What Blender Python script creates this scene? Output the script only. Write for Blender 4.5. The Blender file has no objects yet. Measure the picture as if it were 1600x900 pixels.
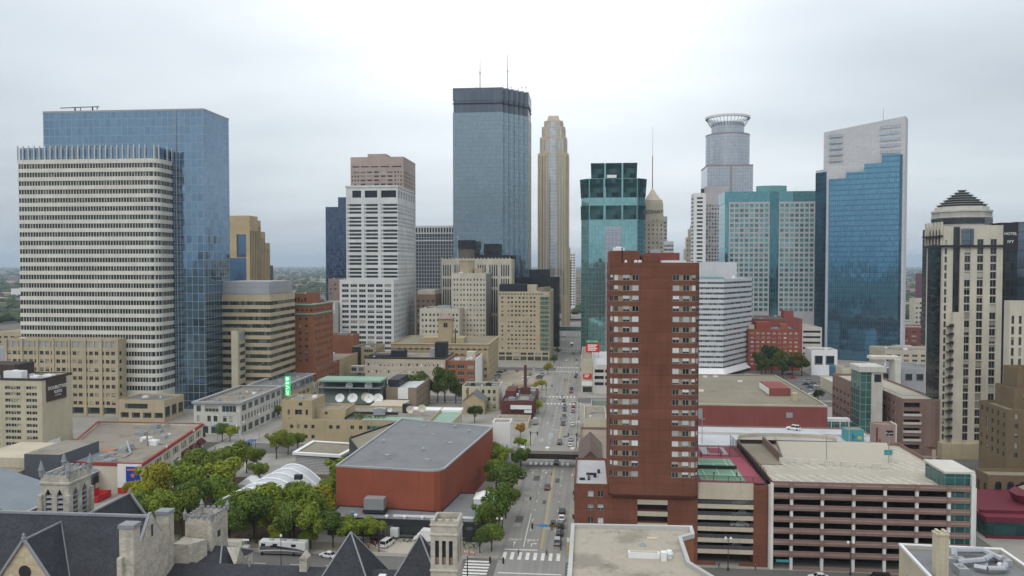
import bpy, bmesh, math, random
from mathutils import Vector, Matrix
random.seed(7)
S = bpy.context.scene
COL = S.collection
R = math.radians

# ------------------------------------------------------------------ node helpers
class NT:
    def __init__(s, tree):
        s.t = tree; s.n = tree.nodes; s.l = tree.links
    def new(s, kind, **kw):
        n = s.n.new(kind)
        for k, v in kw.items(): setattr(n, k, v)
        return n
    def put(s, sock, v):
        if hasattr(v, 'links'): s.l.new(v, sock)
        elif isinstance(v, (tuple, list)) and len(v) == 3 and sock.type == 'RGBA': sock.default_value = (*v, 1)
        else: sock.default_value = v
    def m(s, op, a, b=0.0, c=0.0, clamp=False):
        n = s.new('ShaderNodeMath', operation=op, use_clamp=clamp)
        s.put(n.inputs[0], a); s.put(n.inputs[1], b); s.put(n.inputs[2], c)
        return n.outputs[0]
    def vm(s, op, a, b=(0, 0, 0), scale=None):
        n = s.new('ShaderNodeVectorMath', operation=op)
        s.put(n.inputs[0], a); s.put(n.inputs[1], b)
        if scale is not None: s.put(n.inputs[3], scale)
        return n.outputs['Value'] if op in ('DOT_PRODUCT', 'LENGTH') else n.outputs[0]
    def mix(s, f, a, b, blend='MIX'):
        n = s.new('ShaderNodeMix', data_type='RGBA', blend_type=blend)
        s.put(n.inputs[0], f); s.put(n.inputs[6], a); s.put(n.inputs[7], b)
        return n.outputs[2]
    def noise(s, vec, scale, detail=3, rough=.55):
        n = s.new('ShaderNodeTexNoise'); n.inputs['Scale'].default_value = scale
        n.inputs['Detail'].default_value = detail; n.inputs['Roughness'].default_value = rough
        s.l.new(vec, n.inputs['Vector']); return n.outputs[0]
    def xyz(s, vec):
        n = s.new('ShaderNodeSeparateXYZ'); s.l.new(vec, n.inputs[0]); return n.outputs
    def comb(s, x, y, z=0.0):
        n = s.new('ShaderNodeCombineXYZ')
        for i, v in enumerate((x, y, z)): s.put(n.inputs[i], v)
        return n.outputs[0]
    def white(s, vec):
        n = s.new('ShaderNodeTexWhiteNoise', noise_dimensions='3D'); s.l.new(vec, n.inputs[0]); return n
    def ramp(s, v, lo, hi):
        n = s.new('ShaderNodeMapRange', clamp=True)
        s.put(n.inputs[0], v); n.inputs[1].default_value = lo; n.inputs[2].default_value = hi
        return n.outputs[0]

def new_mat(name):
    m = bpy.data.materials.new(name); m.use_nodes = True
    t = NT(m.node_tree); p = m.node_tree.nodes['Principled BSDF']
    return m, t, p

def grid_lines(t, uv, px, pz, w):
    """0/1 mask of joints every px, pz metres of the wall's own metric uv, w metres wide"""
    x, y, _ = t.xyz(uv)
    a = t.m('LESS_THAN', t.m('FRACT', t.m('DIVIDE', x, px)), w / px) if px else 0.0
    b = t.m('LESS_THAN', t.m('FRACT', t.m('DIVIDE', y, pz)), w / pz) if pz else 0.0
    return t.m('MAXIMUM', a, b)

def surf(name, col, rough=.85, var=.16, streak=.14, joint=None, metal=0.0, spec=.3, tint=None, scale=.12, objcol=False, blotch=0.0, track=False):
    m, t, p = new_mat(name)
    pos = t.new('ShaderNodeNewGeometry').outputs['Position']
    uv = t.new('ShaderNodeUVMap').outputs[0]
    big = t.noise(pos, scale, 4); fine = t.noise(pos, 1.7, 3, .7)
    f = t.m('ADD', t.m('MULTIPLY', t.m('SUBTRACT', big, .5), 2 * var * 1.6), t.m('MULTIPLY', t.m('SUBTRACT', fine, .5), var * 1.2))
    if streak:
        sv = t.vm('MULTIPLY', uv, (1.1, .05, 1))
        st = t.ramp(t.noise(sv, 1.0, 3), .52, .75)
        f = t.m('SUBTRACT', f, t.m('MULTIPLY', st, streak))
    if blotch:      # ponding stains and dirt patches
        st = t.ramp(t.noise(pos, .16, 5, .62), .53, .66)
        f = t.m('SUBTRACT', f, t.m('MULTIPLY', st, blotch)); f = t.m('SUBTRACT', f, t.m('MULTIPLY', t.ramp(t.noise(pos, .55, 4, .6), .58, .72), blotch * .8))
    if track:       # tyre-darkened wheel paths along the avenue
        f = t.m('ADD', f, t.m('MULTIPLY', t.m('SUBTRACT', t.noise(t.vm('MULTIPLY', pos, (.75, .025, 1)), 1.0, 3), .5), .75))
    f = t.m('ADD', f, 1.0)
    base = col
    if objcol: base = t.new('ShaderNodeObjectInfo').outputs['Color']
    elif tint: base = t.mix(t.ramp(big, .35, .65), col, tint)
    c = t.vm('SCALE', base, scale=f) if hasattr(base, 'links') else t.vm('SCALE', t.mix(0.0, col, col), scale=f)
    if joint:
        g = grid_lines(t, uv, joint[0], joint[1], joint[2])
        c = t.mix(t.m('MULTIPLY', g, joint[3]), c, (.02, .02, .02))
        if len(joint) > 4:      # panel to panel variation
            x, y, _ = t.xyz(uv)
            cell = t.comb(t.m('FLOOR', t.m('DIVIDE', x, joint[0] or 9)), t.m('FLOOR', t.m('DIVIDE', y, joint[1] or 9)))
            v = t.m('ADD', t.m('MULTIPLY', t.white(cell).outputs[0], joint[4]), 1 - joint[4] / 2)
            c = t.vm('SCALE', c, scale=v)
    t.put(p.inputs['Base Color'], c)
    p.inputs['Roughness'].default_value = rough; p.inputs['Metallic'].default_value = metal
    p.inputs['Specular IOR Level'].default_value = spec
    return m

def curtain(name, tint, mx, mz, line=.14, lcol=(.3, .33, .36), metal=.85, rough=.06, span=0.0, spancol=None, wob=.012, pan=.14, panelwob=.006, blinds=0.0):
    """mirror-like curtain wall: tinted reflective panes between mullions (metric uv)"""
    m, t, p = new_mat(name)
    uv = t.new('ShaderNodeUVMap').outputs[0]; geo = t.new('ShaderNodeNewGeometry')
    x, y, _ = t.xyz(uv)
    cx = t.m('DIVIDE', x, mx); cy = t.m('DIVIDE', y, mz)
    cell = t.comb(t.m('FLOOR', cx), t.m('FLOOR', cy))
    wn = t.white(cell)
    v = t.m('ADD', t.m('MULTIPLY', wn.outputs[0], pan), 1 - pan / 2)
    c = t.vm('SCALE', t.mix(0.0, tint, tint), scale=v)
    if span:
        sp = t.m('LESS_THAN', t.m('FRACT', cy), span)
        c = t.mix(sp, c, spancol or tuple(a * .6 for a in tint))
    if blinds:
        bl = t.m('LESS_THAN', t.white(t.vm('ADD', cell, (17, 5, 3))).outputs[0], blinds)
        c = t.mix(t.m('MULTIPLY', bl, .5), c, (.45, .45, .42))
    g = grid_lines(t, uv, mx, mz, line) if line else 0.0
    c = t.mix(g, c, lcol) if line else c
    t.put(p.inputs['Base Color'], c)
    t.put(p.inputs['Metallic'], t.m('MULTIPLY', t.m('SUBTRACT', 1.0, g), metal))
    t.put(p.inputs['Roughness'], t.m('ADD', rough, t.m('MULTIPLY', g, .4)))
    low = t.new('ShaderNodeTexNoise'); low.inputs['Scale'].default_value = .09; low.inputs['Detail'].default_value = 3
    t.l.new(geo.outputs['Position'], low.inputs['Vector'])
    d = t.vm('SCALE', t.vm('SUBTRACT', low.outputs['Color'], (.5, .5, .5)), scale=wob * 2)
    d2 = t.vm('SCALE', t.vm('SUBTRACT', wn.outputs['Color'], (.5, .5, .5)), scale=panelwob * 2)
    nrm = t.vm('NORMALIZE', t.vm('ADD', geo.outputs['Normal'], t.vm('ADD', d, d2)))
    t.l.new(nrm, p.inputs['Normal'])
    return m

def window_mat(name, glass=(.025, .03, .035), frame=(.3, .3, .3), blind=(.5, .48, .42), share=.3, nx=2, fw=.06, ior=1.55, met=0.0):
    """one window: frame, mullions and a blind of random drop behind reflecting glass (uv 0..1 per window)"""
    m, t, p = new_mat(name)
    uv = t.new('ShaderNodeUVMap').outputs[0]; x, y, _ = t.xyz(uv)
    oi = t.new('ShaderNodeObjectInfo').outputs['Random']; isl = t.new('ShaderNodeNewGeometry').outputs['Random Per Island']
    r = t.m('FRACT', t.m('ADD', t.m('MULTIPLY', oi, 7.31), isl))
    r2 = t.m('FRACT', t.m('MULTIPLY', r, 37.7)); r3 = t.m('FRACT', t.m('MULTIPLY', r, 91.3))
    drop = t.m('MULTIPLY', t.m('LESS_THAN', r, share), t.m('ADD', .25, r2))
    b = t.m('GREATER_THAN', y, t.m('SUBTRACT', 1.0, drop))
    gl = t.vm('SCALE', t.mix(0.0, glass, glass), scale=t.m('ADD', .5, r3))
    c = t.mix(b, gl, t.vm('SCALE', t.mix(0.0, blind, blind), scale=t.m('ADD', .45, t.m('MULTIPLY', r3, .6))))
    fx = t.m('FRACT', t.m('MULTIPLY', x, float(nx)))
    e = t.m('MINIMUM', t.m('MINIMUM', fx, t.m('SUBTRACT', 1.0, fx)), t.m('MINIMUM', y, t.m('SUBTRACT', 1.0, y)))
    f = t.m('LESS_THAN', e, fw)
    t.put(p.inputs['Base Color'], t.mix(f, c, frame))
    t.put(p.inputs['Roughness'], t.m('ADD', .06, t.m('MULTIPLY', f, .4)))
    p.inputs['IOR'].default_value = ior; p.inputs['Metallic'].default_value = met
    return m

def band_mat(name, glass, frame, px, fw=.12, share=.35, blind=(.35, .36, .34), met=0.0, ior=1.8):
    """ribbon glazing, panes px metres wide (metric uv)"""
    m, t, p = new_mat(name)
    uv = t.new('ShaderNodeUVMap').outputs[0]; x, y, _ = t.xyz(uv)
    cx = t.m('DIVIDE', x, px)
    w = t.white(t.comb(t.m('FLOOR', cx), t.m('FLOOR', t.m('DIVIDE', y, 3.3))))
    has_blind = t.m('LESS_THAN', w.outputs[0], share)  # random panes with a blind behind the glass
    c = t.vm('SCALE', t.mix(0.0, glass, glass), scale=t.m('ADD', .4, t.m('MULTIPLY', w.outputs[0], 1.2)))
    c = t.mix(t.m('MULTIPLY', has_blind, .55), c, blind)
    f = t.m('LESS_THAN', t.m('FRACT', cx), fw / px)
    t.put(p.inputs['Base Color'], t.mix(f, c, frame))
    t.put(p.inputs['Roughness'], t.m('ADD', .07, t.m('MULTIPLY', f, .4)))
    p.inputs['IOR'].default_value = ior; p.inputs['Metallic'].default_value = met
    return m

# ------------------------------------------------------------------ mesh helpers
class MB:
    def __init__(s, uvo=(0, 0, 0)):
        s.v = []; s.f = []; s.uvo = Vector(uvo); s.cuv = {}
    def face(s, pts, uv=None):
        i = len(s.v); s.v += [tuple(p) for p in pts]
        if uv: s.cuv[len(s.f)] = uv
        s.f.append(tuple(range(i, i + len(pts)))); return s
    def box(s, x0, y0, z0, x1, y1, z1, bottom=True):
        a = [(x0, y0), (x1, y0), (x1, y1), (x0, y1)]
        return s.prism(a, z0, z1, bottom)
    def prism(s, poly, z0, z1, bottom=True, top=True, poly1=None):
        q = poly1 or poly; n = len(poly)
        for i in range(n):
            j = (i + 1) % n
            s.face([(*poly[i], z0), (*poly[j], z0), (*q[j], z1), (*q[i], z1)])
        if top: s.face([(*p, z1) for p in q])
        if bottom: s.face([(*p, z0) for p in reversed(poly)])
        return s
    def sweep(s, poly, prof):
        rings = []
        for d, z in prof: rings.append([(*p, z) for p in inset(poly, d)])
        n = len(poly)
        for k in range(len(rings) - 1):
            for i in range(n):
                j = (i + 1) % n
                s.face([rings[k][i], rings[k][j], rings[k + 1][j], rings[k + 1][i]])
        return s
    def tube(s, p0, p1, r0, r1=None, n=8, caps=True):
        r1 = r0 if r1 is None else r1
        p0 = Vector(p0); p1 = Vector(p1); d = (p1 - p0).normalized()
        a = d.orthogonal().normalized(); b = d.cross(a)
        A = [p0 + (a * math.cos(2 * math.pi * i / n) + b * math.sin(2 * math.pi * i / n)) * r0 for i in range(n)]
        B = [p1 + (a * math.cos(2 * math.pi * i / n) + b * math.sin(2 * math.pi * i / n)) * r1 for i in range(n)]
        for i in range(n):
            j = (i + 1) % n; s.face([A[i], A[j], B[j], B[i]])
        if caps: s.face(list(reversed(A))); s.face(B)
        return s
    def lathe(s, c, prof, n=16, cap=True):
        c = Vector(c); rings = [[(c.x + r * math.cos(2 * math.pi * i / n), c.y + r * math.sin(2 * math.pi * i / n), c.z + z) for i in range(n)] for r, z in prof]
        for k in range(len(rings) - 1):
            for i in range(n):
                j = (i + 1) % n; s.face([rings[k][i], rings[k][j], rings[k + 1][j], rings[k + 1][i]])
        if cap: s.face(rings[-1]); s.face(list(reversed(rings[0])))
        return s
    def mesh(s, name, mat, origin=(0, 0, 0), smooth=False, weld=True):
        o = Vector(origin); me = bpy.data.meshes.new(name)
        me.from_pydata([tuple(Vector(v) - o) for v in s.v], [], s.f)
        uvl = me.uv_layers.new(name='UVMap')
        for p in me.polygons:
            cu = s.cuv.get(p.index)
            n = p.normal
            if cu is None:
                if abs(n.z) > .75: tx, ty = Vector((1, 0, 0)), Vector((0, 1, 0))
                else:
                    h = math.hypot(n.x, n.y); tx = Vector((-n.y / h, n.x / h, 0)); ty = Vector((0, 0, 1))
            for k, li in enumerate(p.loop_indices):
                if cu is not None: uvl.data[li].uv = cu[k]
                else:
                    q = Vector(s.v[me.loops[li].vertex_index]) - s.uvo
                    uvl.data[li].uv = (q.dot(tx), q.dot(ty))
        if weld and len(s.v) < 60000:
            b = bmesh.new(); b.from_mesh(me); bmesh.ops.remove_doubles(b, verts=b.verts, dist=.0015); b.to_mesh(me); b.free()
        if smooth:
            for p in me.polygons: p.use_smooth = True
        if mat: me.materials.append(mat)
        return me
    def build(s, name, mat, parent=None, loc=None, smooth=False, weld=True):
        o0 = parent_loc(parent) if parent else Vector(loc or (0, 0, 0))
        ob = bpy.data.objects.new(name, s.mesh(name, mat, o0, smooth, weld)); COL.objects.link(ob)
        if parent: ob.parent = parent
        else: ob.location = o0
        return ob

def parent_loc(p):
    l = Vector((0, 0, 0))
    while p: l = l + p.location; p = p.parent
    return l

def inset(poly, d):
    if abs(d) < 1e-9: return list(poly)
    n = len(poly); out = []
    for i in range(n):
        p0, p1, p2 = Vector(poly[i - 1]), Vector(poly[i]), Vector(poly[(i + 1) % n])
        a = (p1 - p0).normalized(); b = (p2 - p1).normalized()
        na = Vector((-a.y, a.x)); nb = Vector((-b.y, b.x))
        k = na + nb; k = k / max(k.dot(na), .25)
        out.append(tuple(p1 + k * d))
    return out

def rect(u0, v0, u1, v1): return [(u0, v0), (u1, v0), (u1, v1), (u0, v1)]

def tag(o, label=None, cat=None, group=None, kind=None):
    if label: o['label'] = label
    if cat: o['category'] = cat
    if group: o['group'] = group
    if kind: o['kind'] = kind
    return o

def thing(name, label, cat, loc=(0, 0, 0), group=None, rz=0):
    o = bpy.data.objects.new(name, None); COL.objects.link(o)
    o.empty_display_size = .5; o.location = loc; o.rotation_euler = (0, 0, rz)
    return tag(o, label, cat, group)

def struct(mb, name, mat): return tag(mb.build(name, mat), kind='structure')

def copy_tree(o, parent=None):
    c = o.copy(); COL.objects.link(c); c.parent = parent
    for ch in o.children: copy_tree(ch, c)
    return c

def spread(L, n, w, m0=0.0, m1=None):
    """n openings w wide evenly over a wall L long with end margins"""
    m1 = m0 if m1 is None else m1
    p = (L - m0 - m1) / n
    return [(m0 + i * p + (p - w) / 2, m0 + i * p + (p + w) / 2) for i in range(n)]

def floors(z0, n, fh, wh): return [(z0 + i * fh, z0 + i * fh + wh) for i in range(n)]

QUADS = {}
def quad_mesh(w, h, mat, name):
    k = (round(w, 2), round(h, 2), mat.name)
    if k not in QUADS:
        b = MB(); b.face([(-w / 2, 0, -h / 2), (w / 2, 0, -h / 2), (w / 2, 0, h / 2), (-w / 2, 0, h / 2)], [(0, 0), (1, 0), (1, 1), (0, 1)])
        QUADS[k] = b.mesh(name, mat)
    return QUADS[k]

class Bld:
    """a building: walls with real openings, glass set back in them, roofs behind parapets"""
    def __init__(s, name, label, cat, loc, group=None):
        s.o = thing(name, label, cat, loc, group); s.win = {}; s.loc = Vector(loc)
    def opening(s, c, w, h, ang, mat, name): s.win.setdefault(name, []).append((c, w, h, ang, mat))
    def face(s, mb, p0, p1, z0, z1, specs):
        p0 = Vector(p0); p1 = Vector(p1); d = p1 - p0; L = d.length; d = d / L; n = Vector((d.y, -d.x)); ang = math.atan2(d.y, d.x)
        P = lambda a, z, k=0.0: (p0.x + d.x * a - n.x * k, p0.y + d.y * a - n.y * k, z)
        if not specs: mb.face([P(0, z0), P(L, z0), P(L, z1), P(0, z1)]); return
        # the wall is cut in horizontal zones, one per spec, each with its own columns
        zs = z0
        for sp in sorted(specs, key=lambda q: q['rows'][0][0]):
            rows = sorted(sp['rows']); cols = sorted(sp['cols']); dep = sp.get('depth', .3)
            ztop = rows[-1][1]
            A = [0.0]; 
            for a, b in cols: A += [a, b]
            A.append(L)
            Z = [zs]
            for a, b in rows: Z += [a, b]
            for i in range(len(A) - 1):
                for k in range(len(Z) - 1):
                    a0, a1, b0, b1 = A[i], A[i + 1], Z[k], Z[k + 1]
                    if a1 - a0 < 1e-4 or b1 - b0 < 1e-4: continue
                    if i % 2 and k % 2:
                        for q in ([P(a0, b0), P(a1, b0), P(a1, b0, dep), P(a0, b0, dep)], [P(a1, b0), P(a1, b1), P(a1, b1, dep), P(a1, b0, dep)],
                                  [P(a1, b1), P(a0, b1), P(a0, b1, dep), P(a1, b1, dep)], [P(a0, b1), P(a0, b0), P(a0, b0, dep), P(a0, b1, dep)]): mb.face(q)
                        s.opening(P((a0 + a1) / 2, (b0 + b1) / 2, dep - .02), a1 - a0, b1 - b0, ang, sp['glass'], sp.get('name', 'window'))
                    else: mb.face([P(a0, b0), P(a1, b0), P(a1, b1), P(a0, b1)])
            zs = ztop
        if z1 - zs > 1e-4: mb.face([P(0, zs), P(L, zs), P(L, z1), P(0, z1)])
    def body(s, poly, z0, z1, wall, roof=None, faces=None, par=.9, pt=.35, wname='wall', rname='roof', uvo=None, clutter=True):
        faces = faces or {}
        mb = MB(uvo or (*poly[0], z0)); n = len(poly)
        for i in range(n):
            sp = faces.get(i); sp = [sp] if isinstance(sp, dict) else sp
            s.face(mb, poly[i], poly[(i + 1) % n], z0, z1, sp)
        if roof:
            mb.sweep(poly, [(0, z1), (pt, z1), (pt, z1 - par)])
            MB().face([(*p, z1 - par + .05) for p in inset(poly, pt - .02)]).build(rname, roof, s.o)
            if clutter and roof.name in ('gravel_roof', 'grey_membrane_roof', 'dark_tar_roof'): s.scatter(poly, z1 - par + .05)
        else: mb.face([(*p, z1) for p in poly])
        mb.build(wname, wall, s.o)
        return s
    def scatter(s, poly, z):
        A = abs(sum(poly[i - 1][0] * q[1] - q[0] * poly[i - 1][1] for i, q in enumerate(poly))) / 2
        r = random.Random(int(A * 7 + z)); xs = [q[0] for q in poly]; ys = [q[1] for q in poly]; n = min(9, int(A / 110)); k = 0
        while n > 0 and k < 60:
            k += 1; x, y = r.uniform(min(xs) + 2, max(xs) - 2), r.uniform(min(ys) + 2, max(ys) - 2); q = inset(poly, 1.8); c = False
            for i in range(len(q)):
                (x0, y0), (x1, y1) = q[i - 1], q[i]
                if (y0 > y) != (y1 > y) and x < (x1 - x0) * (y - y0) / (y1 - y0) + x0: c = not c
            if not c: continue
            n -= 1; kind = r.random()
            if kind < .35: s.part(MB().lathe((x, y, z), [(.3, 0), (.3, .5), (.5, .55), (.35, .9)], 8), 'roof_vent', r.choice((STEEL, FRAMEW)))
            elif kind < .8: s.unit(x, y, z, r.uniform(1, 3.2), r.uniform(1, 2.6), r.uniform(.6, 1.5), r.choice((STEEL, GREYPANEL, FRAMEW)), r.random() < .6)
            else: s.part(MB().box(x, y, z + .25, x + r.uniform(3, 7), y + .45, z + .65).box(x + .4, y, z, x + .6, y + .45, z + .25), 'roof_duct', STEEL)
    def banded(s, poly, z0, z1, wall, glass, first, n, fh, bh, rec=.3, roof=None, par=.9, pt=.4, wname='wall'):
        prof = [(0, z0)]
        for i in range(n):
            a = first + i * fh; prof += [(0, a), (rec, a), (rec, a + bh), (0, a + bh)]
        prof += [(0, z1), (pt, z1), (pt, z1 - par)]
        MB((*poly[0], z0)).sweep(poly, prof).build(wname, wall, s.o)
        if roof: MB().face([(*p, z1 - par + .05) for p in inset(poly, pt - .02)]).build('roof', roof, s.o)
        q = inset(poly, rec - .03)
        for i in range(n):
            a = first + i * fh; mb = MB((*poly[0], first))
            mb.prism(q, a, a + bh, False, False); mb.build('window_band', glass, s.o)
        return s
    def part(s, mb, name, mat, label=None, smooth=False):
        o = mb.build(name, mat, s.o, smooth=smooth)
        if label: o['label'] = label
        return o
    def unit(s, u, v, z, a, b, h, mat, fan=True, name='rooftop_unit'):
        mb = MB(); mb.box(u - a / 2, v - b / 2, z, u + a / 2, v + b / 2, z + h)
        if fan: mb.lathe((u, v, z + h), [(min(a, b) * .32, 0), (min(a, b) * .32, .25), (min(a, b) * .22, .25), (min(a, b) * .2, .12)], 10)
        return s.part(mb, name, mat)
    def text(s, body, size, c, ang, mat, name='lettering', ext=.06, align='CENTER', spacing=1.0):
        cu = bpy.data.curves.new(name, 'FONT'); cu.body = body; cu.size = size; cu.extrude = ext; cu.align_x = align; cu.align_y = 'CENTER'; cu.space_character = spacing
        cu.materials.append(mat)
        o = bpy.data.objects.new(name, cu); COL.objects.link(o); o.parent = s.o
        o.location = Vector(c) - s.loc; o.rotation_euler = (R(90), 0, ang); return o
    def done(s, most=100):
        for name, L in s.win.items():
            L.sort(key=lambda q: (q[0][0] ** 2 + q[0][1] ** 2 + (q[0][2] - 73) ** 2) / max(q[1] * q[2], .1))
            for c, w, h, ang, mat in L[:most]:
                o = bpy.data.objects.new(name, quad_mesh(w, h, mat, name)); COL.objects.link(o); o.parent = s.o
                o.location = Vector(c) - s.loc; o.rotation_euler = (0, 0, ang)
            rest = L[most:]
            if rest:
                mb = MB()
                for c, w, h, ang, mat in rest:
                    dx, dy = math.cos(ang) * w / 2, math.sin(ang) * w / 2
                    mb.face([(c[0] - dx, c[1] - dy, c[2] - h / 2), (c[0] + dx, c[1] + dy, c[2] - h / 2), (c[0] + dx, c[1] + dy, c[2] + h / 2), (c[0] - dx, c[1] - dy, c[2] + h / 2)], [(0, 0), (1, 0), (1, 1), (0, 1)])
                tag(mb.build(name, rest[0][4], s.o, weld=False), kind='stuff')
        s.win = {}
        return s.o
# ------------------------------------------------------------------ materials
CREAM = surf('cream_precast', (.56, .52, .43), joint=(2.86, 0, .06, .18))
TOWERCREAM = surf('pale_tower_precast', (.68, .655, .59), joint=(2.86, 0, .07, .3))
TANSTONE = surf('tan_stone', (.47, .395, .27), joint=(2.8, 4, .07, .16))
YELLOWBRICK = surf('yellow_brick', (.44, .355, .22), joint=(0, .8, .06, .12))
CREAMBRICK = surf('cream_brick', (.52, .475, .35), joint=(0, .9, .06, .1), streak=.2)
BEIGE = surf('beige_stone', (.52, .46, .36), joint=(3, 3, .07, .15))
PALE = surf('pale_concrete', (.58, .56, .51), joint=(3, 3.6, .08, .2))
WHITEP = surf('white_precast', (.68, .68, .67), joint=(3, 3.6, .07, .15))
WHITE = surf('white_paint', (.78, .78, .77), var=.08, streak=.08)
REDBRICK = surf('brown_red_brick', (.175, .068, .043), joint=(0, 2.63, .16, .3, .16), var=.2, streak=.22, scale=.2)
DKRED = surf('dark_red_brick', (.13, .045, .037), joint=(0, .9, .08, .1))
ORANGEBRICK = surf('orange_brick', (.30, .12, .06), joint=(0, .9, .08, .1))
HALLRED = surf('smooth_red_brick', (.31, .086, .05), var=.16, streak=.16, joint=(6, 1.6, .05, .1))
MAROON = surf('maroon_metal', (.14, .02, .036), rough=.5)
MALLRED = surf('plum_red_brick', (.26, .080, .070), joint=(0, 1.2, .06, .1))
BROWNSTONE = surf('brown_stone', (.175, .130, .078), joint=(0, 1.1, .1, .12))
LIMESTONE = surf('rough_limestone', (.49, .455, .385), var=.3, joint=(.62, .3, .12, .05, .26), scale=.5)
PINKSTONE = surf('pink_granite', (.46, .36, .32), joint=(0, 3.8, .08, .2))
PINKPANEL = surf('pink_panel', (.33, .235, .21), joint=(3, 3, .1, .12))
ROSE = surf('rose_precast', (.245, .16, .135), joint=(8, .7, .12, .1), var=.12)
GREYPANEL = surf('grey_metal_panel', (.36, .37, .39), rough=.5, joint=(3, 3.5, .1, .1))
SLATEMETAL = surf('slate_metal_siding', (.10, .11, .13), rough=.5, joint=(.6, 0, .15, .06))
SEAM = surf('standing_seam_roof', (.21, .245, .275), rough=.5, joint=(.5, 0, .12, .05))
SILVER = surf('silver_panel', (.60, .62, .64), rough=.4, var=.08, joint=(1.6, 0, .1, .08))
SHADE_DECK = surf('shade_painted_deck', (.05, .048, .045), streak=0)  # garage decks painted near black, interior shade put into the colour
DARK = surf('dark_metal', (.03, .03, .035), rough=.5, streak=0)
BLACKM = surf('black_louver', (.02, .022, .028), rough=.6, streak=.0, joint=(0, .8, .2, .2))
STEEL = surf('galvanised_steel', (.42, .44, .46), rough=.45, metal=.5, streak=.1)
LEAD = surf('lead_flashing', (.27, .28, .30), rough=.6, var=.2)
SLATE = surf('charcoal_slate', (.040, .042, .050), rough=.75, var=.28, streak=.0, joint=(.3, .22, .25, .04, .5), scale=.4)
GRAVEL = surf('gravel_roof', (.30, .26, .205), rough=.95, var=.28, streak=0, tint=(.24, .225, .195), blotch=.3)
TANROOF = surf('tan_membrane_roof', (.24, .215, .16), rough=.9, var=.2, streak=0, joint=(6, 3, .08, .1), scale=.08, blotch=.22)
STAINROOF = surf('stained_tan_roof', (.43, .39, .315), rough=.9, var=.26, streak=0, joint=(1.5, 1.5, .07, .06), scale=.22, tint=(.33, .30, .24), blotch=.34)
GREYROOF = surf('grey_membrane_roof', (.20, .205, .21), rough=.8, var=.12, streak=0, joint=(9, 12, .12, .3), blotch=.16)
DKROOF = surf('dark_tar_roof', (.11, .11, .11), rough=.9, var=.3, streak=0)
WHITEROOF = surf('white_membrane_roof', (.50, .515, .53), rough=.7, var=.13, streak=0, joint=(3, 12, .06, .08), blotch=.14)
DECK = surf('concrete_deck', (.47, .43, .35), rough=.9, var=.17, streak=0, joint=(2.7, 0, .12, .1), tint=(.40, .37, .31))
COPPER = surf('green_copper', (.25, .38, .30), rough=.7, var=.14, streak=0, joint=(.8, 0, .1, .05))
CONC = surf('grey_concrete', (.42, .40, .37), var=.2, joint=(5, 3, .1, .1))
WALK = surf('pavement_concrete', (.30, .285, .255), rough=.95, var=.2, streak=0, joint=(3, 3, .1, .08))
STREET = surf('worn_concrete_street', (.295, .285, .262), rough=.95, var=.17, streak=0, joint=(4.2, 6, .1, .1), scale=.07, tint=(.23, .225, .212), track=True)
ASPHALT = surf('asphalt', (.14, .136, .128), rough=.95, var=.25, streak=0, scale=.06)
MALLP = surf('pale_mall_paving', (.34, .325, .30), rough=.95, var=.16, streak=0, joint=(2, 2, .08, .08))
LOTP = surf('gravelled_lot', (.34, .30, .24), rough=.95, var=.3, streak=0)
SOIL = surf('mulch', (.10, .075, .05), rough=1, var=.4, streak=0, scale=.6)
PAINTW = surf('road_paint_white', (.70, .69, .66), rough=.9, var=.25, streak=0, scale=1.2)
PAINTY = surf('road_paint_yellow', (.55, .40, .12), rough=.9, var=.3, streak=0, scale=1.2)
SIGNRED = surf('red_sign', (.60, .02, .03), var=.04, streak=0)
REDPLAIN = surf('red_paint', (.50, .03, .03), rough=.5, var=.1, streak=.1)
SIGNGREEN = surf('green_sign', (.02, .22, .08), var=.04, streak=0)
SIGNBROWN = surf('brown_sign', (.065, .05, .042), var=.05, streak=0)
LETTER = surf('white_letters', (.82, .82, .80), var=.02, streak=0)
BLUE = surf('blue_banner', (.015, .05, .35), var=.1, streak=0)
TEALM = surf('teal_metal', (.07, .30, .33), rough=.5, var=.1, streak=.08)
REDTILE = surf('red_clay_tile', (.50, .13, .07), var=.2, streak=0, joint=(.45, .4, .18, .08))
COURTG = surf('green_court', (.17, .33, .22), var=.08, streak=0)
COURTR = surf('rose_court', (.36, .085, .12), var=.1, streak=0)
GOLD = surf('gold_stone', (.47, .365, .215), joint=(0, 4, .07, .2), rough=.6)
BUFF = surf('pale_buff_stone', (.56, .47, .35), joint=(0, 4, .07, .2))
FRAMEW = surf('white_steel', (.78, .79, .80), rough=.4, var=.05, streak=.05)
TANPANEL = surf('tan_infill_panel', (.30, .235, .16), var=.1, streak=.05)
BARK = surf('bark', (.07, .055, .04), rough=1, var=.3, streak=.2)
DISH = surf('dish_white', (.74, .74, .73), rough=.5, var=.07, streak=0)
TEALFRAME = surf('teal_stone_grid', (.48, .47, .47), joint=(4.2, 4.1, .1, .15))

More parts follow.
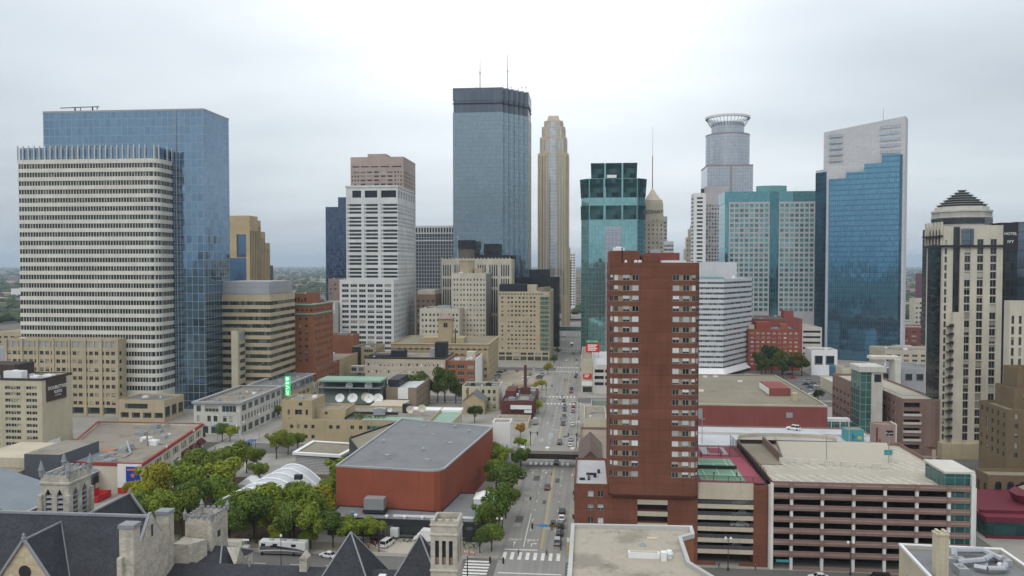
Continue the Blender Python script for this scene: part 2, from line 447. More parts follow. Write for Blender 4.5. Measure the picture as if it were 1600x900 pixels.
W_DARK = window_mat('window_dark', frame=(.28, .27, .25))
W_WHITE = window_mat('window_white_frame', frame=(.6, .6, .58), nx=2)
W_PUNCH = window_mat('window_punched', frame=(.22, .22, .22), nx=1, fw=.09, share=.4, blind=(.5, .5, .46))
W_TRIPLE = window_mat('window_three_pane', frame=(.5, .5, .5), nx=3, fw=.05, glass=(.03, .04, .055))
W_GRID = window_mat('window_multi_pane', frame=(.35, .37, .37), nx=4, fw=.07, glass=(.035, .06, .06), share=.2)
W_APT = window_mat('window_apartment', frame=(.42, .42, .42), nx=2, fw=.05, share=.62, blind=(.74, .75, .76), glass=(.035, .035, .035))
W_TEAL = window_mat('window_teal', frame=(.22, .38, .38), nx=1, fw=.05, glass=(.09, .25, .27), share=.3, blind=(.22, .42, .42), ior=2.0, met=.35)
W_TALL = window_mat('window_strip', frame=(.12, .13, .15), nx=1, fw=.03, glass=(.05, .07, .09), share=.0, ior=2.0, met=.3)
W_HALF = window_mat('window_sunken_white', frame=(.7, .68, .64), nx=1, fw=.12, share=.8, blind=(.75, .72, .66))
W_STORE = window_mat('shop_window', frame=(.15, .15, .15), nx=3, fw=.04, glass=(.04, .06, .06), share=.15)
B_CREAM = band_mat('ribbon_cream', (.022, .034, .036), (.56, .54, .47), 1.43, .33, .10, (.2, .21, .2), ior=1.5)
B_TAN = band_mat('ribbon_dark_green', (.02, .035, .03), (.09, .1, .09), 1.5, .1, .2, (.2, .22, .2))
B_SILVER = band_mat('ribbon_silver', (.04, .045, .045), (.35, .36, .36), 1.4, .16, .4, (.36, .38, .35))

G_BLUE = curtain('glass_blue_tower', (.17, .265, .37), 3.0, 4.17, .2, (.30, .36, .41), pan=.12, panelwob=.016, wob=.018, span=.12, spancol=(.20, .27, .34))
G_IDS = curtain('glass_steel_blue', (.225, .295, .335), 1.6, 3.8, .17, (.15, .19, .215), pan=.14, wob=.012)
G_IDSD = curtain('glass_dark_crown', (.125, .15, .19), 1.6, 12, .3, (.07, .085, .105), pan=.4, metal=.5, rough=.25)
G_TEAL = curtain('glass_teal', (.27, .50, .50), 2.6, 3.7, .16, (.13, .25, .26), pan=.14, wob=.014)
G_TEALD = curtain('glass_dark_green', (.035, .095, .095), 2.6, 3.7, .16, (.02, .045, .045), pan=.6, metal=.6, panelwob=.05)
G_HILT = curtain('glass_aqua', (.16, .36, .40), 2.1, 4.1, .16, (.12, .25, .27), pan=.14)
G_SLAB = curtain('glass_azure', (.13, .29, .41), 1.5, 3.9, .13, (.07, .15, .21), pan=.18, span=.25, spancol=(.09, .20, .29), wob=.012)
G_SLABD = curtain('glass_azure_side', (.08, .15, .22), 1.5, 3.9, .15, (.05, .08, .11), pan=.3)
G_NAVY = curtain('glass_navy', (.07, .10, .17), 1.6, 3.8, .2, (.03, .04, .06), pan=.4, panelwob=.02)
G_GREY = curtain('glass_grey_grid', (.10, .12, .15), 2.8, 3.7, .62, (.36, .37, .38), pan=.5, metal=.6)
G_SILV = curtain('glass_silver', (.42, .48, .55), 3.0, 3.8, .22, (.40, .40, .42), pan=.2, span=.4, spancol=(.42, .41, .43), metal=.7, rough=.15)
G_GOLDB = curtain('glass_blue_strip', (.10, .17, .26), 1.5, 3.8, .16, (.05, .07, .1), pan=.3)
G_PALE = curtain('glass_pale_strip', (.50, .52, .54), 1.5, 3.8, .25, (.55, .52, .46), pan=.3, metal=.6)
G_BLACK = curtain('glass_black', (.05, .055, .06), 1.7, 3.2, .14, (.03, .03, .03), pan=.6, metal=.5)
G_MIRR = curtain('glass_mirror_block', (.16, .19, .22), 3.4, 3.4, .2, (.02, .02, .02), pan=.3)
G_STAIR = curtain('glass_green_stair', (.10, .24, .22), 2.2, 2.9, .2, (.22, .32, .30), pan=.4, metal=.55, panelwob=.03)
G_DIM = curtain('glass_dim', (.03, .04, .045), 2, 4, .16, (.12, .12, .12), pan=.5, metal=.3)

# ------------------------------------------------------------------ camera, sky, light
cd = bpy.data.cameras.new('camera'); cam = bpy.data.objects.new('camera', cd); COL.objects.link(cam)
cam.location = (0, 0, 73); cam.rotation_euler = (R(90 - 1.7), 0, R(5.4))
cd.sensor_width = 36; cd.lens = 28.125; cd.clip_start = .5; cd.clip_end = 60000
S.camera = cam

AZ, EL = 208.0, 48.0     # veiled sun high behind the camera, degrees clockwise from +Y
w = bpy.data.worlds.new('World'); S.world = w; w.use_nodes = True
t = NT(w.node_tree); bg = w.node_tree.nodes['Background']
sky = t.new('ShaderNodeTexSky', sky_type='NISHITA'); sky.sun_disc = False
sky.sun_elevation = R(EL); sky.sun_rotation = R(AZ); sky.air_density = 1.5; sky.dust_density = 3
dirv = t.new('ShaderNodeTexCoord').outputs['Generated']
dx, dy, dz = t.xyz(dirv)
up = t.m('MAXIMUM', dz, 0.0)
den = t.m('ADD', up, .16)
pl = t.comb(t.m('DIVIDE', dx, den), t.m('MULTIPLY', t.m('DIVIDE', dy, den), 1.0), 0.0)
n1 = t.noise(t.vm('ADD', t.vm('MULTIPLY', pl, (.34, .55, 1)), (3.3, 1.2, 0)), 1.0, 4, .5)
n2 = t.noise(t.vm('MULTIPLY', pl, (1.1, 1.6, 1)), 1.0, 4, .55)
cl = t.m('ADD', t.m('MULTIPLY', t.m('SUBTRACT', n1, .5), .95), t.m('MULTIPLY', t.m('SUBTRACT', n2, .5), .22))
sd = (math.sin(R(-6)) * math.cos(R(24)), math.cos(R(-6)) * math.cos(R(24)), math.sin(R(24)))   # thin bright gap in the cloud deck
g = t.m('MAXIMUM', t.vm('DOT_PRODUCT', dirv, sd), 0.0)
glow = t.m('ADD', t.m('MULTIPLY', t.m('POWER', g, 34.0), .52), t.m('MULTIPLY', t.m('POWER', g, 8.0), .14))
lum = t.m('ADD', t.m('ADD', t.m('ADD', .53, t.m('MULTIPLY', up, .42)), t.m('MULTIPLY', t.m('POWER', t.m('SUBTRACT', 1.0, up), 14.0), .08)), t.m('MULTIPLY', cl, .72))
cold = t.mix(t.ramp(lum, .45, .95), (.86, .97, 1.08), (.97, 1.0, 1.02))
cloud = t.vm('ADD', t.vm('SCALE', cold, scale=lum), t.vm('SCALE', t.mix(0.0, (1.0, 1.0, .98), (1, 1, 1)), scale=glow))
nis = t.vm('SCALE', sky.outputs[0], scale=.09)
t.put(bg.inputs['Color'], t.mix(.9, nis, cloud)); bg.inputs['Strength'].default_value = 1.0

sl = bpy.data.lights.new('sun', 'SUN'); sl.energy = .75; sl.angle = R(40); sl.color = (1, .965, .91)
so = bpy.data.objects.new('sun', sl); COL.objects.link(so)
so.rotation_euler = Vector((-math.sin(R(AZ)) * math.cos(R(EL)), -math.cos(R(AZ)) * math.cos(R(EL)), -math.sin(R(EL)))).to_track_quat('-Z', 'Y').to_euler()
so.location = (0, 100, 400)
vs = S.view_settings; vs.view_transform = 'Standard'; vs.look = 'None'; vs.exposure = 0.36; vs.gamma = 1; vs.use_curve_mapping = False
S.cycles.max_bounces = 6; S.cycles.diffuse_bounces = 3; S.cycles.glossy_bounces = 3; S.cycles.transmission_bounces = 3; S.cycles.volume_bounces = 0
S.cycles.transparent_max_bounces = 6; S.cycles.caustics_reflective = False; S.cycles.caustics_refractive = False
S.cycles.use_denoising = True

# ------------------------------------------------------------------ the setting
gm, t, p = new_mat('far_ground')
pos = t.new('ShaderNodeNewGeometry').outputs['Position']
a = t.noise(pos, .0016, 6, .65); b = t.noise(pos, .012, 4, .6)
c = t.mix(t.ramp(a, .42, .58), (.050, .062, .035), (.16, .145, .12))
c = t.mix(t.m('MULTIPLY', t.ramp(b, .45, .62), .6), c, (.045, .06, .03))
t.put(p.inputs['Base Color'], c); p.inputs['Roughness'].default_value = 1
def far_ground():
    mb = MB(); n = 48
    for r0, r1 in ((0, 1500), (1500, 6000), (6000, 14000), (14000, 24000)):
        for i in range(n):
            A, B = 2 * math.pi * i / n, 2 * math.pi * (i + 1) / n
            q = [(r * math.sin(x), r * math.cos(x), -.06) for r, x in ((r1, A), (r0, A), (r0, B), (r1, B))]
            mb.face([q[0], q[1], q[2], q[3]] if r0 else [q[0], q[1], q[3]])
    struct(mb, 'ground', gm)
far_ground()
struct(MB().face([(-700, 20, 0), (620, 20, 0), (620, 1250, 0), (-700, 1250, 0)]), 'road', ASPHALT)
struct(MB().face([(-21.8, 20, .006), (-5.2, 20, .006), (-5.2, 1180, .006), (-21.8, 1180, .006)]), 'road', STREET)
struct(MB().face([(-146, 150, .010), (-133, 150, .010), (-139, 420, .010), (-152, 420, .010)]), 'road', MALLP)
AVE = [(-560, -412), (-399, -275), (-262, -152), (-134, -21.8), (-5.2, 94), (104, 222), (235, 347), (360, 560)]
STS = [(40, 178), (194, 296), (313, 420), (436, 545), (562, 670), (687, 795), (812, 920), (937, 1050), (1066, 1180)]
for i, (a, b) in enumerate(AVE):
    for k, (c, d) in enumerate(STS):
        poly = rect(a, c, b, d)
        if i == 2 and k < 3: poly = [(a, c), (-146.5 - (c - 194) * .03, c), (-146.5 - (d - 194) * .03, d), (a, d)]
        if i == 3 and k < 3: poly = [(-132.5 - (c - 194) * .03, c), (b, c), (b, d), (-132.5 - (d - 194) * .03, d)]
        struct(MB().sweep(poly, [(0, -.02), (0, .13), (.18, .14)]).face([(*q, .14) for q in inset(poly, .18)]), 'pavement', WALK)
Z = .014
def stripes(name, mat, items):
    mb = MB()
    for q in items: mb.face(q)
    o = struct(mb, name, mat); return o
def bar(u0, v0, u1, v1): return [(u0, v0, Z), (u1, v0, Z), (u1, v1, Z), (u0, v1, Z)]
def zebra(u0, u1, v0, v1, n, fill=.5):
    p = (u1 - u0) / n
    return [bar(u0 + i * p, v0, u0 + (i + fill) * p, v1) for i in range(n)]
for v0, v1 in ((195, 200), (288.6, 292.6), (415.5, 418.6), (437.5, 441), (541.5, 544.5), (563, 566.5), (667, 670), (687.5, 691)):
    stripes('crosswalk', PAINTW, zebra(-21, -5.6, v0, v1, 8, .46))
stripes('crosswalk', PAINTW, [bar(-29.5, 179 + i * 1.9, -23.5, 180 + i * 1.9) for i in range(8)])
stripes('crosswalk', PAINTW, [bar(-4.6, 180 + i * 1.9, -.6, 181 + i * 1.9) for i in range(7)])
stripes('stop_line', PAINTW, [bar(-21, 201.6, -12.5, 202.2)])
stripes('stop_line', PAINTW, [bar(-21, 186.0, -6, 186.5)])
for k, (c, d) in enumerate(((203, 287), (320, 414), (442, 540), (568, 665), (692, 790))):
    stripes('centre_line', PAINTY, [bar(-11.95, c, -11.8, d), bar(-11.6, c, -11.45, d)])
    it = []
    for u in (-15.4, -8.6):
        y = c + 4
        while y + 2.5 < d: it.append(bar(u - .07, y, u + .07, y + 2.5)); y += 9
    stripes('lane_line', PAINTW, it)
stripes('turn_lane_line', PAINTW, [bar(-16.4, 204, -16.2, 232)])
stripes('lane_line', PAINTW, [bar(-135 + i * 9, 186.6, -132 + i * 9, 186.8) for i in range(12)])
stripes('lane_line', PAINTW, [bar(8 + i * 9, 185.6, 11 + i * 9, 185.8) for i in range(10)])
def lettering(body, u, v, size):
    cu = bpy.data.curves.new('lane_wording', 'FONT'); cu.body = body; cu.size = size; cu.align_x = 'CENTER'; cu.materials.append(PAINTW); cu.extrude = .002
    o = bpy.data.objects.new('lane_wording', cu); COL.objects.link(o); o.location = (u, v, .02); o.scale = (1, 1.7, 1); o['kind'] = 'structure'
for u in (-18.9, -14.3): lettering('ONLY', u, 208.6, 1.25); lettering('ONLY', u, 280.5, 1.25)
def arrow(u, v, turn):
    mb = MB(); z = .02
    mb.face([(u - .1, v, z), (u + .1, v, z), (u + .1, v + 2.2, z), (u - .1, v + 2.2, z)])
    if turn: mb.face([(u - .1, v + 1.5, z + .002), (u + .8 * turn, v + 1.9, z + .002), (u + .8 * turn, v + 2.2, z + .002), (u - .1, v + 2.2, z + .002)]); mb.face([(u + .7 * turn, v + 1.5, z + .004), (u + 1.5 * turn, v + 2.05, z + .004), (u + .7 * turn, v + 2.6, z + .004)][::int(turn)])
    else: mb.face([(u - .5, v + 2.2, z), (u + .5, v + 2.2, z), (u, v + 3.4, z)])
    struct(mb, 'lane_arrow', PAINTW)
arrow(-18.9, 204.6, 0); arrow(-14.3, 204.6, 1); arrow(-18.9, 276, 0); arrow(-14.3, 276, 0)
# surfaces off the street
def sheet(name, mat, poly, z): struct(MB().face([(*p, z) for p in poly]), name, mat)
sheet('parking_lot', LOTP, [(-57, 463), (-27, 463), (-27, 543), (-63, 543)], .16)
sheet('parking_lot', ASPHALT, [(114, 440), (150, 440), (150, 543), (114, 543)], .16)
sheet('loading_yard', DECK, [(-56, 196), (-33, 196), (-33, 207.5), (-56, 207.5)], .16)
sheet('plaza_ground', SOIL, [(-130, 198), (-72, 198), (-80, 268), (-132, 268)], .16)
sheet('plaza_path', MALLP, [(-131, 262), (-108, 262), (-108, 290), (-134, 290)], .175)
sheet('plaza_path', TANROOF, [(-128, 196.5), (-50, 196.5), (-58, 202), (-126, 204)], .18)

hz = bpy.data.materials.new('air'); hz.use_nodes = True; ht = hz.node_tree; ht.nodes.clear()
ho = ht.nodes.new('ShaderNodeOutputMaterial'); hv = ht.nodes.new('ShaderNodeVolumePrincipled')
hv.inputs['Color'].default_value = (.70, .85, 1.0, 1); hv.inputs['Density'].default_value = 0.00009; hv.inputs['Anisotropy'].default_value = .2
ht.links.new(hv.outputs[0], ho.inputs['Volume'])
hb = MB().box(-25000, -25000, -2, 25000, 25000, 300); tag(hb.build('haze', hz), 'thin pale haze over the city', 'haze', kind='stuff')

G_WARM = curtain('glass_warm_strip', (.44, .41, .36), 1.5, 3.8, .2, (.42, .34, .22), pan=.35, metal=.5)
LAV = surf('lavender_stone', (.46, .43, .44), joint=(3.2, 3.9, .1, .2))

def stall_deck():
    """roof deck concrete with worn painted stalls and oil stains"""
    m, t, p = new_mat('stalled_deck'); uv = t.new('ShaderNodeUVMap').outputs[0]; x, y, _ = t.xyz(uv)
    pos = t.new('ShaderNodeNewGeometry').outputs['Position']; a = t.noise(pos, .1, 4); b = t.noise(pos, .9, 4, .7)
    c = t.mix(t.ramp(a, .35, .65), (.455, .42, .345), (.385, .355, .295)); c = t.vm('SCALE', c, scale=t.m('ADD', .85, t.m('MULTIPLY', b, .3)))
    row = t.m('LESS_THAN', t.m('FRACT', t.m('DIVIDE', t.m('SUBTRACT', y, 3.0), 16.0)), .62)
    ln = t.m('LESS_THAN', t.m('FRACT', t.m('DIVIDE', t.m('ADD', x, t.m('MULTIPLY', y, .35)), 2.7)), .11)
    c = t.mix(t.m('MULTIPLY', t.m('MULTIPLY', ln, row), t.ramp(b, .3, .6)), c, (.74, .72, .66))
    oil = t.m('MULTIPLY', t.ramp(t.noise(t.vm('MULTIPLY', pos, (1, .5, 1)), .55, 2), .62, .72), row)
    c = t.mix(t.m('MULTIPLY', oil, .45), c, (.16, .15, .13))
    t.put(p.inputs['Base Color'], c); p.inputs['Roughness'].default_value = .95; return m
STALLS = stall_deck()
PATCH = surf('tar_patch', (.10, .098, .095), rough=.95, var=.3, streak=0, scale=.8); PATCHL = surf('new_concrete_patch', (.34, .33, .31), rough=.95, var=.15, streak=0, scale=.8)
rnd = random.Random(21)
for k in range(30):
    v = rnd.uniform(205, 285) if k < 12 else rnd.uniform(320, 560); u = rnd.uniform(-21, -7.5); w_, l_ = rnd.uniform(.5, 2.2), rnd.uniform(1.2, 7)
    struct(MB().face([(u, v, .010), (min(u + w_, -5.4), v, .010), (min(u + w_, -5.4), v + l_, .010), (u, v + l_, .010)]), 'road_patch', PATCH if k % 3 else PATCHL)

PALEGOLD = surf('pale_gold_stone', (.55, .455, .30), joint=(0, 4, .07, .2), rough=.6)
G_HILTD = curtain('glass_aqua_strip', (.10, .24, .28), 2.1, 4.1, .16, (.06, .13, .15), pan=.14)

G_STAIRD = curtain('glass_dark_teal_stair', (.05, .15, .15), 2.2, 2.9, .2, (.10, .2, .2), pan=.4, metal=.55, panelwob=.03)
TOWERSTONE = surf('grey_limestone', (.48, .45, .385), var=.22, joint=(.8, .45, .1, .06, .2))
# ------------------------------------------------------------------ towers
def fac(rows, cols, glass, name='window', depth=.3): return dict(rows=rows, cols=cols, glass=glass, name=name, depth=depth)
def arc(cx, cy, r, a0, a1, n): return [(cx + r * math.cos(R(a0 + (a1 - a0) * i / n)), cy + r * math.sin(R(a0 + (a1 - a0) * i / n))) for i in range(n + 1)]

def cream_tower():
    b = Bld('office_tower', 'cream office tower with dark ribbon windows and rounded corner before the blue glass slab', 'tower', (-240, 370, 0))
    poly = [(-279, 370), (-211, 370)] + arc(-211, 374, 4, -75, 0, 5) + [(-207, 384), (-279, 384)]
    b.banded(poly, 0, 124.2, TOWERCREAM, B_CREAM, 11.4, 27, 4.17, 2.25, .3)
    q = inset(poly, .7)
    b.part(MB((*q[0], 0)).prism(q, 124.2, 130, False), 'crown_glass', G_BLUE)
    pts = [(-279 + 2.86 * i, 370) for i in range(24)] + [poly[3], poly[5], (-207, 379), (-207, 383.6)]
    for u, v in pts: b.part(MB().box(u - .17, v - .1, 124.0, u + .17, v + .7, 130.9), 'crown_fin', WHITEP)
    b.part(MB().box(-262, 372, 129.9, -236, 383, 130.6), 'roof', GREYROOF)
    b.done()
    b = Bld('office_tower', 'tall blue mirror-glass slab tower behind the cream ribbon-window tower', 'tower', (-235, 400, 0))
    p = rect(-275.3, 384.05, -190.4, 412)
    b.part(MB((-275.3, 384.05, 0)).prism(p, 0, 150.2, False), 'glass_facade', G_BLUE)
    b.part(MB().sweep(p, [(-.12, 149.6), (-.12, 150.5), (.5, 150.5), (.5, 150.0)]), 'parapet', GREYPANEL)
    b.part(MB().box(-205, 383.75, 0, -204.7, 384.04, 150) , 'corner_mullion', GREYPANEL)
    o = b.part(MB().tube((-270, 390, 153.2), (-249, 390, 153.6), .22).tube((-262, 390, 150), (-262, 390, 153.4), .35).tube((-259, 390, 151.2), (-259, 390, 153.4), .2).tube((-252.5, 390, 150), (-252.5, 390, 153.5), .35).tube((-250, 390, 152.2), (-250, 390, 153.5), .25), 'cleaning_crane', DARK)
    b.done()
    # tan podium
    b = Bld('podium_block', 'tan stone podium with columns of square windows at the foot of the cream tower', 'building', (-250, 362, 0))
    L = 57.0; c = spread(L, 20, 1.9, .6)
    b.body(rect(-281, 362, -224, 369.9), 0, 37.2, TANSTONE, GRAVEL, {0: [fac([(1, 4.2)], spread(L, 7, 6.2), G_DIM, 'arcade_opening', .8), fac([(5.4, 7.2)], c, W_DARK), fac(floors(9.3, 6, 4.0, 1.9), c, W_DARK), fac([(33, 36)], spread(L, 20, 2.1, .6), GREYPANEL, 'louvre_panel')],
                                                                      1: fac(floors(9.3, 6, 4.0, 1.9), [(2, 4)], W_DARK)})
    for i in range(8): b.part(MB().box(-281 + i * 8.1, 361.55, 0, -280 + i * 8.1, 361.97, 37.1), 'pier', TANSTONE)
    b.done()
    b = Bld('office_wing', 'narrow tan office wing with slanting window bands against the blue glass slab', 'building', (-184, 400, 0))
    b.body(rect(-181.5, 393, -178, 418), 0, 39, BEIGE, GRAVEL, {1: [fac(floors(3, 2, 5, 3.2), [(2, 23)], B_TAN, 'window_band'), fac(floors(14, 5, 4.0, 1.9), [(2, 23)], B_TAN, 'window_band'), fac([(33.5, 37.6)], [(2, 23)], GREYPANEL, 'louvre_panel')]}).done()
    b = Bld('entrance_pavilion', 'low yellow-stone entrance pavilion with dark windows below the rounded cream corner', 'building', (-205, 352, 0))
    b.body(rect(-216, 350, -194, 368), 0, 10.4, TANSTONE, GREYROOF, {0: [fac([(2, 4.5)], spread(22, 4, 4), G_DIM, 'shop_window'), fac([(6.3, 8.6)], [(3, 14)], B_TAN, 'window_band')], 1: fac([(2, 7)], spread(18, 3, 4.5), G_DIM, 'shop_window')}).done()
cream_tower()

def banded_tan():
    b = Bld('office_block', 'tan mid-rise office block with dark ribbon windows and a silver top storey', 'building', (-175, 415, 0))
    p = rect(-192, 402, -164.2, 437)
    b.banded(p, 0, 57.3, TANSTONE, B_TAN, 4.3, 13, 3.95, 1.95, .3, GRAVEL)
    q = inset(p, 1.2); b.part(MB((*q[0], 0)).prism(q, 56.3, 64, False), 'silver_penthouse', GREYPANEL)
    b.part(MB().prism(inset(p, .9), 57.5, 60.4, False, False), 'louvre_band', STEEL); b.done()
banded_tan()

def gold_tower():
    b = Bld('office_tower', 'gold stone tower with blue glass strips and stepped shoulders beside the blue slab', 'tower', (-285, 640, 0))
    p = rect(-306, 620, -270, 636)
    b.body(p, 0, 112, GOLD, GRAVEL, {0: [fac([(20, 78)], [(1, 3.4), (5, 7.4), (9, 12), (17, 33)], G_GOLDB, 'glass_strip', .6), fac([(78.5, 97)], [(1, 3.4), (5, 7.4), (11, 18.5), (25, 33)], G_GOLDB, 'glass_strip', .6)], 1: fac([(20, 100)], spread(16, 5, 1.5), G_DIM, 'glass_strip')})
    for i, (v0, v1, z) in enumerate(((636, 642, 109), (642, 651, 100), (651, 661, 91))):
        b.body(rect(-304, v0 + .02, -270, v1), 0, z, GOLD, GRAVEL, {1: fac([(20, z - 5)], spread(v1 - v0, 3, 1.1), G_DIM, 'glass_strip')}, wname='stepped_wing')
    b.part(MB((-300, 661, 0)).prism(rect(-300, 661.05, -271, 670), 0, 72, False), 'glass_facade', G_GOLDB)
    b.part(MB((-318, 622, 0)).prism(rect(-318, 622, -306.05, 660), 0, 106, False), 'side_glass', G_GOLDB)
    b.done()
gold_tower()

def far_blue():
    b = Bld('office_tower', 'dark navy glass tower standing left of the white ribbon tower', 'tower', (-285, 900, 0))
    b.part(MB((-300, 900, 0)).prism(rect(-301, 900, -270, 930), 0, 139, False), 'glass_facade', G_NAVY)
    b.part(MB((-300, 900, 0)).prism(rect(-286, 899.6, -265, 930.3), 0, 150, False), 'stair_core', G_NAVY); b.done()
far_blue()

def white_tower():
    b = Bld('office_tower', 'white precast office tower with grouped grey window rows rising from a gridded white base', 'tower', (-168, 640, 0))
    low = rect(-190, 600, -147.6, 675)
    b.body(low, 0, 61.2, WHITEP, GREYROOF, {0: fac(floors(3.5, 14, 4.0, 2.3), spread(42.4, 6, 5.2, 1.2), W_TRIPLE), 1: fac(floors(3.5, 14, 4.0, 2.3), spread(75, 14, 2.6, 1), W_TRIPLE)})
    up = rect(-188.5, 613, -147.3, 676)
    rows = [r for g in range(6) for r in floors(62.5 + g * 10.0, 3, 2.9, 1.75)]
    b.body(up, 60, 134, WHITEP, GREYROOF, {0: [fac(rows, [(.8, 12.2), (14.2, 25.4), (27.6, 40.9)], B_SILVER, 'window_band', .25), fac([(125, 130.5)], [(5, 12.2), (15, 25), (28, 40)], BLACKM, 'louvre_opening', .8)],
                                         1: [fac(rows, spread(63, 15, 2.1, 1), W_TRIPLE), fac([(125, 130.5)], spread(63, 7, 6), GREYPANEL, 'louvre_opening', .6)]})
    b.part(MB().sweep(up, [(-.5, 133.0), (-.5, 134.4), (.3, 134.4), (.3, 133.9)]), 'cornice', WHITEP)
    b.done()
white_tower()

def pink_tower():
    b = Bld('office_tower', 'pinkish granite tower rising behind the white precast tower', 'tower', (-214, 820, 0))
    L = 55; cols = spread(55, 1, 0.1)
    cs = [(1, 2.6), (4, 5.6), (7, 8.6)] + [(10.2 + i * 7.0, 15.6 + i * 7.0) for i in range(5)] + [(45.6, 47.2), (48.6, 50.2), (51.6, 53.2)]
    b.body(rect(-241, 800, -186, 856), 60, 182, PINKSTONE, GRAVEL, {0: [fac(floors(100, 17, 4.1, 1.9), cs, W_PUNCH), fac([(171.5, 172.7)], [(2, 9), (11, 19), (21, 29), (31, 40), (43, 53)], DARK, 'louvre_opening')],
                                                                    1: fac(floors(100, 17, 4.1, 1.9), spread(56, 12, 2.2), W_PUNCH)})
    b.part(MB().box(-224, 803, 181.5, -205, 830, 185.5), 'penthouse', PINKSTONE)
    b.part(MB().box(-241, 800.2, 0, -186.2, 856, 60), 'lower_shaft', PINKSTONE); b.done()
pink_tower()

def grid_tower():
    b = Bld('office_tower', 'grey gridded tower with white verticals between the white tower and the tallest glass tower', 'tower', (-150, 810, 0))
    p = rect(-174, 800, -131.5, 840)
    b.part(MB((-174, 800, 0)).prism(p, 0, 104, False), 'glass_facade', G_GREY)
    b.body(rect(-174.2, 799.8, -131.3, 840.2), 104, 112, WHITEP, GRAVEL, {0: fac([(105, 110)], spread(42.9, 15, 1.9), BLACKM, 'louvre_opening'), 1: fac([(105, 110)], spread(40.4, 14, 1.9), BLACKM, 'louvre_opening')})
    b.part(MB().box(-174.2, 799.75, 96.5, -131.3, 799.95, 97.6), 'ledge', WHITEP); b.done()
grid_tower()

def ids():
    b = Bld('glass_skyscraper', 'tallest steel-blue glass skyscraper with a dark crown and two rooftop masts', 'tower', (-90, 740, 0))
    p = [(-121, 715), (-75.5, 715)]
    u, v = -75.5, 715.0
    for i in range(5): p += [(u, v + 4.6), (u + 4.2, v + 4.6)]; u += 4.2; v += 4.6
    p += [(u, 775), (u - 21, 798), (-121, 798)]
    o = (-121, 715, 0)
    b.part(MB(o).prism(p, 0, 209, False, False), 'glass_facade', G_IDS)
    b.part(MB(o).prism(inset(p, .5), 209, 220, False, False), 'dark_glass_band', G_IDSD)
    b.part(MB(o).sweep(p, [(0, 219.8), (0, 231), (1, 231), (1, 229.6)]), 'crown', G_IDSD)
    b.part(MB(o).sweep(p, [(.5, 216.6), (-.25, 216.9), (-.25, 217.5), (.5, 217.8)]), 'crown_ledge', DARK)
    b.part(MB().face([(*q, 230) for q in inset(p, .9)]), 'roof', DKROOF)
    b.part(MB().prism(inset(p, 12), 229.9, 233.5, False), 'penthouse', BLACKM)
    for x, z in ((-99, 262), (-73.5, 263)):
        b.part(MB().tube((x, 735, 231), (x, 735, z - 12), .5, .42).tube((x, 735, z - 12), (x, 735, z + 3), .36, .25).box(x - .7, 734.5, z - 14, x + .7, 735.5, z - 12.4), 'mast', STEEL)
    random.seed(3)
    for i in range(18):
        x = -112 + i * 3.2 + random.random(); h = random.uniform(1.5, 5)
        if x < -56: b.part(MB().tube((x, 733 + random.random() * 8, 230), (x, 733, 231 + h), .16, .1).box(x - .45, 732.7, 231 + h * .6, x + .45, 733.3, 231 + h * .85), 'aerial', STEEL)
    b.done()
ids()

def wells():
    b = Bld('stone_skyscraper', 'slender gold-striped skyscraper with stepped pale top right of the dark-crowned glass tower', 'tower', (-40, 900, 0))
    cu = -38.5
    def tier(z0, z1, h, mat, cut, nm):
        p = [(cu - h + cut, 890 + 17 - h), (cu + h - cut, 890 + 17 - h), (cu + h, 890 + 17 - h + cut), (cu + h, 925), (cu - h, 925), (cu - h, 890 + 17 - h + cut)]
        W = 2 * (h - cut)
        n = max(3, int(W / 3.0))
        sp = fac([(z0 + .5, z1 - 3)], [c for c in spread(W, n, 1.7, .3) if abs((c[0] + c[1]) / 2 - W / 2) > 5.2], G_PALE if z0 > 150 else G_WARM, 'glass_strip', .5)
        k = cut * 2 ** .5
        sd = fac([(z0 + .5, z1 - 3)], spread(k, 2, 1.1, .3), G_PALE if z0 > 150 else G_WARM, 'glass_strip', .5)
        b.body(p, z0, z1, mat, GRAVEL, {0: sp, 1: sd, 5: sd, 2: fac([(z0 + .5, z1 - 3)], spread(925 - 890 - 17 + h - cut, 4, 1.6), G_GOLDB, 'glass_strip', .5)}, wname=nm)
        v = 890 + 17 - h
        b.part(MB((cu - 4.5, v, 0)).prism([(cu - 4.8, v - .02), (cu - 2.6, v - 1.5), (cu + 2.6, v - 1.5), (cu + 4.8, v - .02)], z0, z1 - 1.5, False), 'glass_bay', G_PALE)
    tier(0, 196, 17.2, PALEGOLD, 3.6, 'lower_shaft'); tier(195, 214, 15.0, BUFF, 3.4, 'upper_shaft'); tier(213, 226, 13.0, BUFF, 3.4, 'upper_stage'); tier(225, 233, 10.5, BUFF, 3, 'crown_stage')
    q = rect(cu - 7.5, 897, cu + 7.5, 918); b.part(MB().prism(q, 232, 238.8, False, poly1=rect(cu - 5.5, 899, cu + 5.5, 916)), 'crown', BUFF)
    b.body(rect(-21.3 - 8, 905, -20.4 + .0, 945), 0, 92, GOLD, GRAVEL, {0: fac(floors(6, 20, 4.1, 2), [(2, 3.4), (5, 6.4)], W_DARK)}, wname='side_wing'); b.done()
wells()

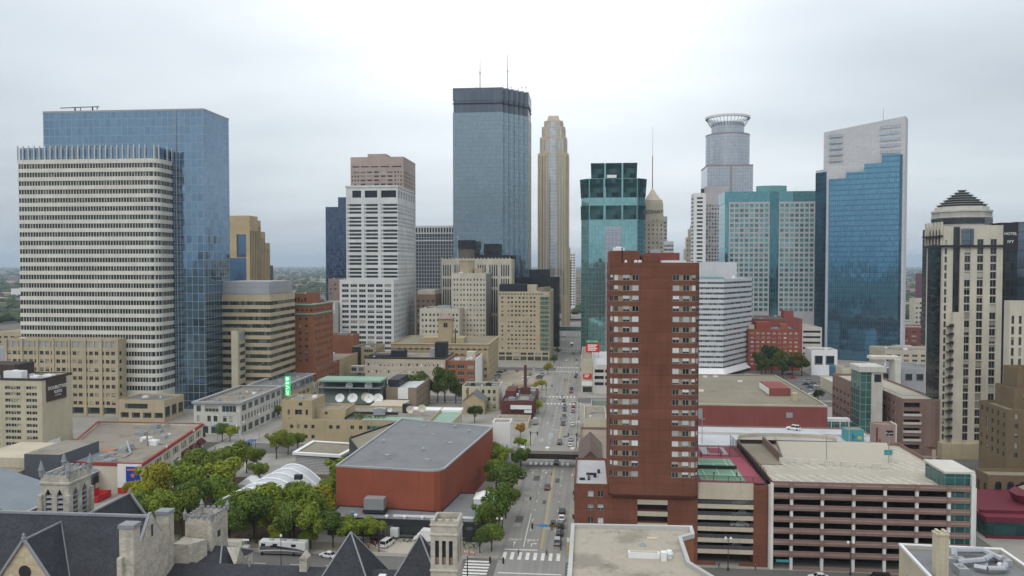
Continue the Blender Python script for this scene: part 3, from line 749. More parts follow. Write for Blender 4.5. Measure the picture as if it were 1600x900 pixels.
def foshay():
    b = Bld('obelisk_tower', 'tapering tan obelisk tower with a pyramid top and name letters, behind the green glass tower', 'tower', (54.6, 690, 0))
    cu = 54.6; B, T = rect(cu - 10.8, 679.5, cu + 10.8, 701), rect(cu - 8.5, 680.6, cu + 8.5, 699)
    b.part(MB((cu - 10, 680, 0)).prism(B, 0, 119, False, True, T), 'wall', BEIGE)
    for k in range(24):
        z = 28 + k * 3.7; tt = z / 119; yv = 679.5 + 1.1 * tt
        for i in range(5):
            x = cu + (i - 2) * 3.4
            if z < 112: b.opening((x, yv - .05, z), 1.2, 1.9, 0, W_PUNCH, 'window')
    b.part(MB().box(cu - 8.9, 680.2, 108.4, cu + 8.9, 681.5, 109.2), 'ledge', BEIGE)
    S1 = rect(cu - 8.3, 680.8, cu + 8.3, 698.8); S2 = rect(cu - 6.9, 682, cu + 6.9, 697.4)
    b.part(MB().prism(S1, 119, 124.5, False).prism(inset(S1, .6), 124.5, 127, False), 'letter_storey', BEIGE)
    mb = MB(); z = 126.9; h = 7.3
    for dh, dz in ((.9, .9), (.9, 1.1), (.9, 1.25), (.9, 1.4)): mb.prism(rect(cu - h, 690 - h, cu + h, 690 + h), z, z + dz, False, True, rect(cu - h + dh * .7, 690 - h + dh * .7, cu + h - dh * .7, 690 + h - dh * .7)); z += dz; h -= dh
    mb.prism(rect(cu - h, 690 - h, cu + h, 690 + h), z, z + 6.2, False, True, rect(cu - .25, 689.75, cu + .25, 690.25)); b.part(mb, 'pyramid_top', BEIGE)
    b.text('FOSHAY', 4.4, (cu, 680.45, 117.0), 0, DARK, ext=.3)
    mm = MB(); 
    b.part(MB().tube((cu, 690, 137), (cu, 690, 165), .45, .35), 'mast', surf('mast_red', (.45, .18, .16), streak=0)); b.part(MB().tube((cu, 690, 165), (cu, 690, 190), .3, .12), 'mast_tip', FRAMEW)
    b.done()
    b = Bld('office_block', 'slim grey block with stepped side just right of the tan obelisk tower', 'building', (72, 780, 0))
    b.banded(rect(64, 780, 76, 800), 0, 119, GREYPANEL, B_SILVER, 60, 15, 3.7, 2.0, .3, GREYROOF); b.banded(rect(68, 778, 82, 779.9 + 20), 0, 95, SILVER, B_SILVER, 60, 9, 3.7, 2.0, .3, GREYROOF, wname='lower_wing'); b.done()
foshay()

def green_tower():
    b = Bld('office_tower', 'green glass tower with chamfered corners and flared dark crown tiers beside the avenue', 'tower', (20, 660, 0))
    def oc(k, v0=0.0): return [(.8 - k * .3, 640 - k), (39 + k * .3, 640 - k), (45.4 + k, 646 - k * .3), (45.4 + k, 676), (39, 683), (.8, 683), (-5.2 - k, 676), (-5.2 - k, 646 - k * .3)]
    o = (.8, 640, 0)
    b.part(MB(o).prism(oc(0), 0, 141, False), 'glass_facade', G_TEAL)
    def panel(a, c, z0, z1, k0, k1):
        # a dark faceted bay between points a and c of the plan, flaring from k0 to k1
        ua, uc = a, c
        b.part(MB((*ua[0], z0)).prism([ua[0], ua[1], uc[1], uc[0]], z0, z1, True, True, [ua[2], ua[3], uc[3], uc[2]]), 'dark_bay', G_TEALD)
    def tier(z0, z1, f0, f1, w0, w1, corner=True):
        W = w1 - w0; g = 1.3; s = (W - 2 * g) / 3.2
        xs = [(w0, w0 + s), (w0 + s + g, w0 + 2.2 * s + g), (w0 + 2.2 * s + 2 * g, w1)]
        for a, c in xs:
            b.part(MB((a, 640, z0)).prism(rect(a, 640 - f0, c, 643), z0, z1, True, True, rect(a, 640 - f1, c, 643)), 'dark_bay', G_TEALD)
        if corner:
            for sx in (0, 1):
                q = [(39.6, 640.2), (45.5, 646), (44, 649), (38, 643)]; d = (.7, -.7)
                q1 = [(x + d[0] * f1 * 1.4, y + d[1] * f1 * 1.4) for x, y in q[:2]] + q[2:]; q0 = [(x + d[0] * f0, y + d[1] * f0) for x, y in q[:2]] + q[2:]
                if sx == 0:
                    m = lambda P: [(40.2 - x, y) for x, y in reversed(P)]
                    q0, q1 = m(q0), m(q1)
                b.part(MB((*q0[0], z0)).prism(q0, z0, z1, True, True, q1), 'corner_bay', G_TEALD)
    tier(108.5, 119.5, .3, .5, 1.5, 38.5); tier(126, 140.5, .3, 1.2, 1.5, 38.5)
    p = rect(3.0, 641, 38.0, 672); b.part(MB((3, 641, 141)).prism(p, 141, 150.5, False), 'crown_core', G_TEAL)
    for a, c in ((2.6, 12.8), (14.2, 26.4), (27.8, 38.4)): b.part(MB((a, 640, 141)).prism(rect(a, 640.4, c, 644), 141.05, 153, True, True, rect(a - .4, 639.4, c + .4, 644)), 'dark_bay', G_TEALD)
    b.part(MB().box(15, 639.0, 141.3, 22.5, 639.35, 143.6), 'maintenance_cradle', LETTER)
    for x in (13.5, 27.1): b.part(MB().box(x - .65, 639.2, 108, x + .65, 640.4, 152.5), 'pilaster', G_TEAL)
    b.part(MB().box(13.8, 639.75, 0, 26.6, 639.98, 103), 'pale_glass_strip', G_SILV)
    b.done()
green_tower()

def capella():
    b = Bld('round_tower', 'pale tower with a round glass top and a halo ring high above the aqua slab', 'tower', (160, 960, 0))
    cu, cv = 165.5, 978
    def ring(r, n=36): return [(cu + r * math.cos(2 * math.pi * i / n), cv + r * math.sin(2 * math.pi * i / n)) for i in range(n)]
    o = (135, 950, 0)
    b.part(MB(o).prism(rect(138, 950, 190, 1000), 0, 188, False), 'square_shaft', G_SILV)
    b.part(MB().sweep(rect(138, 950, 190, 1000), [(-.2, 186.8), (-.2, 188.4), (.4, 188.4), (.4, 188)]), 'red_ledge', PINKPANEL)
    b.part(MB(o).prism(ring(25.5), 150, 226, False), 'round_glass', G_SILV)
    b.part(MB().sweep(ring(25.5), [(-.2, 225), (-.2, 226.3), (.4, 226.3), (.4, 226)]), 'round_ledge', PINKPANEL)
    b.part(MB(o).prism(ring(19), 226, 240, False), 'drum', G_SILV)
    m = MB().lathe((cu, cv, 245.3), [(23.2, 0), (26.0, .2), (26.2, 2.6), (23.4, 2.9), (23.2, 0)], 36, cap=False); b.part(m, 'halo_ring', FRAMEW)
    for i in range(36):
        a = 2 * math.pi * i / 36; c, s_ = math.cos(a), math.sin(a)
        b.part(MB().tube((cu + 19.1 * c, cv + 19.1 * s_, 236), (cu + 25.75 * c, cv + 25.75 * s_, 246.2), .22, n=5), 'halo_strut', DARK)
    b.body(rect(134.4, 935, 160, 949.9), 0, 162, LAV, GREYROOF, {0: [fac(floors(73, 6, 3.9, 2.4), spread(25.6, 8, 1.9), W_PUNCH), fac(floors(98.5, 9, 3.9, 2.4), spread(25.6, 8, 1.9), W_PUNCH), fac(floors(135, 2, 3.9, 2.4), spread(25.6, 8, 1.9), W_PUNCH)]}, wname='front_block')
    b.part(MB().box(164.6, 949.4, 0, 165.8, 949.97, 187), 'red_line', PINKPANEL); b.done()
    b = Bld('office_tower', 'narrow white tower with black window bands left of the round-topped tower', 'tower', (122, 900, 0))
    b.body(rect(116.5, 900, 129.5, 925), 0, 151.5, WHITE, GREYROOF, {0: fac(floors(70, 18, 4.4, 2.1), [(3.4, 9.6)], DARK, 'window_band', .3), 3: fac(floors(70, 18, 4.4, 2.1), [(3, 22)], DARK, 'window_band', .3)})
    b.part(MB().lathe((126.5, 905, 151), [(1.9, 0), (1.9, 5.6)], 12), 'water_tank', DARK); b.done()
    b = Bld('stone_tower', 'pale stepped stone tower peeking out left of the black-banded white tower', 'tower', (117, 1000, 0))
    b.part(MB().prism(rect(119, 1000, 135, 1015), 0, 92, False).prism(rect(121, 1001, 132, 1013), 92, 106, False).prism(rect(123.5, 1003, 130, 1010), 106, 116, False).prism(rect(125, 1004, 129, 1008), 116, 122, False, True, rect(126.6, 1005.6, 127.4, 1006.4)), 'wall', BEIGE)
    for z in (78, 84, 90, 96, 102):
        for x in (122.5, 125.5, 128.5): b.opening((x, 999.9 if z < 92 else 1000.9, z), 1.2, 3, 0, W_PUNCH, 'window')
    b.done()
capella()

def hilton():
    b = Bld('office_tower', 'aqua glass slab with a pale grid of square windows and an oval rooftop drum', 'tower', (155, 700, 0))
    p = rect(113.5, 680, 204, 712)
    b.part(MB((113.5, 680, 0)).prism(p, 0, 124, False), 'glass_facade', G_HILT)
    b.part(MB((113.5, 680, 0)).prism(rect(113.2, 679.7, 204.2, 712.3), 123.9, 133.2, False), 'top_glass', G_HILT)
    z0 = 40; rows = floors(34, 22, 4.1, 2.8)
    for a, c, n in ((116.5, 149.6, 8), (157, 202, 11)):
        mbp = rect(a, 679.2, c, 679.98)
        b.body(mbp, 0, 124.5, TEALFRAME, None, {0: fac(rows, spread(c - a, n, 3.0, .5), W_TEAL, 'window', .3)}, wname='stone_grid')
    b.part(MB((150.5, 679, 0)).box(150.2, 679.0, 20, 156.4, 679.97, 124), 'centre_strip', G_HILTD)
    b.part(MB((150.5, 679, 0)).box(150.0, 679.3, 124, 156.8, 679.66, 133), 'top_strip', G_HILTD)
    pts = [(153.5 + 12.5 * math.cos(2 * math.pi * i / 28), 692 + 7 * math.sin(2 * math.pi * i / 28)) for i in range(28)]
    b.part(MB().prism(pts, 133, 138.5, False), 'oval_drum', surf('aqua_drum', (.16, .36, .36), streak=.05)); b.done()
hilton()

def slab():
    b = Bld('office_tower', 'azure glass slab tower turned at an angle with pale stone top and stepped front', 'tower', (215, 620, 0))
    A, B_ = Vector((182.6, 637)), Vector((231.3, 613)); d = (B_ - A).normalized(); n = Vector((-d.y, d.x)) * 1.0
    L = (B_ - A).length; P = lambda a, k: tuple(A + d * a + n * k)
    STONE = surf('pale_grid_stone', (.57, .575, .59), joint=(1.5, 1.95, .16, .22, .1), var=.06, streak=.03)
    W = (177.2, 646.5); Wb = (184, 664)
    o = (*P(4, 0), 0)
    b.part(MB((*P(0, 0), 0)).prism([P(0, 0), P(L, 0), P(L, 17), Wb, W], 0, 146, False), 'stone_shaft', STONE)
    m = MB((*P(0, 0), 0)); q = [P(-2.6, 1.2), P(L, .05), P(L, 16.9), P(-2.6, 16.9)]; zt = (174.5, 181.5, 181.5, 174.5)
    for i in range(4): j = (i + 1) % 4; m.face([(*q[i], 146), (*q[j], 146), (*q[j], zt[j]), (*q[i], zt[i])])
    m.face([(*q[i], zt[i]) for i in range(4)]); b.part(m, 'stone_top', STONE)
    w0, w1 = Vector(W), A; dn = Vector((w1.y - w0.y, -(w1.x - w0.x))).normalized() * .3
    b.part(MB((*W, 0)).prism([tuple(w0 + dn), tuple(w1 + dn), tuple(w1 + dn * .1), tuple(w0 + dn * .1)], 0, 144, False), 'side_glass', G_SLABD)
    for a0, a1, z in ((2.8, 14.5, 138), (14.5, 27, 142.5), (27, 39, 148), (39, L - 3.2, 154)):
        b.part(MB(o).prism([P(a0, -2.4), P(a1 - .01, -2.4), P(a1 - .01, -.02), P(a0, -.02)], 0, z, False), 'blue_bay', G_SLAB)
    b.part(MB(o).prism([P(2.3, -2.5), P(2.78, -2.5), P(2.78, -.03), P(2.3, -.03)], 0, 138, False), 'bay_edge', surf('azure_edge', (.07, .20, .40), streak=0))
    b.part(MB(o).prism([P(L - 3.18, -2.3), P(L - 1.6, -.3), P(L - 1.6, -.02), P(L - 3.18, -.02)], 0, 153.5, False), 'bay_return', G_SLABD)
    for k in range(5):
        z = 155 + k * 4.6
        b.part(MB(o).prism([P(L - 17, -.12), P(L - 3, -.12), P(L - 3, -.0), P(L - 17, -.0)], z, z + 2.2, True), 'window_band', G_SILV)
        b.part(MB(o).prism([P(1.5, -.08), P(11, -.08), P(11, .04), P(1.5, .04)], z - 3.5, z - 1.3, True), 'window_band', G_SILV)
    b.part(MB().tube((*P(L - 16, 8), 178), (*P(L - 16, 8), 190), .3, .12), 'mast', STEEL)
    b.part(MB().box(222, 600, 0, 234, 609, 14), 'entrance_porch', GREYPANEL); b.done()
slab()

def vista():
    b = Bld('office_tower', 'dark-striped white tower closing the far end of the avenue', 'tower', (-24, 1260, 0))
    b.body(rect(-34, 1230, -19, 1260), 0, 92, WHITE, DKROOF, {0: fac(floors(10, 20, 4, 2.1), spread(15, 4, 2.6), DARK, 'window_band')}); b.done()
    b = Bld('office_block', 'pale block at the far end of the avenue right of the dark-striped tower', 'building', (-12, 1290, 0))
    b.body(rect(-21, 1280, -6, 1300), 0, 60, BEIGE, DKROOF, {0: fac(floors(6, 12, 4, 2), spread(15, 5, 1.6), W_PUNCH)}); b.done()
    b = Bld('office_tower', 'black slab peeking out between the gold-striped skyscraper and the white far tower', 'tower', (-24, 1110, 0))
    b.body(rect(-33, 1090, -23, 1110), 0, 78, BLACKM, DKROOF, {0: fac(floors(10, 16, 4, 1.6), [(1, 9)], W_DARK)}); b.done()
    b = Bld('skyway_bridge', 'distant glazed footbridge crossing the far avenue below the gold-striped tower', 'bridge', (-13, 800, 0))
    b.part(MB().box(-26, 800, 6.2, -2, 804, 6.9).box(-26, 800, 10.2, -2, 804, 10.8), 'deck', CONC); b.part(MB().box(-26, 800.2, 6.9, -2, 803.8, 10.2), 'glazing', G_STAIR); b.done()
    b = Bld('skyway_bridge', 'pale footbridge farther down the avenue behind the glazed one', 'bridge', (-13, 925, 0))
    b.part(MB().box(-26, 925, 6.2, -2, 929, 11), 'deck', PALE); b.part(MB().box(-26, 924.9, 8, -2, 924.98, 9.8), 'glazing', G_DIM); b.done()
vista()

def centre_cluster():
    b = Bld('department_store', 'cream slab with slim vertical window strips, roofline notched, below the tallest glass tower', 'building', (-92, 670, 0))
    L = 59.0; cols = [c for i in range(6) for c in [(1.2 + i * 9.8 + k * 1.9, 2.35 + i * 9.8 + k * 1.9) for k in range(4)]]
    b.body(rect(-122, 662, -63, 690), 0, 77.5, CREAM, DKROOF, {0: [fac([(2, 30)], cols, W_TALL, 'window_strip'), fac([(32, 52)], cols, W_TALL, 'window_strip'), fac([(54, 61)], cols, W_TALL, 'window_strip'), fac([(63, 72.5)], cols, W_TALL, 'window_strip')], 1: fac([(5, 70)], spread(28, 8, 1.3), W_TALL, 'window_strip')})
    for i in range(20): b.part(MB().box(-122 + i * 3, 661.7, 73, -121 + i * 3, 662.4, 78.4), 'roof_notch', CREAM)
    b.part(MB().box(-92, 672, 76.6, -66, 688, 81), 'penthouse', BLACKM); b.done()
    b = Bld('office_block', 'white punched-window tower with a blank grey side wall, right of the low white block', 'building', (-92, 640, 0))
    b.body(rect(-107, 625, -79.8, 660), 0, 66, CREAM, GREYROOF, {0: fac(floors(4, 15, 4.0, 1.7), [c for i in range(5) for c in ((1.6 + i * 5.3, 2.7 + i * 5.3), (4.0 + i * 5.3, 5.1 + i * 5.3))], W_PUNCH)})
    b.part(MB().box(-79.78, 625.3, 0, -79.55, 659.8, 65.5), 'side_wall', surf('grey_render', (.25, .245, .235), joint=(0, 4, .12, .3)))
    b.part(MB().lathe((-97, 640, 64), [(6.2, 0), (6.2, 11.5), (6.6, 11.5), (6.6, 12.4)], 10), 'tan_water_tank', TANSTONE); b.part(MB().box(-90, 634, 65, -84, 640, 70), 'penthouse', TANSTONE)
    b.part(MB().tube((-104.5, 640, 65), (-104.5, 640, 96), .16, .1), 'flagpole', FRAMEW)
    b.done()
    b = Bld('office_block', 'low white block with small square windows left of the tan tower house', 'building', (-115, 612, 0))
    b.body(rect(-129, 607, -98, 640), 0, 39, CREAM, GREYROOF, {0: fac(floors(3, 8, 4.3, 1.9), [c for i in range(5) for c in ((1.6 + i * 6, 3.1 + i * 6), (4.4 + i * 6, 5.9 + i * 6))], W_PUNCH)}); b.unit(-112, 620, 38.3, 10, 6, 2.4, STEEL); b.done()
    b = Bld('stone_shaft', 'dark brown windowless shaft with a black cap rising behind the white punched tower', 'tower', (-106, 700, 0))
    p = [(-113, 694), (-109, 690), (-103, 690), (-99, 694), (-99, 700), (-103, 704), (-109, 704), (-113, 700)]
    b.part(MB().prism(p, 0, 87, False), 'shaft', surf('brown_render', (.17, .135, .115), joint=(0, 4, .1, .1))); b.part(MB().prism(inset(p, -.8), 86.9, 94, True), 'black_cap', BLACKM); b.done()
    b = Bld('mechanical_tower', 'black louvred rooftop tower between the cream slab and the glass skyscraper', 'tower', (-84, 703, 0))
    b.part(MB().box(-91, 700, 0, -78, 712, 91), 'shaft', BLACKM); b.part(MB().box(-91.4, 699.6, 84, -77.6, 712.4, 86), 'collar', DARK); b.done()
    b = Bld('office_block', 'small brown block with a pale capped top right of the white gridded base', 'building', (-130, 645, 0))
    b.body(rect(-139, 640, -123, 668), 0, 48.5, surf('brown_block', (.24, .17, .12), joint=(0, 4, .1, .1)), GRAVEL, {0: fac(floors(6, 10, 4, 2.2), spread(16, 4, 1.8), W_DARK), 1: fac(floors(6, 10, 4, 2.2), spread(28, 6, 1.8), W_DARK)}); b.part(MB().box(-138, 642, 48, -124, 664, 52), 'penthouse', CREAM); b.done()
    b = Bld('office_block', 'black glass mid-rise behind the tan hotel, lower than the gold-striped tower', 'building', (-40, 715, 0))
    b.part(MB((-75, 705, 0)).prism(rect(-64, 705, -24.5, 760), 0, 62, False), 'glass_facade', G_BLACK); b.part(MB((-75, 705, 0)).prism(rect(-52, 708, -33, 740), 62, 68.5, False), 'penthouse', G_BLACK); b.part(MB((-75, 705, 0)).prism(rect(-70, 712, -64.05, 760), 0, 81, False), 'side_slab', G_BLACK); b.done()
    b = Bld('hotel', 'tan hotel with paired small windows and a green glass corner bay on the avenue', 'hotel', (-47, 630, 0))
    p = rect(-66.6, 595, -28.2, 668); cols = [c for i in range(4) for c in ((7.0 + i * 5.6, 8.5 + i * 5.6), (9.6 + i * 5.6, 11.1 + i * 5.6))] + [(2.4, 3.8)]
    b.body(p, 0, 52.6, TANSTONE, GRAVEL, {0: [fac([(1, 4)], spread(38, 7, 4.6), W_STORE, 'shop_window'), fac([(5.2, 7)], spread(38, 7, 4.2), W_DARK), fac(floors(9.6, 7, 3.25, 1.35), cols, W_PUNCH), fac(floors(34.2, 5, 3.25, 1.5), cols, W_WHITE), fac([(50.2, 51.2)], spread(34, 15, 1.4), G_TEAL, 'top_light')],
                                           1: [fac([(1, 4)], spread(73, 12, 4.6), W_STORE, 'shop_window'), fac(floors(9.6, 12, 3.25, 1.4), spread(73, 17, 2.0), W_DARK)]})
    for i in range(12): b.part(MB((-34, 594, 0)).box(-35, 594.2, 9.4 + i * 3.4, -28.7, 594.98, 11.3 + i * 3.4), 'green_bay', G_STAIR)
    b.part(MB().box(-66, 597, 52, -46, 615, 58), 'black_penthouse', BLACKM); b.part(MB().box(-45, 598, 52, -38, 612, 57.5), 'stair_house', TANSTONE)
    for i in range(4): b.unit(-35 + i * 1.5, 600 + i * 7, 52.0, 4, 5, 3.5, TANROOF)
    b.done()
centre_cluster()
# ------------------------------------------------------------------ west side (left of the avenue)
def suites_hotel():
    b = Bld('hotel', 'cream hotel block with a brown rooftop sign and a blank street wall, lower left', 'hotel', (-215, 275, 0))
    L = 48.0; cols = [c for i in range(6) for c in ((i * 8.2 + .6, i * 8.2 + 2.6), (i * 8.2 + 2.8, i * 8.2 + 4.8), (i * 8.2 + 5.0, i * 8.2 + 6.6)) if c[1] < 47]
    b.body(rect(-245, 272, -197.2, 289), 0, 31.4, CREAMBRICK, DKROOF, {0: fac(floors(2.2, 12, 2.29, 1.2), cols, W_WHITE)})
    b.part(MB().sweep(rect(-245, 272, -197.2, 289), [(-.12, 30.7), (-.12, 31.5), (.4, 31.5), (.4, 31.3)]), 'parapet', SIGNBROWN)
    b.part(MB().box(-197.17, 274.2, 22.6, -196.85, 285.2, 30.9), 'rooftop_sign', SIGNBROWN)
    b.text('DOUBLETREE', 1.75, (-196.83, 280.0, 27.3), R(90), LETTER); b.text('SUITES', 1.5, (-196.83, 280.3, 25.6), R(90), LETTER); b.text('BY HILTON', .62, (-196.83, 280.3, 24.3), R(90), LETTER)
    b.part(MB().box(-197.15, 274.6, 2.5, -197.0, 281.5, 8), 'blank_billboard', WHITE)
    b.part(MB().box(-244, 276, 30.6, -211, 287, 35.8), 'penthouse', SIGNBROWN)
    for q in ((-210, 275.5, 7, 3.2, 3.2), (-203, 277, 3, 3, 1.2), (-201, 281, 4, 3, 1)): b.unit(q[0], q[1], 30.6, q[2], q[3], q[4], FRAMEW)
    b.done()
suites_hotel()

def pub_block():
    b = Bld('shop_building', 'two-storey cream shop row with a red roof edge, blue banner and awnings', 'building', (-150, 270, 0))
    p = [(-174, 247), (-170, 240), (-140.5, 240), (-152, 303), (-196, 303)]
    L = math.hypot(11.5, 63)
    g = [c for i in range(7) for c in ((2.2 + i * 8.9, 3.5 + i * 8.9), (3.9 + i * 8.9, 6.2 + i * 8.9), (6.6 + i * 8.9, 7.9 + i * 8.9))]
    b.body(p, 0, 9.6, CREAM, GRAVEL, {2: [fac([(.4, 3.6)], spread(L, 7, 6.6, .8), W_STORE, 'shop_window', .5), fac([(5.4, 7.9)], g, W_DARK)]})
    b.part(MB().sweep(p, [(-.05, 8.75), (-.3, 9.0), (-.3, 9.85), (.5, 9.85), (.5, 9.7)]), 'red_cornice', surf('red_coping', (.30, .05, .045), streak=0))
    b.part(MB().box(-148.6, 239.5, 0, -140.6, 239.97, 9.6), 'white_end_wall', WHITE); b.part(MB().box(-148.5, 239.3, .2, -140.7, 239.48, 2.0), 'red_stripe', REDPLAIN)
    b.part(MB().box(-145.6, 239.2, 4.0, -141.0, 239.47, 8.8), 'blue_banner', BLUE)
    om = surf('banner_orange', (.62, .20, .10), streak=0)
    mb = MB().box(-145.2, 239.1, 7.6, -141.4, 239.19, 8.2); b.part(mb, 'banner_wording', om)
    pts = [(-143.3 + r * math.sin(2 * math.pi * i / 10), r * math.cos(2 * math.pi * i / 10)) for i, r in enumerate([1.0, .45] * 5)]
    b.part(MB().face([(x, 239.15, 6.1 + z) for x, z in pts][::-1]), 'banner_emblem', om)
    d = Vector((-11.5, 63)).normalized(); n = Vector((d.y, -d.x)); am = surf('maroon_awning', (.09, .02, .02), streak=0)
    for i in range(4, 7):
        a = 2 + i * 8.9
        q = [Vector((-140.5, 240)) + d * a, Vector((-140.5, 240)) + d * (a + 6.8)]
        o = [v + n * 1.8 for v in q]; mb = MB()
        mb.face([(*q[0], 4.6), (*o[0], 3.3), (*o[1], 3.3), (*q[1], 4.6)]); mb.face([(*o[0], 3.3), (*o[0], 2.9), (*o[1], 2.9), (*o[1], 3.3)])
        mb.face([(*q[0], 4.6), (*q[0], 3.2), (*o[0], 3.2)]); mb.face([(*q[1], 4.6), (*o[1], 3.2), (*q[1], 3.2)]); b.part(mb, 'awning', am)
    random.seed(11)
    for i in range(11):
        f = (i + .7) / 11.5; u = -144 - 11 * f - random.uniform(4, 15); v = 240 + 60 * f
        b.unit(u, v, 8.75, random.uniform(1.6, 4), random.uniform(1.5, 3.5), random.uniform(.8, 1.9), random.choice((STEEL, FRAMEW, GREYPANEL)))
    b.part(MB().tube((-155, 268, 8.7), (-155, 268, 13.5), .3), 'rust_chimney', PINKPANEL); b.part(MB().tube((-154, 256, 9), (-159, 262, 11.5), .35).tube((-153, 250, 9), (-154, 256, 9), .35), 'duct', STEEL)
    b.part(MB().box(-167, 246, 8.7, -162, 262, 9.1), 'rooftop_patio', surf('terracotta_deck', (.36, .20, .14), streak=0)); b.done()
pub_block()

def shed_halls():
    b = Bld('metal_hall', 'slate metal hall with a sloping blue-grey roof and red-painted base beside the blue-banner shop row', 'building', (-162, 245, 0))
    mb = MB(); pr = [(-176, 0), (-155.4, 0), (-155.4, 7.4), (-164, 9.6), (-164, 13.4), (-176, 13.4)]
    def ext(pr, v0, v1):
        m = MB(); n = len(pr)
        for i in range(n):
            j = (i + 1) % n; m.face([(pr[i][0], v0, pr[i][1]), (pr[i][0], v1, pr[i][1]), (pr[j][0], v1, pr[j][1]), (pr[j][0], v0, pr[j][1])][::-1])
        m.face([(x, v0, z) for x, z in pr]); m.face([(x, v1, z) for x, z in reversed(pr)]); return m
    b.part(ext(pr, 234, 254), 'wall', SLATEMETAL)
    b.part(MB().face([(-155.1, 233.7, 7.38), (-155.1, 254.3, 7.38), (-164, 254.3, 9.66), (-164, 233.7, 9.66)]), 'roof', SEAM)
    b.part(MB().box(-155.3, 233.6, 7.0, -154.95, 254.3, 7.3), 'gutter', FRAMEW)
    b.part(MB().face([(-176, 234, 13.45), (-164, 234, 13.45), (-164, 254, 13.45), (-176, 254, 13.45)]), 'upper_roof', GRAVEL)
    b.part(MB().box(-155.38, 237.5, 3.2, -155.25, 242.5, 5.6), 'opening', DARK); b.part(MB().box(-155.36, 238, 2.0, -154.9, 242.3, 3.4), 'loading_shelf', BEIGE)
    b.part(MB().box(-155.38, 234, 0, -155.2, 247, 1.9), 'red_base', REDPLAIN); b.done()
    b = Bld('metal_hall', 'grey hall with a broad sloping metal roof directly left of the church belfry', 'building', (-170, 215, 0))
    pr = [(-190, 0), (-153, 0), (-153, 5.8), (-176, 12.6), (-190, 12.6)]
    b.part(ext(pr, 200, 222), 'wall', SLATEMETAL); b.part(MB().face([(-152.6, 199.6, 5.78), (-152.6, 222.4, 5.78), (-176, 222.4, 12.66), (-176, 199.6, 12.66)]), 'roof', SEAM)
    b.part(MB().box(-152.8, 199.5, 5.3, -152.4, 222.4, 5.7), 'gutter', FRAMEW); b.part(MB().box(-152.97, 206, 1.4, -152.8, 214, 3.6), 'opening', DARK)
    b.part(MB().box(-153.2, 200.2, 0, -152.7, 200.6, 5.6), 'downpipe', FRAMEW); b.done()
    b = Bld('low_building', 'tan windowless low building with a flat roof behind the sloping metal roofs', 'building', (-200, 245, 0))
    b.body(rect(-232, 226, -177, 264), 0, 8.2, BEIGE, GRAVEL); b.part(MB().box(-198, 240, 7.4, -180, 262, 10.6), 'roof_block', BEIGE); b.unit(-214, 236, 7.4, 4, 3, 1.6, STEEL); b.done()
    b = Bld('low_building', 'plain tan wall block with grey wall-mounted ducts at the left edge near the church', 'building', (-190, 192, 0))
    b.body(rect(-215, 186, -160, 199.4), 0, 9.4, BEIGE, GRAVEL); b.part(MB().box(-159.9, 190, 1, -158.8, 192.5, 7).tube((-159.3, 193.6, 0), (-159.3, 193.6, 8.5), .4), 'duct', STEEL); b.done()
    b = Bld('trash_container', 'red open-top steel container beside the slate metal hall', 'container', (-150.5, 232, 0))
    b.part(MB().sweep(rect(-153, 229, -148.6, 236), [(.15, .2), (0, .3), (0, 2.3), (.15, 2.3), (.15, .5)]).face([(-152.85, 229.15, .5), (-148.75, 229.15, .5), (-148.75, 235.85, .5), (-152.85, 235.85, .5)]), 'bin', REDPLAIN)
    for i in range(4): b.part(MB().box(-148.62, 230 + i * 1.6, .3, -148.45, 230.2 + i * 1.6, 2.2), 'rib', REDPLAIN)
    b.done()
shed_halls()

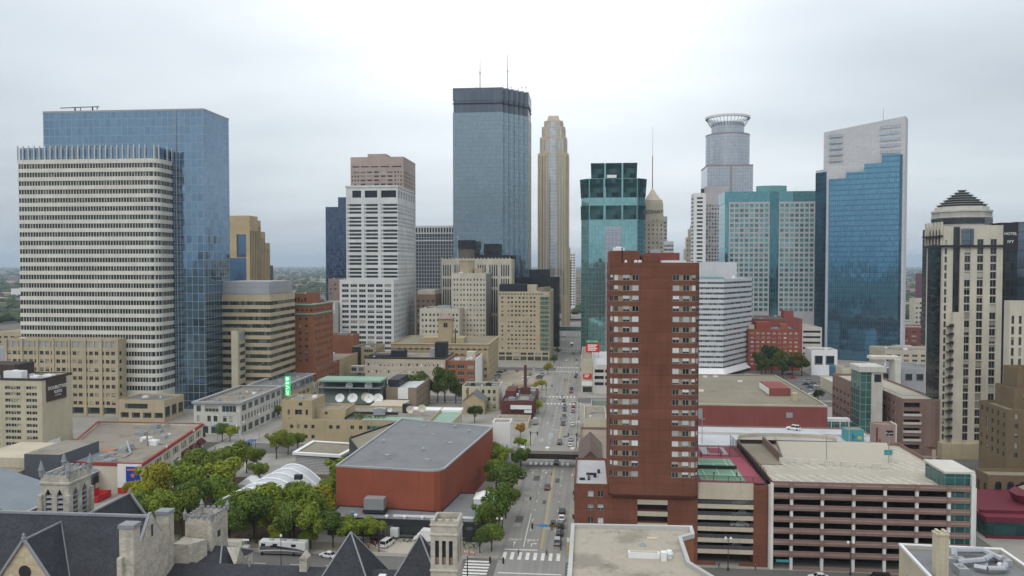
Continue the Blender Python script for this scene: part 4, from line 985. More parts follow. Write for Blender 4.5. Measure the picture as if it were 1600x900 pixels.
def mall_blocks():
    b = Bld('shop_building', 'three-storey white stone corner block with large gridded top windows on the mall', 'building', (-160, 345, 0))
    p = rect(-168, 327, -147.2, 373)
    c = spread(46, 7, 4.4, .6)
    b.body(p, 0, 14, PALE, GRAVEL, {0: [fac([(.6, 3.6)], spread(20.8, 3, 5.4, .4), W_STORE, 'shop_window'), fac([(5.6, 8.2)], [(1.4, 2.6), (6, 7.6), (8.8, 10.4), (13, 14.6), (15.8, 17.4)], W_DARK), fac([(9.8, 12.6)], [(1.2, 3.2), (5, 11), (12.6, 18.8)], W_GRID)],
                                    1: [fac([(.6, 3.6)], c, W_STORE, 'shop_window'), fac([(5.6, 8.2)], spread(46, 14, 1.5, .6), W_DARK), fac([(9.8, 12.6)], c, W_GRID)]})
    b.part(MB().sweep(p, [(0, 13.0), (-.7, 13.4), (-.7, 14.2), (.9, 14.2), (.9, 13.9)]), 'cornice', GREYPANEL)
    for i in range(3): b.part(MB().face([(-168 + 2 + i * 7, 327, 4.4), (-168 + 2 + i * 7, 325.6, 3.6), (-163 + i * 7, 325.6, 3.6), (-163 + i * 7, 327, 4.4)][::-1]), 'awning', surf('teal_awning', (.10, .2, .2), streak=0))
    for i in range(4): b.unit(-160 + (i % 2) * 6, 333 + i * 10, 13.2, 2, 2, 1, STEEL)
    b.done()
    b = Bld('shop_building', 'tan corner store with a set-back glass top storey and green vertical sign', 'building', (-155, 405, 0))
    p = rect(-166, 376, -147, 424)
    b.body(p, 0, 9, YELLOWBRICK, GREYROOF, {0: fac([(.6, 3.8)], spread(19, 3, 5), W_STORE, 'shop_window'), 1: [fac([(.6, 3.8)], spread(48, 8, 4.6), W_STORE, 'shop_window'), fac([(5.2, 7.4)], spread(48, 8, 4.2), W_GRID)]})
    q = rect(-166, 378, -148.6, 422); b.body(q, 8.2, 13.2, GREYPANEL, GREYROOF, {0: fac([(9.2, 12)], spread(17.4, 3, 5), W_GRID), 1: fac([(9.2, 12)], spread(44, 7, 5.4), W_GRID)}, wname='top_storey')
    b.part(MB().sweep(q, [(0, 12.6), (-1.2, 13.2), (-1.2, 13.6), (.5, 13.6), (.5, 13.4)]), 'roof_eave', GREYPANEL)
    sg = bpy.data.materials.new('lit_green_sign'); sg.use_nodes = True; P = sg.node_tree.nodes['Principled BSDF']; P.inputs['Base Color'].default_value = (.05, .6, .2, 1); P.inputs['Emission Color'].default_value = (.08, .9, .3, 1); P.inputs['Emission Strength'].default_value = .3
    sw = bpy.data.materials.new('lit_white_sign'); sw.use_nodes = True; P = sw.node_tree.nodes['Principled BSDF']; P.inputs['Base Color'].default_value = (.7, .9, .75, 1); P.inputs['Emission Color'].default_value = (.75, 1, .82, 1); P.inputs['Emission Strength'].default_value = .7
    o = b.part(MB().box(-147.3, 377.5, 8.6, -144.6, 378.2, 18.2), 'vertical_sign', sg)
    b.part(MB().box(-147.2, 378.25, 8.6, -146.9, 380, 9.2), 'sign_bracket', STEEL)
    c0 = -145.95
    def mark(mb): b.part(mb, 'sign_character', sw)
    mark(MB().tube((c0, 377.48, 17.0), (c0, 377.4, 17.0), .8, n=14)); mark(MB().box(c0 - .75, 377.4, 14.5, c0 + .75, 377.48, 15.4))
    v = MB(); v.face([(c0 - .75, 377.44, 13.9), (c0 - .75, 377.44, 13.4), (c0 + .75, 377.44, 12.6), (c0 + .75, 377.44, 13.1)]); v.face([(c0 - .75, 377.44, 11.7), (c0 + .75, 377.44, 12.6), (c0 + .75, 377.44, 13.1), (c0 - .75, 377.44, 12.2)]); mark(v)
    for z, gap in ((10.8, True), (9.5, False)):
        m = MB()
        for i in range(14):
            a0, a1 = 2 * math.pi * i / 14, 2 * math.pi * (i + 1) / 14
            if gap and i in (3,): continue
            f = lambda a, r: (c0 + r * math.cos(a), 377.44, z + r * .8 * math.sin(a)); m.face([f(a0, .75), f(a1, .75), f(a1, .42), f(a0, .42)][::-1])
        mark(m)
    b.done()
    b = Bld('brick_building', 'orange brick tower block with a corniced top above a matching brick base', 'building', (-165, 460, 0))
    p = rect(-176, 441, -155, 476)
    b.body(p, 14, 50.5, ORANGEBRICK, GRAVEL, {0: [fac(floors(17.5, 7, 3.9, 1.9), [(2, 3.6), (5, 6.6), (12.4, 14), (16, 17.6)], W_DARK), fac([(46, 47.6)], spread(21, 8, 1.4), W_DARK)],
                                            1: [fac(floors(17.5, 7, 3.9, 1.9), spread(35, 11, 1.4), W_DARK), fac([(46, 47.6)], spread(35, 12, 1.4), W_DARK)]})
    for z in (44.2, 49.6): b.part(MB().sweep(p, [(0, z - .3), (-.7, z + .2), (-.7, z + .7), (0, z + .9)]), 'cornice', COPPER)
    b.body(rect(-178, 447, -161, 470), 49.7, 56, ORANGEBRICK, GRAVEL, {0: fac([(51, 54)], spread(17, 9, 1.1), W_DARK)}, wname='penthouse')
    q = rect(-184, 438, -152, 517)
    b.body(q, 0, 14.6, ORANGEBRICK, GRAVEL, {0: [fac([(2, 8)], [(21, 29.5)], G_DIM, 'entrance_glass', 1.0), fac([(9.6, 11.6)], spread(32, 9, 1.7), W_DARK)], 1: [fac([(1, 5)], spread(79, 12, 4.4), W_STORE, 'shop_window'), fac(floors(6.4, 2, 4, 1.9), spread(79, 16, 1.9), W_DARK)]}, wname='base_wall')
    b.part(MB().box(-151.97, 478, 0, -151.6, 516.8, 14.7), 'buff_wing_front', YELLOWBRICK)
    b.done()
    b = Bld('brick_building', 'square red-orange brick box with a dark roof behind the brick base', 'building', (-160, 535, 0))
    b.body(rect(-178, 528, -158, 543), 0, 25, ORANGEBRICK, DKROOF); b.unit(-166, 533, 24.2, 6, 4, 2, STEEL); b.done()
    b = Bld('shop_building', 'tan and slate mid-block building with a glass corner, left of the long beige hotel', 'building', (-146, 530, 0))
    b.body(rect(-156, 519, -140, 543), 0, 18, YELLOWBRICK, DKROOF, {0: fac(floors(3, 4, 3.8, 2), [(8, 14)], W_GRID), 1: fac(floors(3, 4, 3.8, 1.9), spread(24, 6, 1.7), W_DARK)}); b.part(MB((-156, 518, 0)).box(-156, 518.5, 0, -150, 518.98, 18), 'glass_corner', G_DIM); b.done()
    b = Bld('skyway_bridge', 'pale footbridge with square windows left of the long beige building', 'bridge', (-134, 490, 0))
    b.body(rect(-148, 488, -129.6, 492), 5, 9.4, PALE, PALE, {0: fac([(6, 8.4)], spread(18.4, 4, 3.2), W_GRID)}, par=.2); b.done()
    # low beige stretch far left of the mall
    b = Bld('office_block', 'pale low beige office block peeking out behind the brick tower block', 'building', (-190, 560, 0))
    b.body(rect(-215, 566, -190.6, 590), 0, 36, BEIGE, GRAVEL, {0: fac(floors(6, 8, 3.7, 1.4), spread(24.4, 6, 2), W_DARK)}); b.body(rect(-206, 592, -191, 620), 0, 44, PALE, GRAVEL, wname='rear_wing'); b.done()
    b = Bld('office_block', 'pinkish low block between the navy tower and the white gridded base', 'building', (-215, 690, 0))
    b.body(rect(-232, 700, -198, 730), 0, 60, PINKPANEL, GRAVEL, {0: fac(floors(34, 6, 4, 1.5), spread(34, 8, 1.6), W_DARK)}); b.done()
mall_blocks()

def tv_station():
    b = Bld('tv_station', 'yellow-stone stepped broadcasting building with small square windows and a roof garden', 'building', (-100, 330, 0))
    c = [(2, 3.4), (5, 6.4), (8, 9.4), (11, 12.4), (18.5, 20), (21.5, 23), (27.5, 29), (31, 32.5), (34.5, 36)]
    b.body(rect(-124, 318, -64, 352), 0, 9.2, YELLOWBRICK, GRAVEL, {0: [fac([(1.2, 2.8)], c[:4] + c[6:], W_DARK, depth=.5), fac([(5.4, 7)], c, W_DARK, depth=.5)], 3: fac([(5.4, 7)], spread(34, 6, 1.4), W_DARK)})
    b.body(rect(-127, 322, -114, 338), 0, 16.4, YELLOWBRICK, GRAVEL, {0: [fac([(10.2, 12.4)], [(5.6, 8.6), (2.5, 3.5), (10.2, 11.2)], W_DARK, depth=.6), fac([(14, 15.4)], [(7.2, 8.8)], W_DARK)]}, wname='upper_wing')
    b.body(rect(-113.95, 326, -101, 340), 0, 12.2, YELLOWBRICK, GRAVEL, {0: fac([(9.8, 11)], [(4, 5.2)], W_DARK)}, wname='middle_wing')
    b.part(MB((-96, 317, 0)).prism(rect(-88, 316.2, -68, 317.95), 3.6, 7.2, True), 'green_glass_band', G_STAIR)
    b.part(MB().face([(-92, 318.5, 9.3), (-66, 318.5, 9.3), (-68, 325, 9.5), (-92, 325, 9.5)]), 'copper_roof', COPPER)
    # leaning dish screen
    b.part(MB().prism(rect(-128.5, 372, -98.5, 386), 4, 17, True, True, rect(-128.5, 380, -98.5, 386)), 'dish_screen', surf('grey_green_siding', (.13, .165, .14), joint=(0, 1.1, .2, .1), rough=.6))
    b.part(MB().box(-129, 371.6, 16.7, -98, 386.3, 17.5), 'screen_cap', COPPER); b.part(MB().box(-129, 372, 13.6, -98.2, 380.6, 14.0), 'screen_rail', STEEL)
    b.part(MB().box(-130, 364, 4, -98, 371.9, 6.2), 'dish_deck', DKROOF)
    b.part(MB().sweep(rect(-99, 352.1, -84, 371.8), [(0, 0), (0, 8.5)]).face([(*q, 8.5) for q in rect(-99, 352.1, -84, 371.8)]), 'rear_wing', BEIGE)
    b.unit(-88, 333, 9, 5, 4, 2.6, STEEL); b.part(MB().box(-80, 340, 8.5, -76.5, 343, 12.2), 'louvre_house', DARK)
    b.unit(-122, 330, 15.5, 3, 2, 1.2, STEEL); b.unit(-117, 334, 15.5, 2, 2, .8, FRAMEW)
    b.part(MB().box(-99.5, 320, 9, -99.1, 332, 10.1).box(-99.5, 332, 9, -80, 332.4, 10.1), 'terrace_rail', DARK)
    for i, (x, y) in enumerate(((-127, 369), (-129, 371.5))): b.part(MB().tube((x, y, 6.2), (x + (1 if i else -3), y, 17), .22), 'screen_strut', STEEL)
    b.done()
    places = [(-116.8, 368.5, 9.4, 2.15, 'outer left of the five lower dishes on the broadcasting roof'), (-110.6, 368.5, 9.5, 2.35, 'second from left of the five lower dishes on the broadcasting roof'),
              (-104.6, 369.6, 9.9, 2.1, 'cream-tinted middle dish of the five lower ones'), (-103.3 + .9, 367.5, 9.6, 2.3, 'fourth of the five lower dishes on the broadcasting roof'), (-98.9 + .6, 368.5, 9.5, 2.35, 'outer right of the five lower dishes on the broadcasting roof'),
              (-113.9, 374.2, 14.6, 1.75, 'upper left dish high on the leaning green screen'), (-104.5, 374.2, 14.7, 1.85, 'upper right dish high on the leaning green screen'),
              (-83.9, 333.6, 10.8, .95, 'small dish by the dark louvre house'), (-74.8, 332.5, 11.2, 1.7, 'cream dish standing before the green copper roof'), (-70.2, 334.5, 11.4, 1.75, 'white dish right of the cream one by the green copper roof')]
    for u, v, z, r, lab in places:
        t = thing('satellite_dish', 'round white satellite dish, ' + lab if 'cream' not in lab else 'round satellite dish, ' + lab, 'dish', (u, v, z - 2), 'satellite dishes on the broadcasting roofs')
        ax = Vector((.12, -.86, .5)).normalized(); a = ax.orthogonal().normalized(); c_ = ax.cross(a); mb = MB(); n = 20; rings = []
        for k in range(5):
            rr = r * k / 4; rings.append([tuple(Vector((u, v, z)) + ax * (.42 * rr * rr / r - .2) + (a * math.cos(2 * math.pi * i / n) + c_ * math.sin(2 * math.pi * i / n)) * rr) for i in range(n)])
        for k in range(4):
            for i in range(n):
                j = (i + 1) % n
                if k == 0: mb.face([rings[0][0], rings[1][i], rings[1][j]])
                else: mb.face([rings[k][i], rings[k + 1][i], rings[k + 1][j], rings[k][j]])
        mb.build('reflector', CREAM if 'cream' in lab else DISH, t, smooth=True)
        m2 = MB(); tip = Vector((u, v, z)) + ax * r * .85
        for i in range(3): m2.tube(rings[4][int(i * n / 3)], tip, .04, n=4)
        m2.tube(tip - ax * .12, tip + ax * .1, .14); m2.build('feed_horn', DARK, t)
        MB().tube((u, v + .5, z - 2.4 - (3 if v > 373 else (2.0 if v > 350 else .2))), (u, v + .3, z), .16).build('mount', STEEL, t)
tv_station()

def mid_left():
    b = Bld('theatre_hall', 'low hall with a pale green copper roof behind the grey-roofed concert hall', 'building', (-65, 335, 0))
    p = [(-80, 324), (-55.5, 324), (-54.5, 344), (-76, 350)]
    b.body(p, 0, 8.2, BEIGE, COPPER, par=.15); b.part(MB().box(-64, 323.2, 6.4, -54, 323.9, 7.6), 'white_vent', FRAMEW); b.part(MB().box(-79.5, 345, 8, -55, 352, 9), 'rear_parapet', WHITE); b.done()
    b = Bld('shop_building', 'brown brick two-storey with a bright white roof right of the dish screen', 'building', (-88, 400, 0))
    b.body(rect(-97, 378, -82, 412), 0, 13.5, surf('brown_brick', (.27, .21, .15), joint=(0, .9, .08, .1)), WHITEROOF, {1: fac(floors(3, 3, 3.6, 2), spread(34, 9, 1.4), W_DARK)}); b.part(MB().box(-97.5, 384, 12.8, -92, 404, 16.4), 'dark_penthouse', DARK); b.part(MB().box(-91, 377.5, 8, -86, 377.98, 13.4), 'white_sign_wall', WHITE); b.done()
    b = Bld('hotel', 'long beige four-storey building with small windows and black rooftop houses', 'building', (-105, 470, 0))
    L = 47; c = spread(L, 19, 1.15, .6)
    b.body(rect(-129, 455, -82, 483), 0, 19, BEIGE, GRAVEL, {0: [fac([(.6, 3.2)], spread(L, 16, 2.1), W_DARK, 'shop_window'), fac(floors(5.4, 3, 4.1, 2), c, W_HALF)]})
    b.part(MB().sweep(rect(-129, 455, -82, 483), [(-.1, 18.0), (-.45, 18.5), (-.45, 19.1), (.4, 19.1), (.4, 18.9)]), 'brown_cornice', SIGNBROWN)
    for q in ((-114, 463, 106, 8), ): b.part(MB().box(-114.5, 458, 18.2, -106.5, 466, 22.4), 'black_roof_house', BLACKM); b.part(MB().box(-88.5, 458, 18.2, -81.8, 466, 27.5), 'black_roof_house', BLACKM); b.part(MB().box(-92, 463, 18.2, -88.9, 467, 23.5), 'pale_roof_house', GREYPANEL)
    b.part(MB().box(-128, 460, 18.2, -116, 470, 19.6), 'roof_curb', DARK); b.done()
    b = Bld('brick_building', 'orange brick warehouse with multi-pane windows and a white party wall', 'building', (-72, 470, 0))
    p = rect(-81.6, 458, -64.6, 486)
    b.body(p, 0, 17.2, ORANGEBRICK, GRAVEL, {0: [fac([(.6, 3)], spread(17, 3, 4.2), W_DARK, 'shop_window'), fac(floors(4.4, 3, 4, 2.3), spread(17, 3, 3.8), W_GRID)]})
    b.part(MB().box(-64.58, 458.0, 0, -64.2, 486, 18.3), 'white_party_wall', WHITE); b.unit(-76, 466, 16.4, 2, 2, 1.2, FRAMEW); b.unit(-69, 470, 16.4, 2, 2, 1.2, FRAMEW); b.part(MB().box(-72, 473, 16.3, -67, 479, 20.5), 'stair_house', CREAM); b.done()
    b = Bld('brick_building', 'broad yellow brick building with a square red-capped brick turret on its roof', 'building', (-90, 515, 0))
    b.body(rect(-122, 488, -60.8, 543), 0, 24, YELLOWBRICK, TANROOF, {0: fac(floors(3, 5, 4.2, 2.1), spread(61.2, 17, 1.6), W_DARK), 1: fac(floors(3, 5, 4.2, 2.1), spread(55, 11, 1.5), W_DARK)})
    for z in (21, 23.4): b.part(MB().sweep(rect(-122, 488, -60.8, 543), [(0, z - .2), (-.5, z), (-.5, z + .4), (0, z + .6)]), 'cornice', YELLOWBRICK)
    b.part(MB().box(-105, 500, 23.2, -78, 514, 26.4), 'penthouse', YELLOWBRICK)
    q = rect(-94, 498, -85.5, 506); b.body(q, 23.2, 38, YELLOWBRICK, None, {0: fac([(33, 36)], [(3.4, 6)], W_DARK)}, wname='turret'); b.part(MB().sweep(q, [(0, 37.8), (-.6, 38.2), (-.6, 38.8), (0, 39)]).prism(q, 38.9, 41.5, False, True, inset(q, 3)), 'turret_cap', PINKPANEL)
    b.part(MB().tube((-82, 492, 23), (-82, 492, 33), .4, n=6), 'pipe_stack', DARK); b.done()
    b = Bld('house', 'cream two-storey house block with a dark grey flat roof beside the slate-gabled house', 'house', (-52, 400, 0))
    b.body(rect(-62.5, 395, -44, 412), 0, 12, CREAMBRICK, DKROOF, {0: [fac([(1, 3)], [(12, 13.3), (15.6, 17)], W_DARK), fac(floors(4.8, 2, 3.6, 1.9), [(2, 3.3), (7, 8.3), (10, 11.3), (13, 14.3), (15.6, 16.9)], W_DARK)], 1: fac(floors(4.8, 2, 3.6, 1.9), spread(17, 4, 1.3), W_DARK)})
    b.part(MB().box(-43.98, 396, 0, -43.8, 411.5, 12.4), 'white_side_wall', WHITE)
    b.unit(-58, 402, 11.2, 2, 2, 1.2, DARK); b.unit(-50, 404, 11.2, 3, 2, 1.2, DARK); b.done()
    b = Bld('house', 'tan brick house with a steep grey slate gable roof', 'house', (-54, 390, 0))
    mb = MB(); u0, u1, v0, v1 = -60.3, -49.6, 383.5, 394.6; um = (u0 + u1) / 2
    mb.face([(u0, v0, 0), (u1, v0, 0), (u1, v0, 6.4), (um, v0, 10.4), (u0, v0, 6.4)]); mb.face([(u1, v0, 0), (u1, v1, 0), (u1, v1, 6.4), (u1, v0, 6.4)]); mb.face([(u0, v1, 0), (u0, v0, 0), (u0, v0, 6.4), (u0, v1, 6.4)]); mb.face([(u1, v1, 0), (u0, v1, 0), (u0, v1, 6.4), (um, v1, 10.4), (u1, v1, 6.4)])
    b.part(mb, 'wall', YELLOWBRICK)
    m = MB(); k = .5
    m.face([(u0 - .5, v0 - k, 6.15), (um, v0 - k, 10.65), (um, v1 + k, 10.65), (u0 - .5, v1 + k, 6.15)][::-1]); m.face([(u1 + .5, v0 - k, 6.15), (u1 + .5, v1 + k, 6.15), (um, v1 + k, 10.65), (um, v0 - k, 10.65)]); b.part(m, 'roof', surf('grey_slate_roof', (.16, .17, .17), streak=0, joint=(.4, .3, .2, .05)))
    for x in (-58.6, -55.4, -52): b.part(MB().box(x, 383.42, 2.2, x + 1.5, 383.47, 4.4), 'window', W_DARK)
    b.part(MB().box(-59, 387, 8, -58, 388, 12.4), 'chimney', ORANGEBRICK); b.done()
    b = Bld('restaurant', 'dark red brick restaurant with roof terraces and a tall brick chimney on the avenue', 'building', (-32, 390, 0))
    b.body(rect(-40.6, 374, -25.2, 413), 0, 8.6, DKRED, DKROOF, {0: fac([(2, 4)], [(2, 3.2), (5, 6.2), (8, 9.4)], W_DARK), 1: fac([(1, 3.4)], spread(39, 8, 2.2), W_STORE, 'shop_window')})
    b.part(MB().box(-36, 373, 4.8, -26, 373.9, 6.6), 'white_balcony', FRAMEW); b.part(MB().box(-29.5, 372.6, 3.2, -26, 373.9, 4.4), 'white_vent_box', FRAMEW); b.part(MB().box(-40, 388, 8, -35, 404, 11), 'upper_house', DKRED)
    b.part(MB().tube((-31, 399, 8), (-31, 399, 22.5), .85, .7, n=10).box(-33.5, 398, 8, -28.5, 402, 11), 'chimney', DKRED); b.part(MB().prism(rect(-33, 380, -28, 390), 8, 8.6, False, True, rect(-31.5, 382, -29.5, 388)), 'roof_dome', GRAVEL); b.unit(-36, 380, 7.8, 3, 3, 1.4, STEEL); b.unit(-27.5, 405, 7.8, 2.5, 6, 1.2, STEEL); b.done()
    b = Bld('shed', 'low tan brick shed with brown roof between the dark red restaurant and car park', 'building', (-40, 430, 0))
    b.body(rect(-43, 437, -27.5, 455), 0, 5, BEIGE, surf('brown_roof', (.20, .15, .12), streak=0)); b.part(MB().box(-36, 436.6, 4, -26.5, 436.95, 5.4), 'white_fascia', WHITE); b.part(MB().box(-30, 450, 0.2, -28, 456, 5.8), 'red_hoarding', SIGNRED); b.done()
    b = Bld('retaining_wall', 'tan stone garden wall below the dark red restaurant', 'wall', (-33, 345, 0))
    b.body(rect(-41, 352, -26, 369), 0, 3, BEIGE, GRAVEL); b.done()
mid_left()

def concert_hall():
    b = Bld('concert_hall', 'windowless red brick concert hall with a huge flat grey roof and rounded corner', 'concert hall', (-53, 250, 0))
    p = [(-70.6, 218.5)] + [(-44 , 215.6)] + [(-42.0, 215.7), (-40.4, 216.6), (-39.4, 218.2)] + [(-32.8, 276), (-68.2, 288)]
    b.body(p, 0, 16.2, HALLRED, GREYROOF, par=.35, pt=.4, clutter=False)
    b.part(MB().sweep(p, [(-.06, 15.85), (-.06, 16.35), (.5, 16.35), (.5, 15.8)]), 'coping', GREYPANEL)
    b.body([(-80, 262), (-70.9, 243), (-68.9, 287.6), (-71, 290)], 0, 14.6, DARK, TANROOF, wname='side_wing', par=.6)
    b.body([(-76, 238), (-70.95, 236), (-70.95, 242.5), (-74, 248)], 0, 10, DARK, GREYROOF, wname='stair_wing', par=.3)
    q = [(-69.5, 207.6), (-28.6, 206.4), (-27.2, 233), (-37.6, 233.5), (-40.0, 214.9), (-69.5, 217.9)]
    b.body(q, 0, 5.2, DARK, GREYROOF, {0: fac([(.6, 3.6)], [(14, 39)], G_DIM, 'dark_glazing', .2)}, wname='annex_wall', par=.3, clutter=False)
    for x, v in ((-60, 232), (-52, 262), (-44, 250), (-58, 276), (-47, 228)): b.part(MB().box(x, v, 15.85, x + 1.3, v + 1.0, 16.25), 'roof_hatch', GREYPANEL)
    for x, v in ((-65, 250), (-40, 268), (-50, 240), (-46, 275)): b.part(MB().lathe((x, v, 15.85), [(.3, 0), (.3, .6), (.5, .65), (.35, .95)], 8), 'roof_vent', STEEL)
    b.part(MB().box(-52, 209.6, 5.0, -28.4, 210.1, 5.5), 'white_roof_rail', FRAMEW)
    b.part(MB().box(-60.5, 211.2, 6.2, -55, 214.4, 9.2), 'air_handler', STEEL); b.part(MB().box(-60.8, 210.9, 5.4, -54.6, 214.7, 6.1), 'air_handler_frame', DARK)
    for x in (-62, -53.5, -48.6, -43.8, -38.6, -33.5): b.part(MB().lathe((x, 208.7, 4.9), [(.35, 0), (.35, .5), (.55, .55), (.4, .85)], 8), 'roof_vent', FRAMEW)
    b.part(MB().lathe((-63.2, 209.3, 4.9), [(.4, 0), (.4, .9), (.65, 1.0), (.5, 1.3)], 8), 'roof_vent', surf('blue_vent', (.15, .25, .4), streak=0))
    b.part(MB().lathe((-30.5, 207.2, 0), [(1.7, 0), (1.7, 3.4), (1.2, 4.1), (0.1, 4.4)], 14), 'domed_drum', DARK)
    b.body(rect(-33.6, 281.5, -27.2, 289), 0, 16.8, WHITE, GRAVEL, wname='white_lift_tower', par=.5)
    b.part(MB((-33, 277, 0)).prism(rect(-33.0, 276.4, -28.6, 281.4), 0, 8.5, True), 'glass_lobby', G_STAIR); b.part(MB().box(-33.2, 276.2, 8.5, -28.4, 281.45, 9.2), 'lobby_roof', GREYPANEL)
    b.part(MB((-50, 286, 0)).prism([(-50, 287), (-33.7, 284), (-33.7, 292), (-50, 294)], 9.5, 13.6, True), 'silver_gallery', STEEL)
    b.done()
    t = thing('marquee_tent', 'white pitched tent standing on the dark annex terrace by the avenue trees', 'tent', (-29, 226, 5))
    MB().prism(rect(-32, 223, -26.4, 229), 4.9, 6.4, True).prism(rect(-32.2, 222.8, -26.2, 229.2), 6.4, 8.0, True, True, rect(-29.6, 225.6, -28.8, 226.4)).build('canopy', FRAMEW, t)
    t = thing('marquee_tent', 'small white tent beside the ribbed canopy and the plaza trees', 'tent', (-108, 247, 0))
    MB().prism(rect(-111, 244, -105.5, 250), .15, 2.6, True).prism(rect(-111.2, 243.8, -105.3, 250.2), 2.6, 4.3, True, True, rect(-109, 244.6, -107.6, 249.4)).build('canopy', FRAMEW, t)
    b = Bld('plaza_canopy', 'arched plaza canopy with bright white ribs over grey panels', 'canopy', (-91, 234, 0))
    skin = surf('grey_canopy_skin', (.50, .52, .54), rough=.45, streak=0, joint=(1.6, 1.2, .12, .08))
    def arch(v, a0, a1, h, n=16): return [(a0 + (a1 - a0) * i / n, v, .6 + h * math.sin(math.pi * (i / n) ** .8)) for i in range(n + 1)]
    vs_ = [216 + i * 5.6 for i in range(7)]
    A = [arch(v, -108.5 + i * .9, -80.0 - i * .5, 7.4) for i, v in enumerate(vs_)]
    mb = MB()
    for k in range(6):
        for i in range(16): mb.face([A[k][i], A[k][i + 1], A[k + 1][i + 1], A[k + 1][i]])
    b.part(mb, 'skin', skin, smooth=True)
    for a in A:
        m = MB()
        for i in range(16): m.tube(Vector(a[i]) + Vector((0, 0, .25)), Vector(a[i + 1]) + Vector((0, 0, .25)), .33, n=6, caps=False)
        b.part(m, 'rib', FRAMEW)
    for x, v in ((-88, 236), (-93, 226)): b.unit(x, v, 7.2, 2.2, 1.6, 1.4, DARK, False, 'lamp_cluster')
    b.done()
    b = Bld('pavilion', 'louvred white-edged pavilion with a flat tan roof between plaza and yellow-stone station', 'building', (-95, 282, 0))
    p = [(-103, 273.5), (-86.2, 271), (-83.8, 288), (-102.5, 291)]
    b.body(p, 0, 6.2, surf('white_louvres', (.5, .5, .5), joint=(0, .55, .3, .55)), TANROOF, par=.25); b.part(MB().sweep(p, [(.1, 5.4), (-.9, 5.6), (-.9, 6.5), (.5, 6.5), (.5, 6.2)]), 'roof_edge', FRAMEW); b.part(MB().prism([(-90, 271.3), (-86.3, 270.8), (-86.2, 272), (-90, 272)], 0, 5.4), 'dark_door_bay', DARK); b.done()
    b = Bld('skyway_bridge', 'dark covered footbridge crossing the avenue between concert hall and brick podium', 'bridge', (-15, 287, 0))
    b.part(MB().box(-27.1, 284, 5.2, -2.7, 290.5, 6.3), 'deck', surf('bridge_roof', (.27, .25, .22), streak=0)); b.part(MB().box(-27.1, 284.2, 2.9 + .9, -2.7, 290.3, 5.19), 'truss', SIGNBROWN)
    for i in range(24): b.part(MB().box(-26.8 + i, 283.95, 3.9, -26.55 + i, 284.15, 5.2), 'baluster', DARK)
    b.part(MB().box(-27.1, 283.9, 3.4, -2.7, 284.12, 3.85), 'girder', DARK)
    for x in (-24, -15, -6): b.part(MB().box(x, 286, 6.3, x + 1.4, 288, 6.9), 'roof_vent', FRAMEW)
    b.done()
concert_hall()
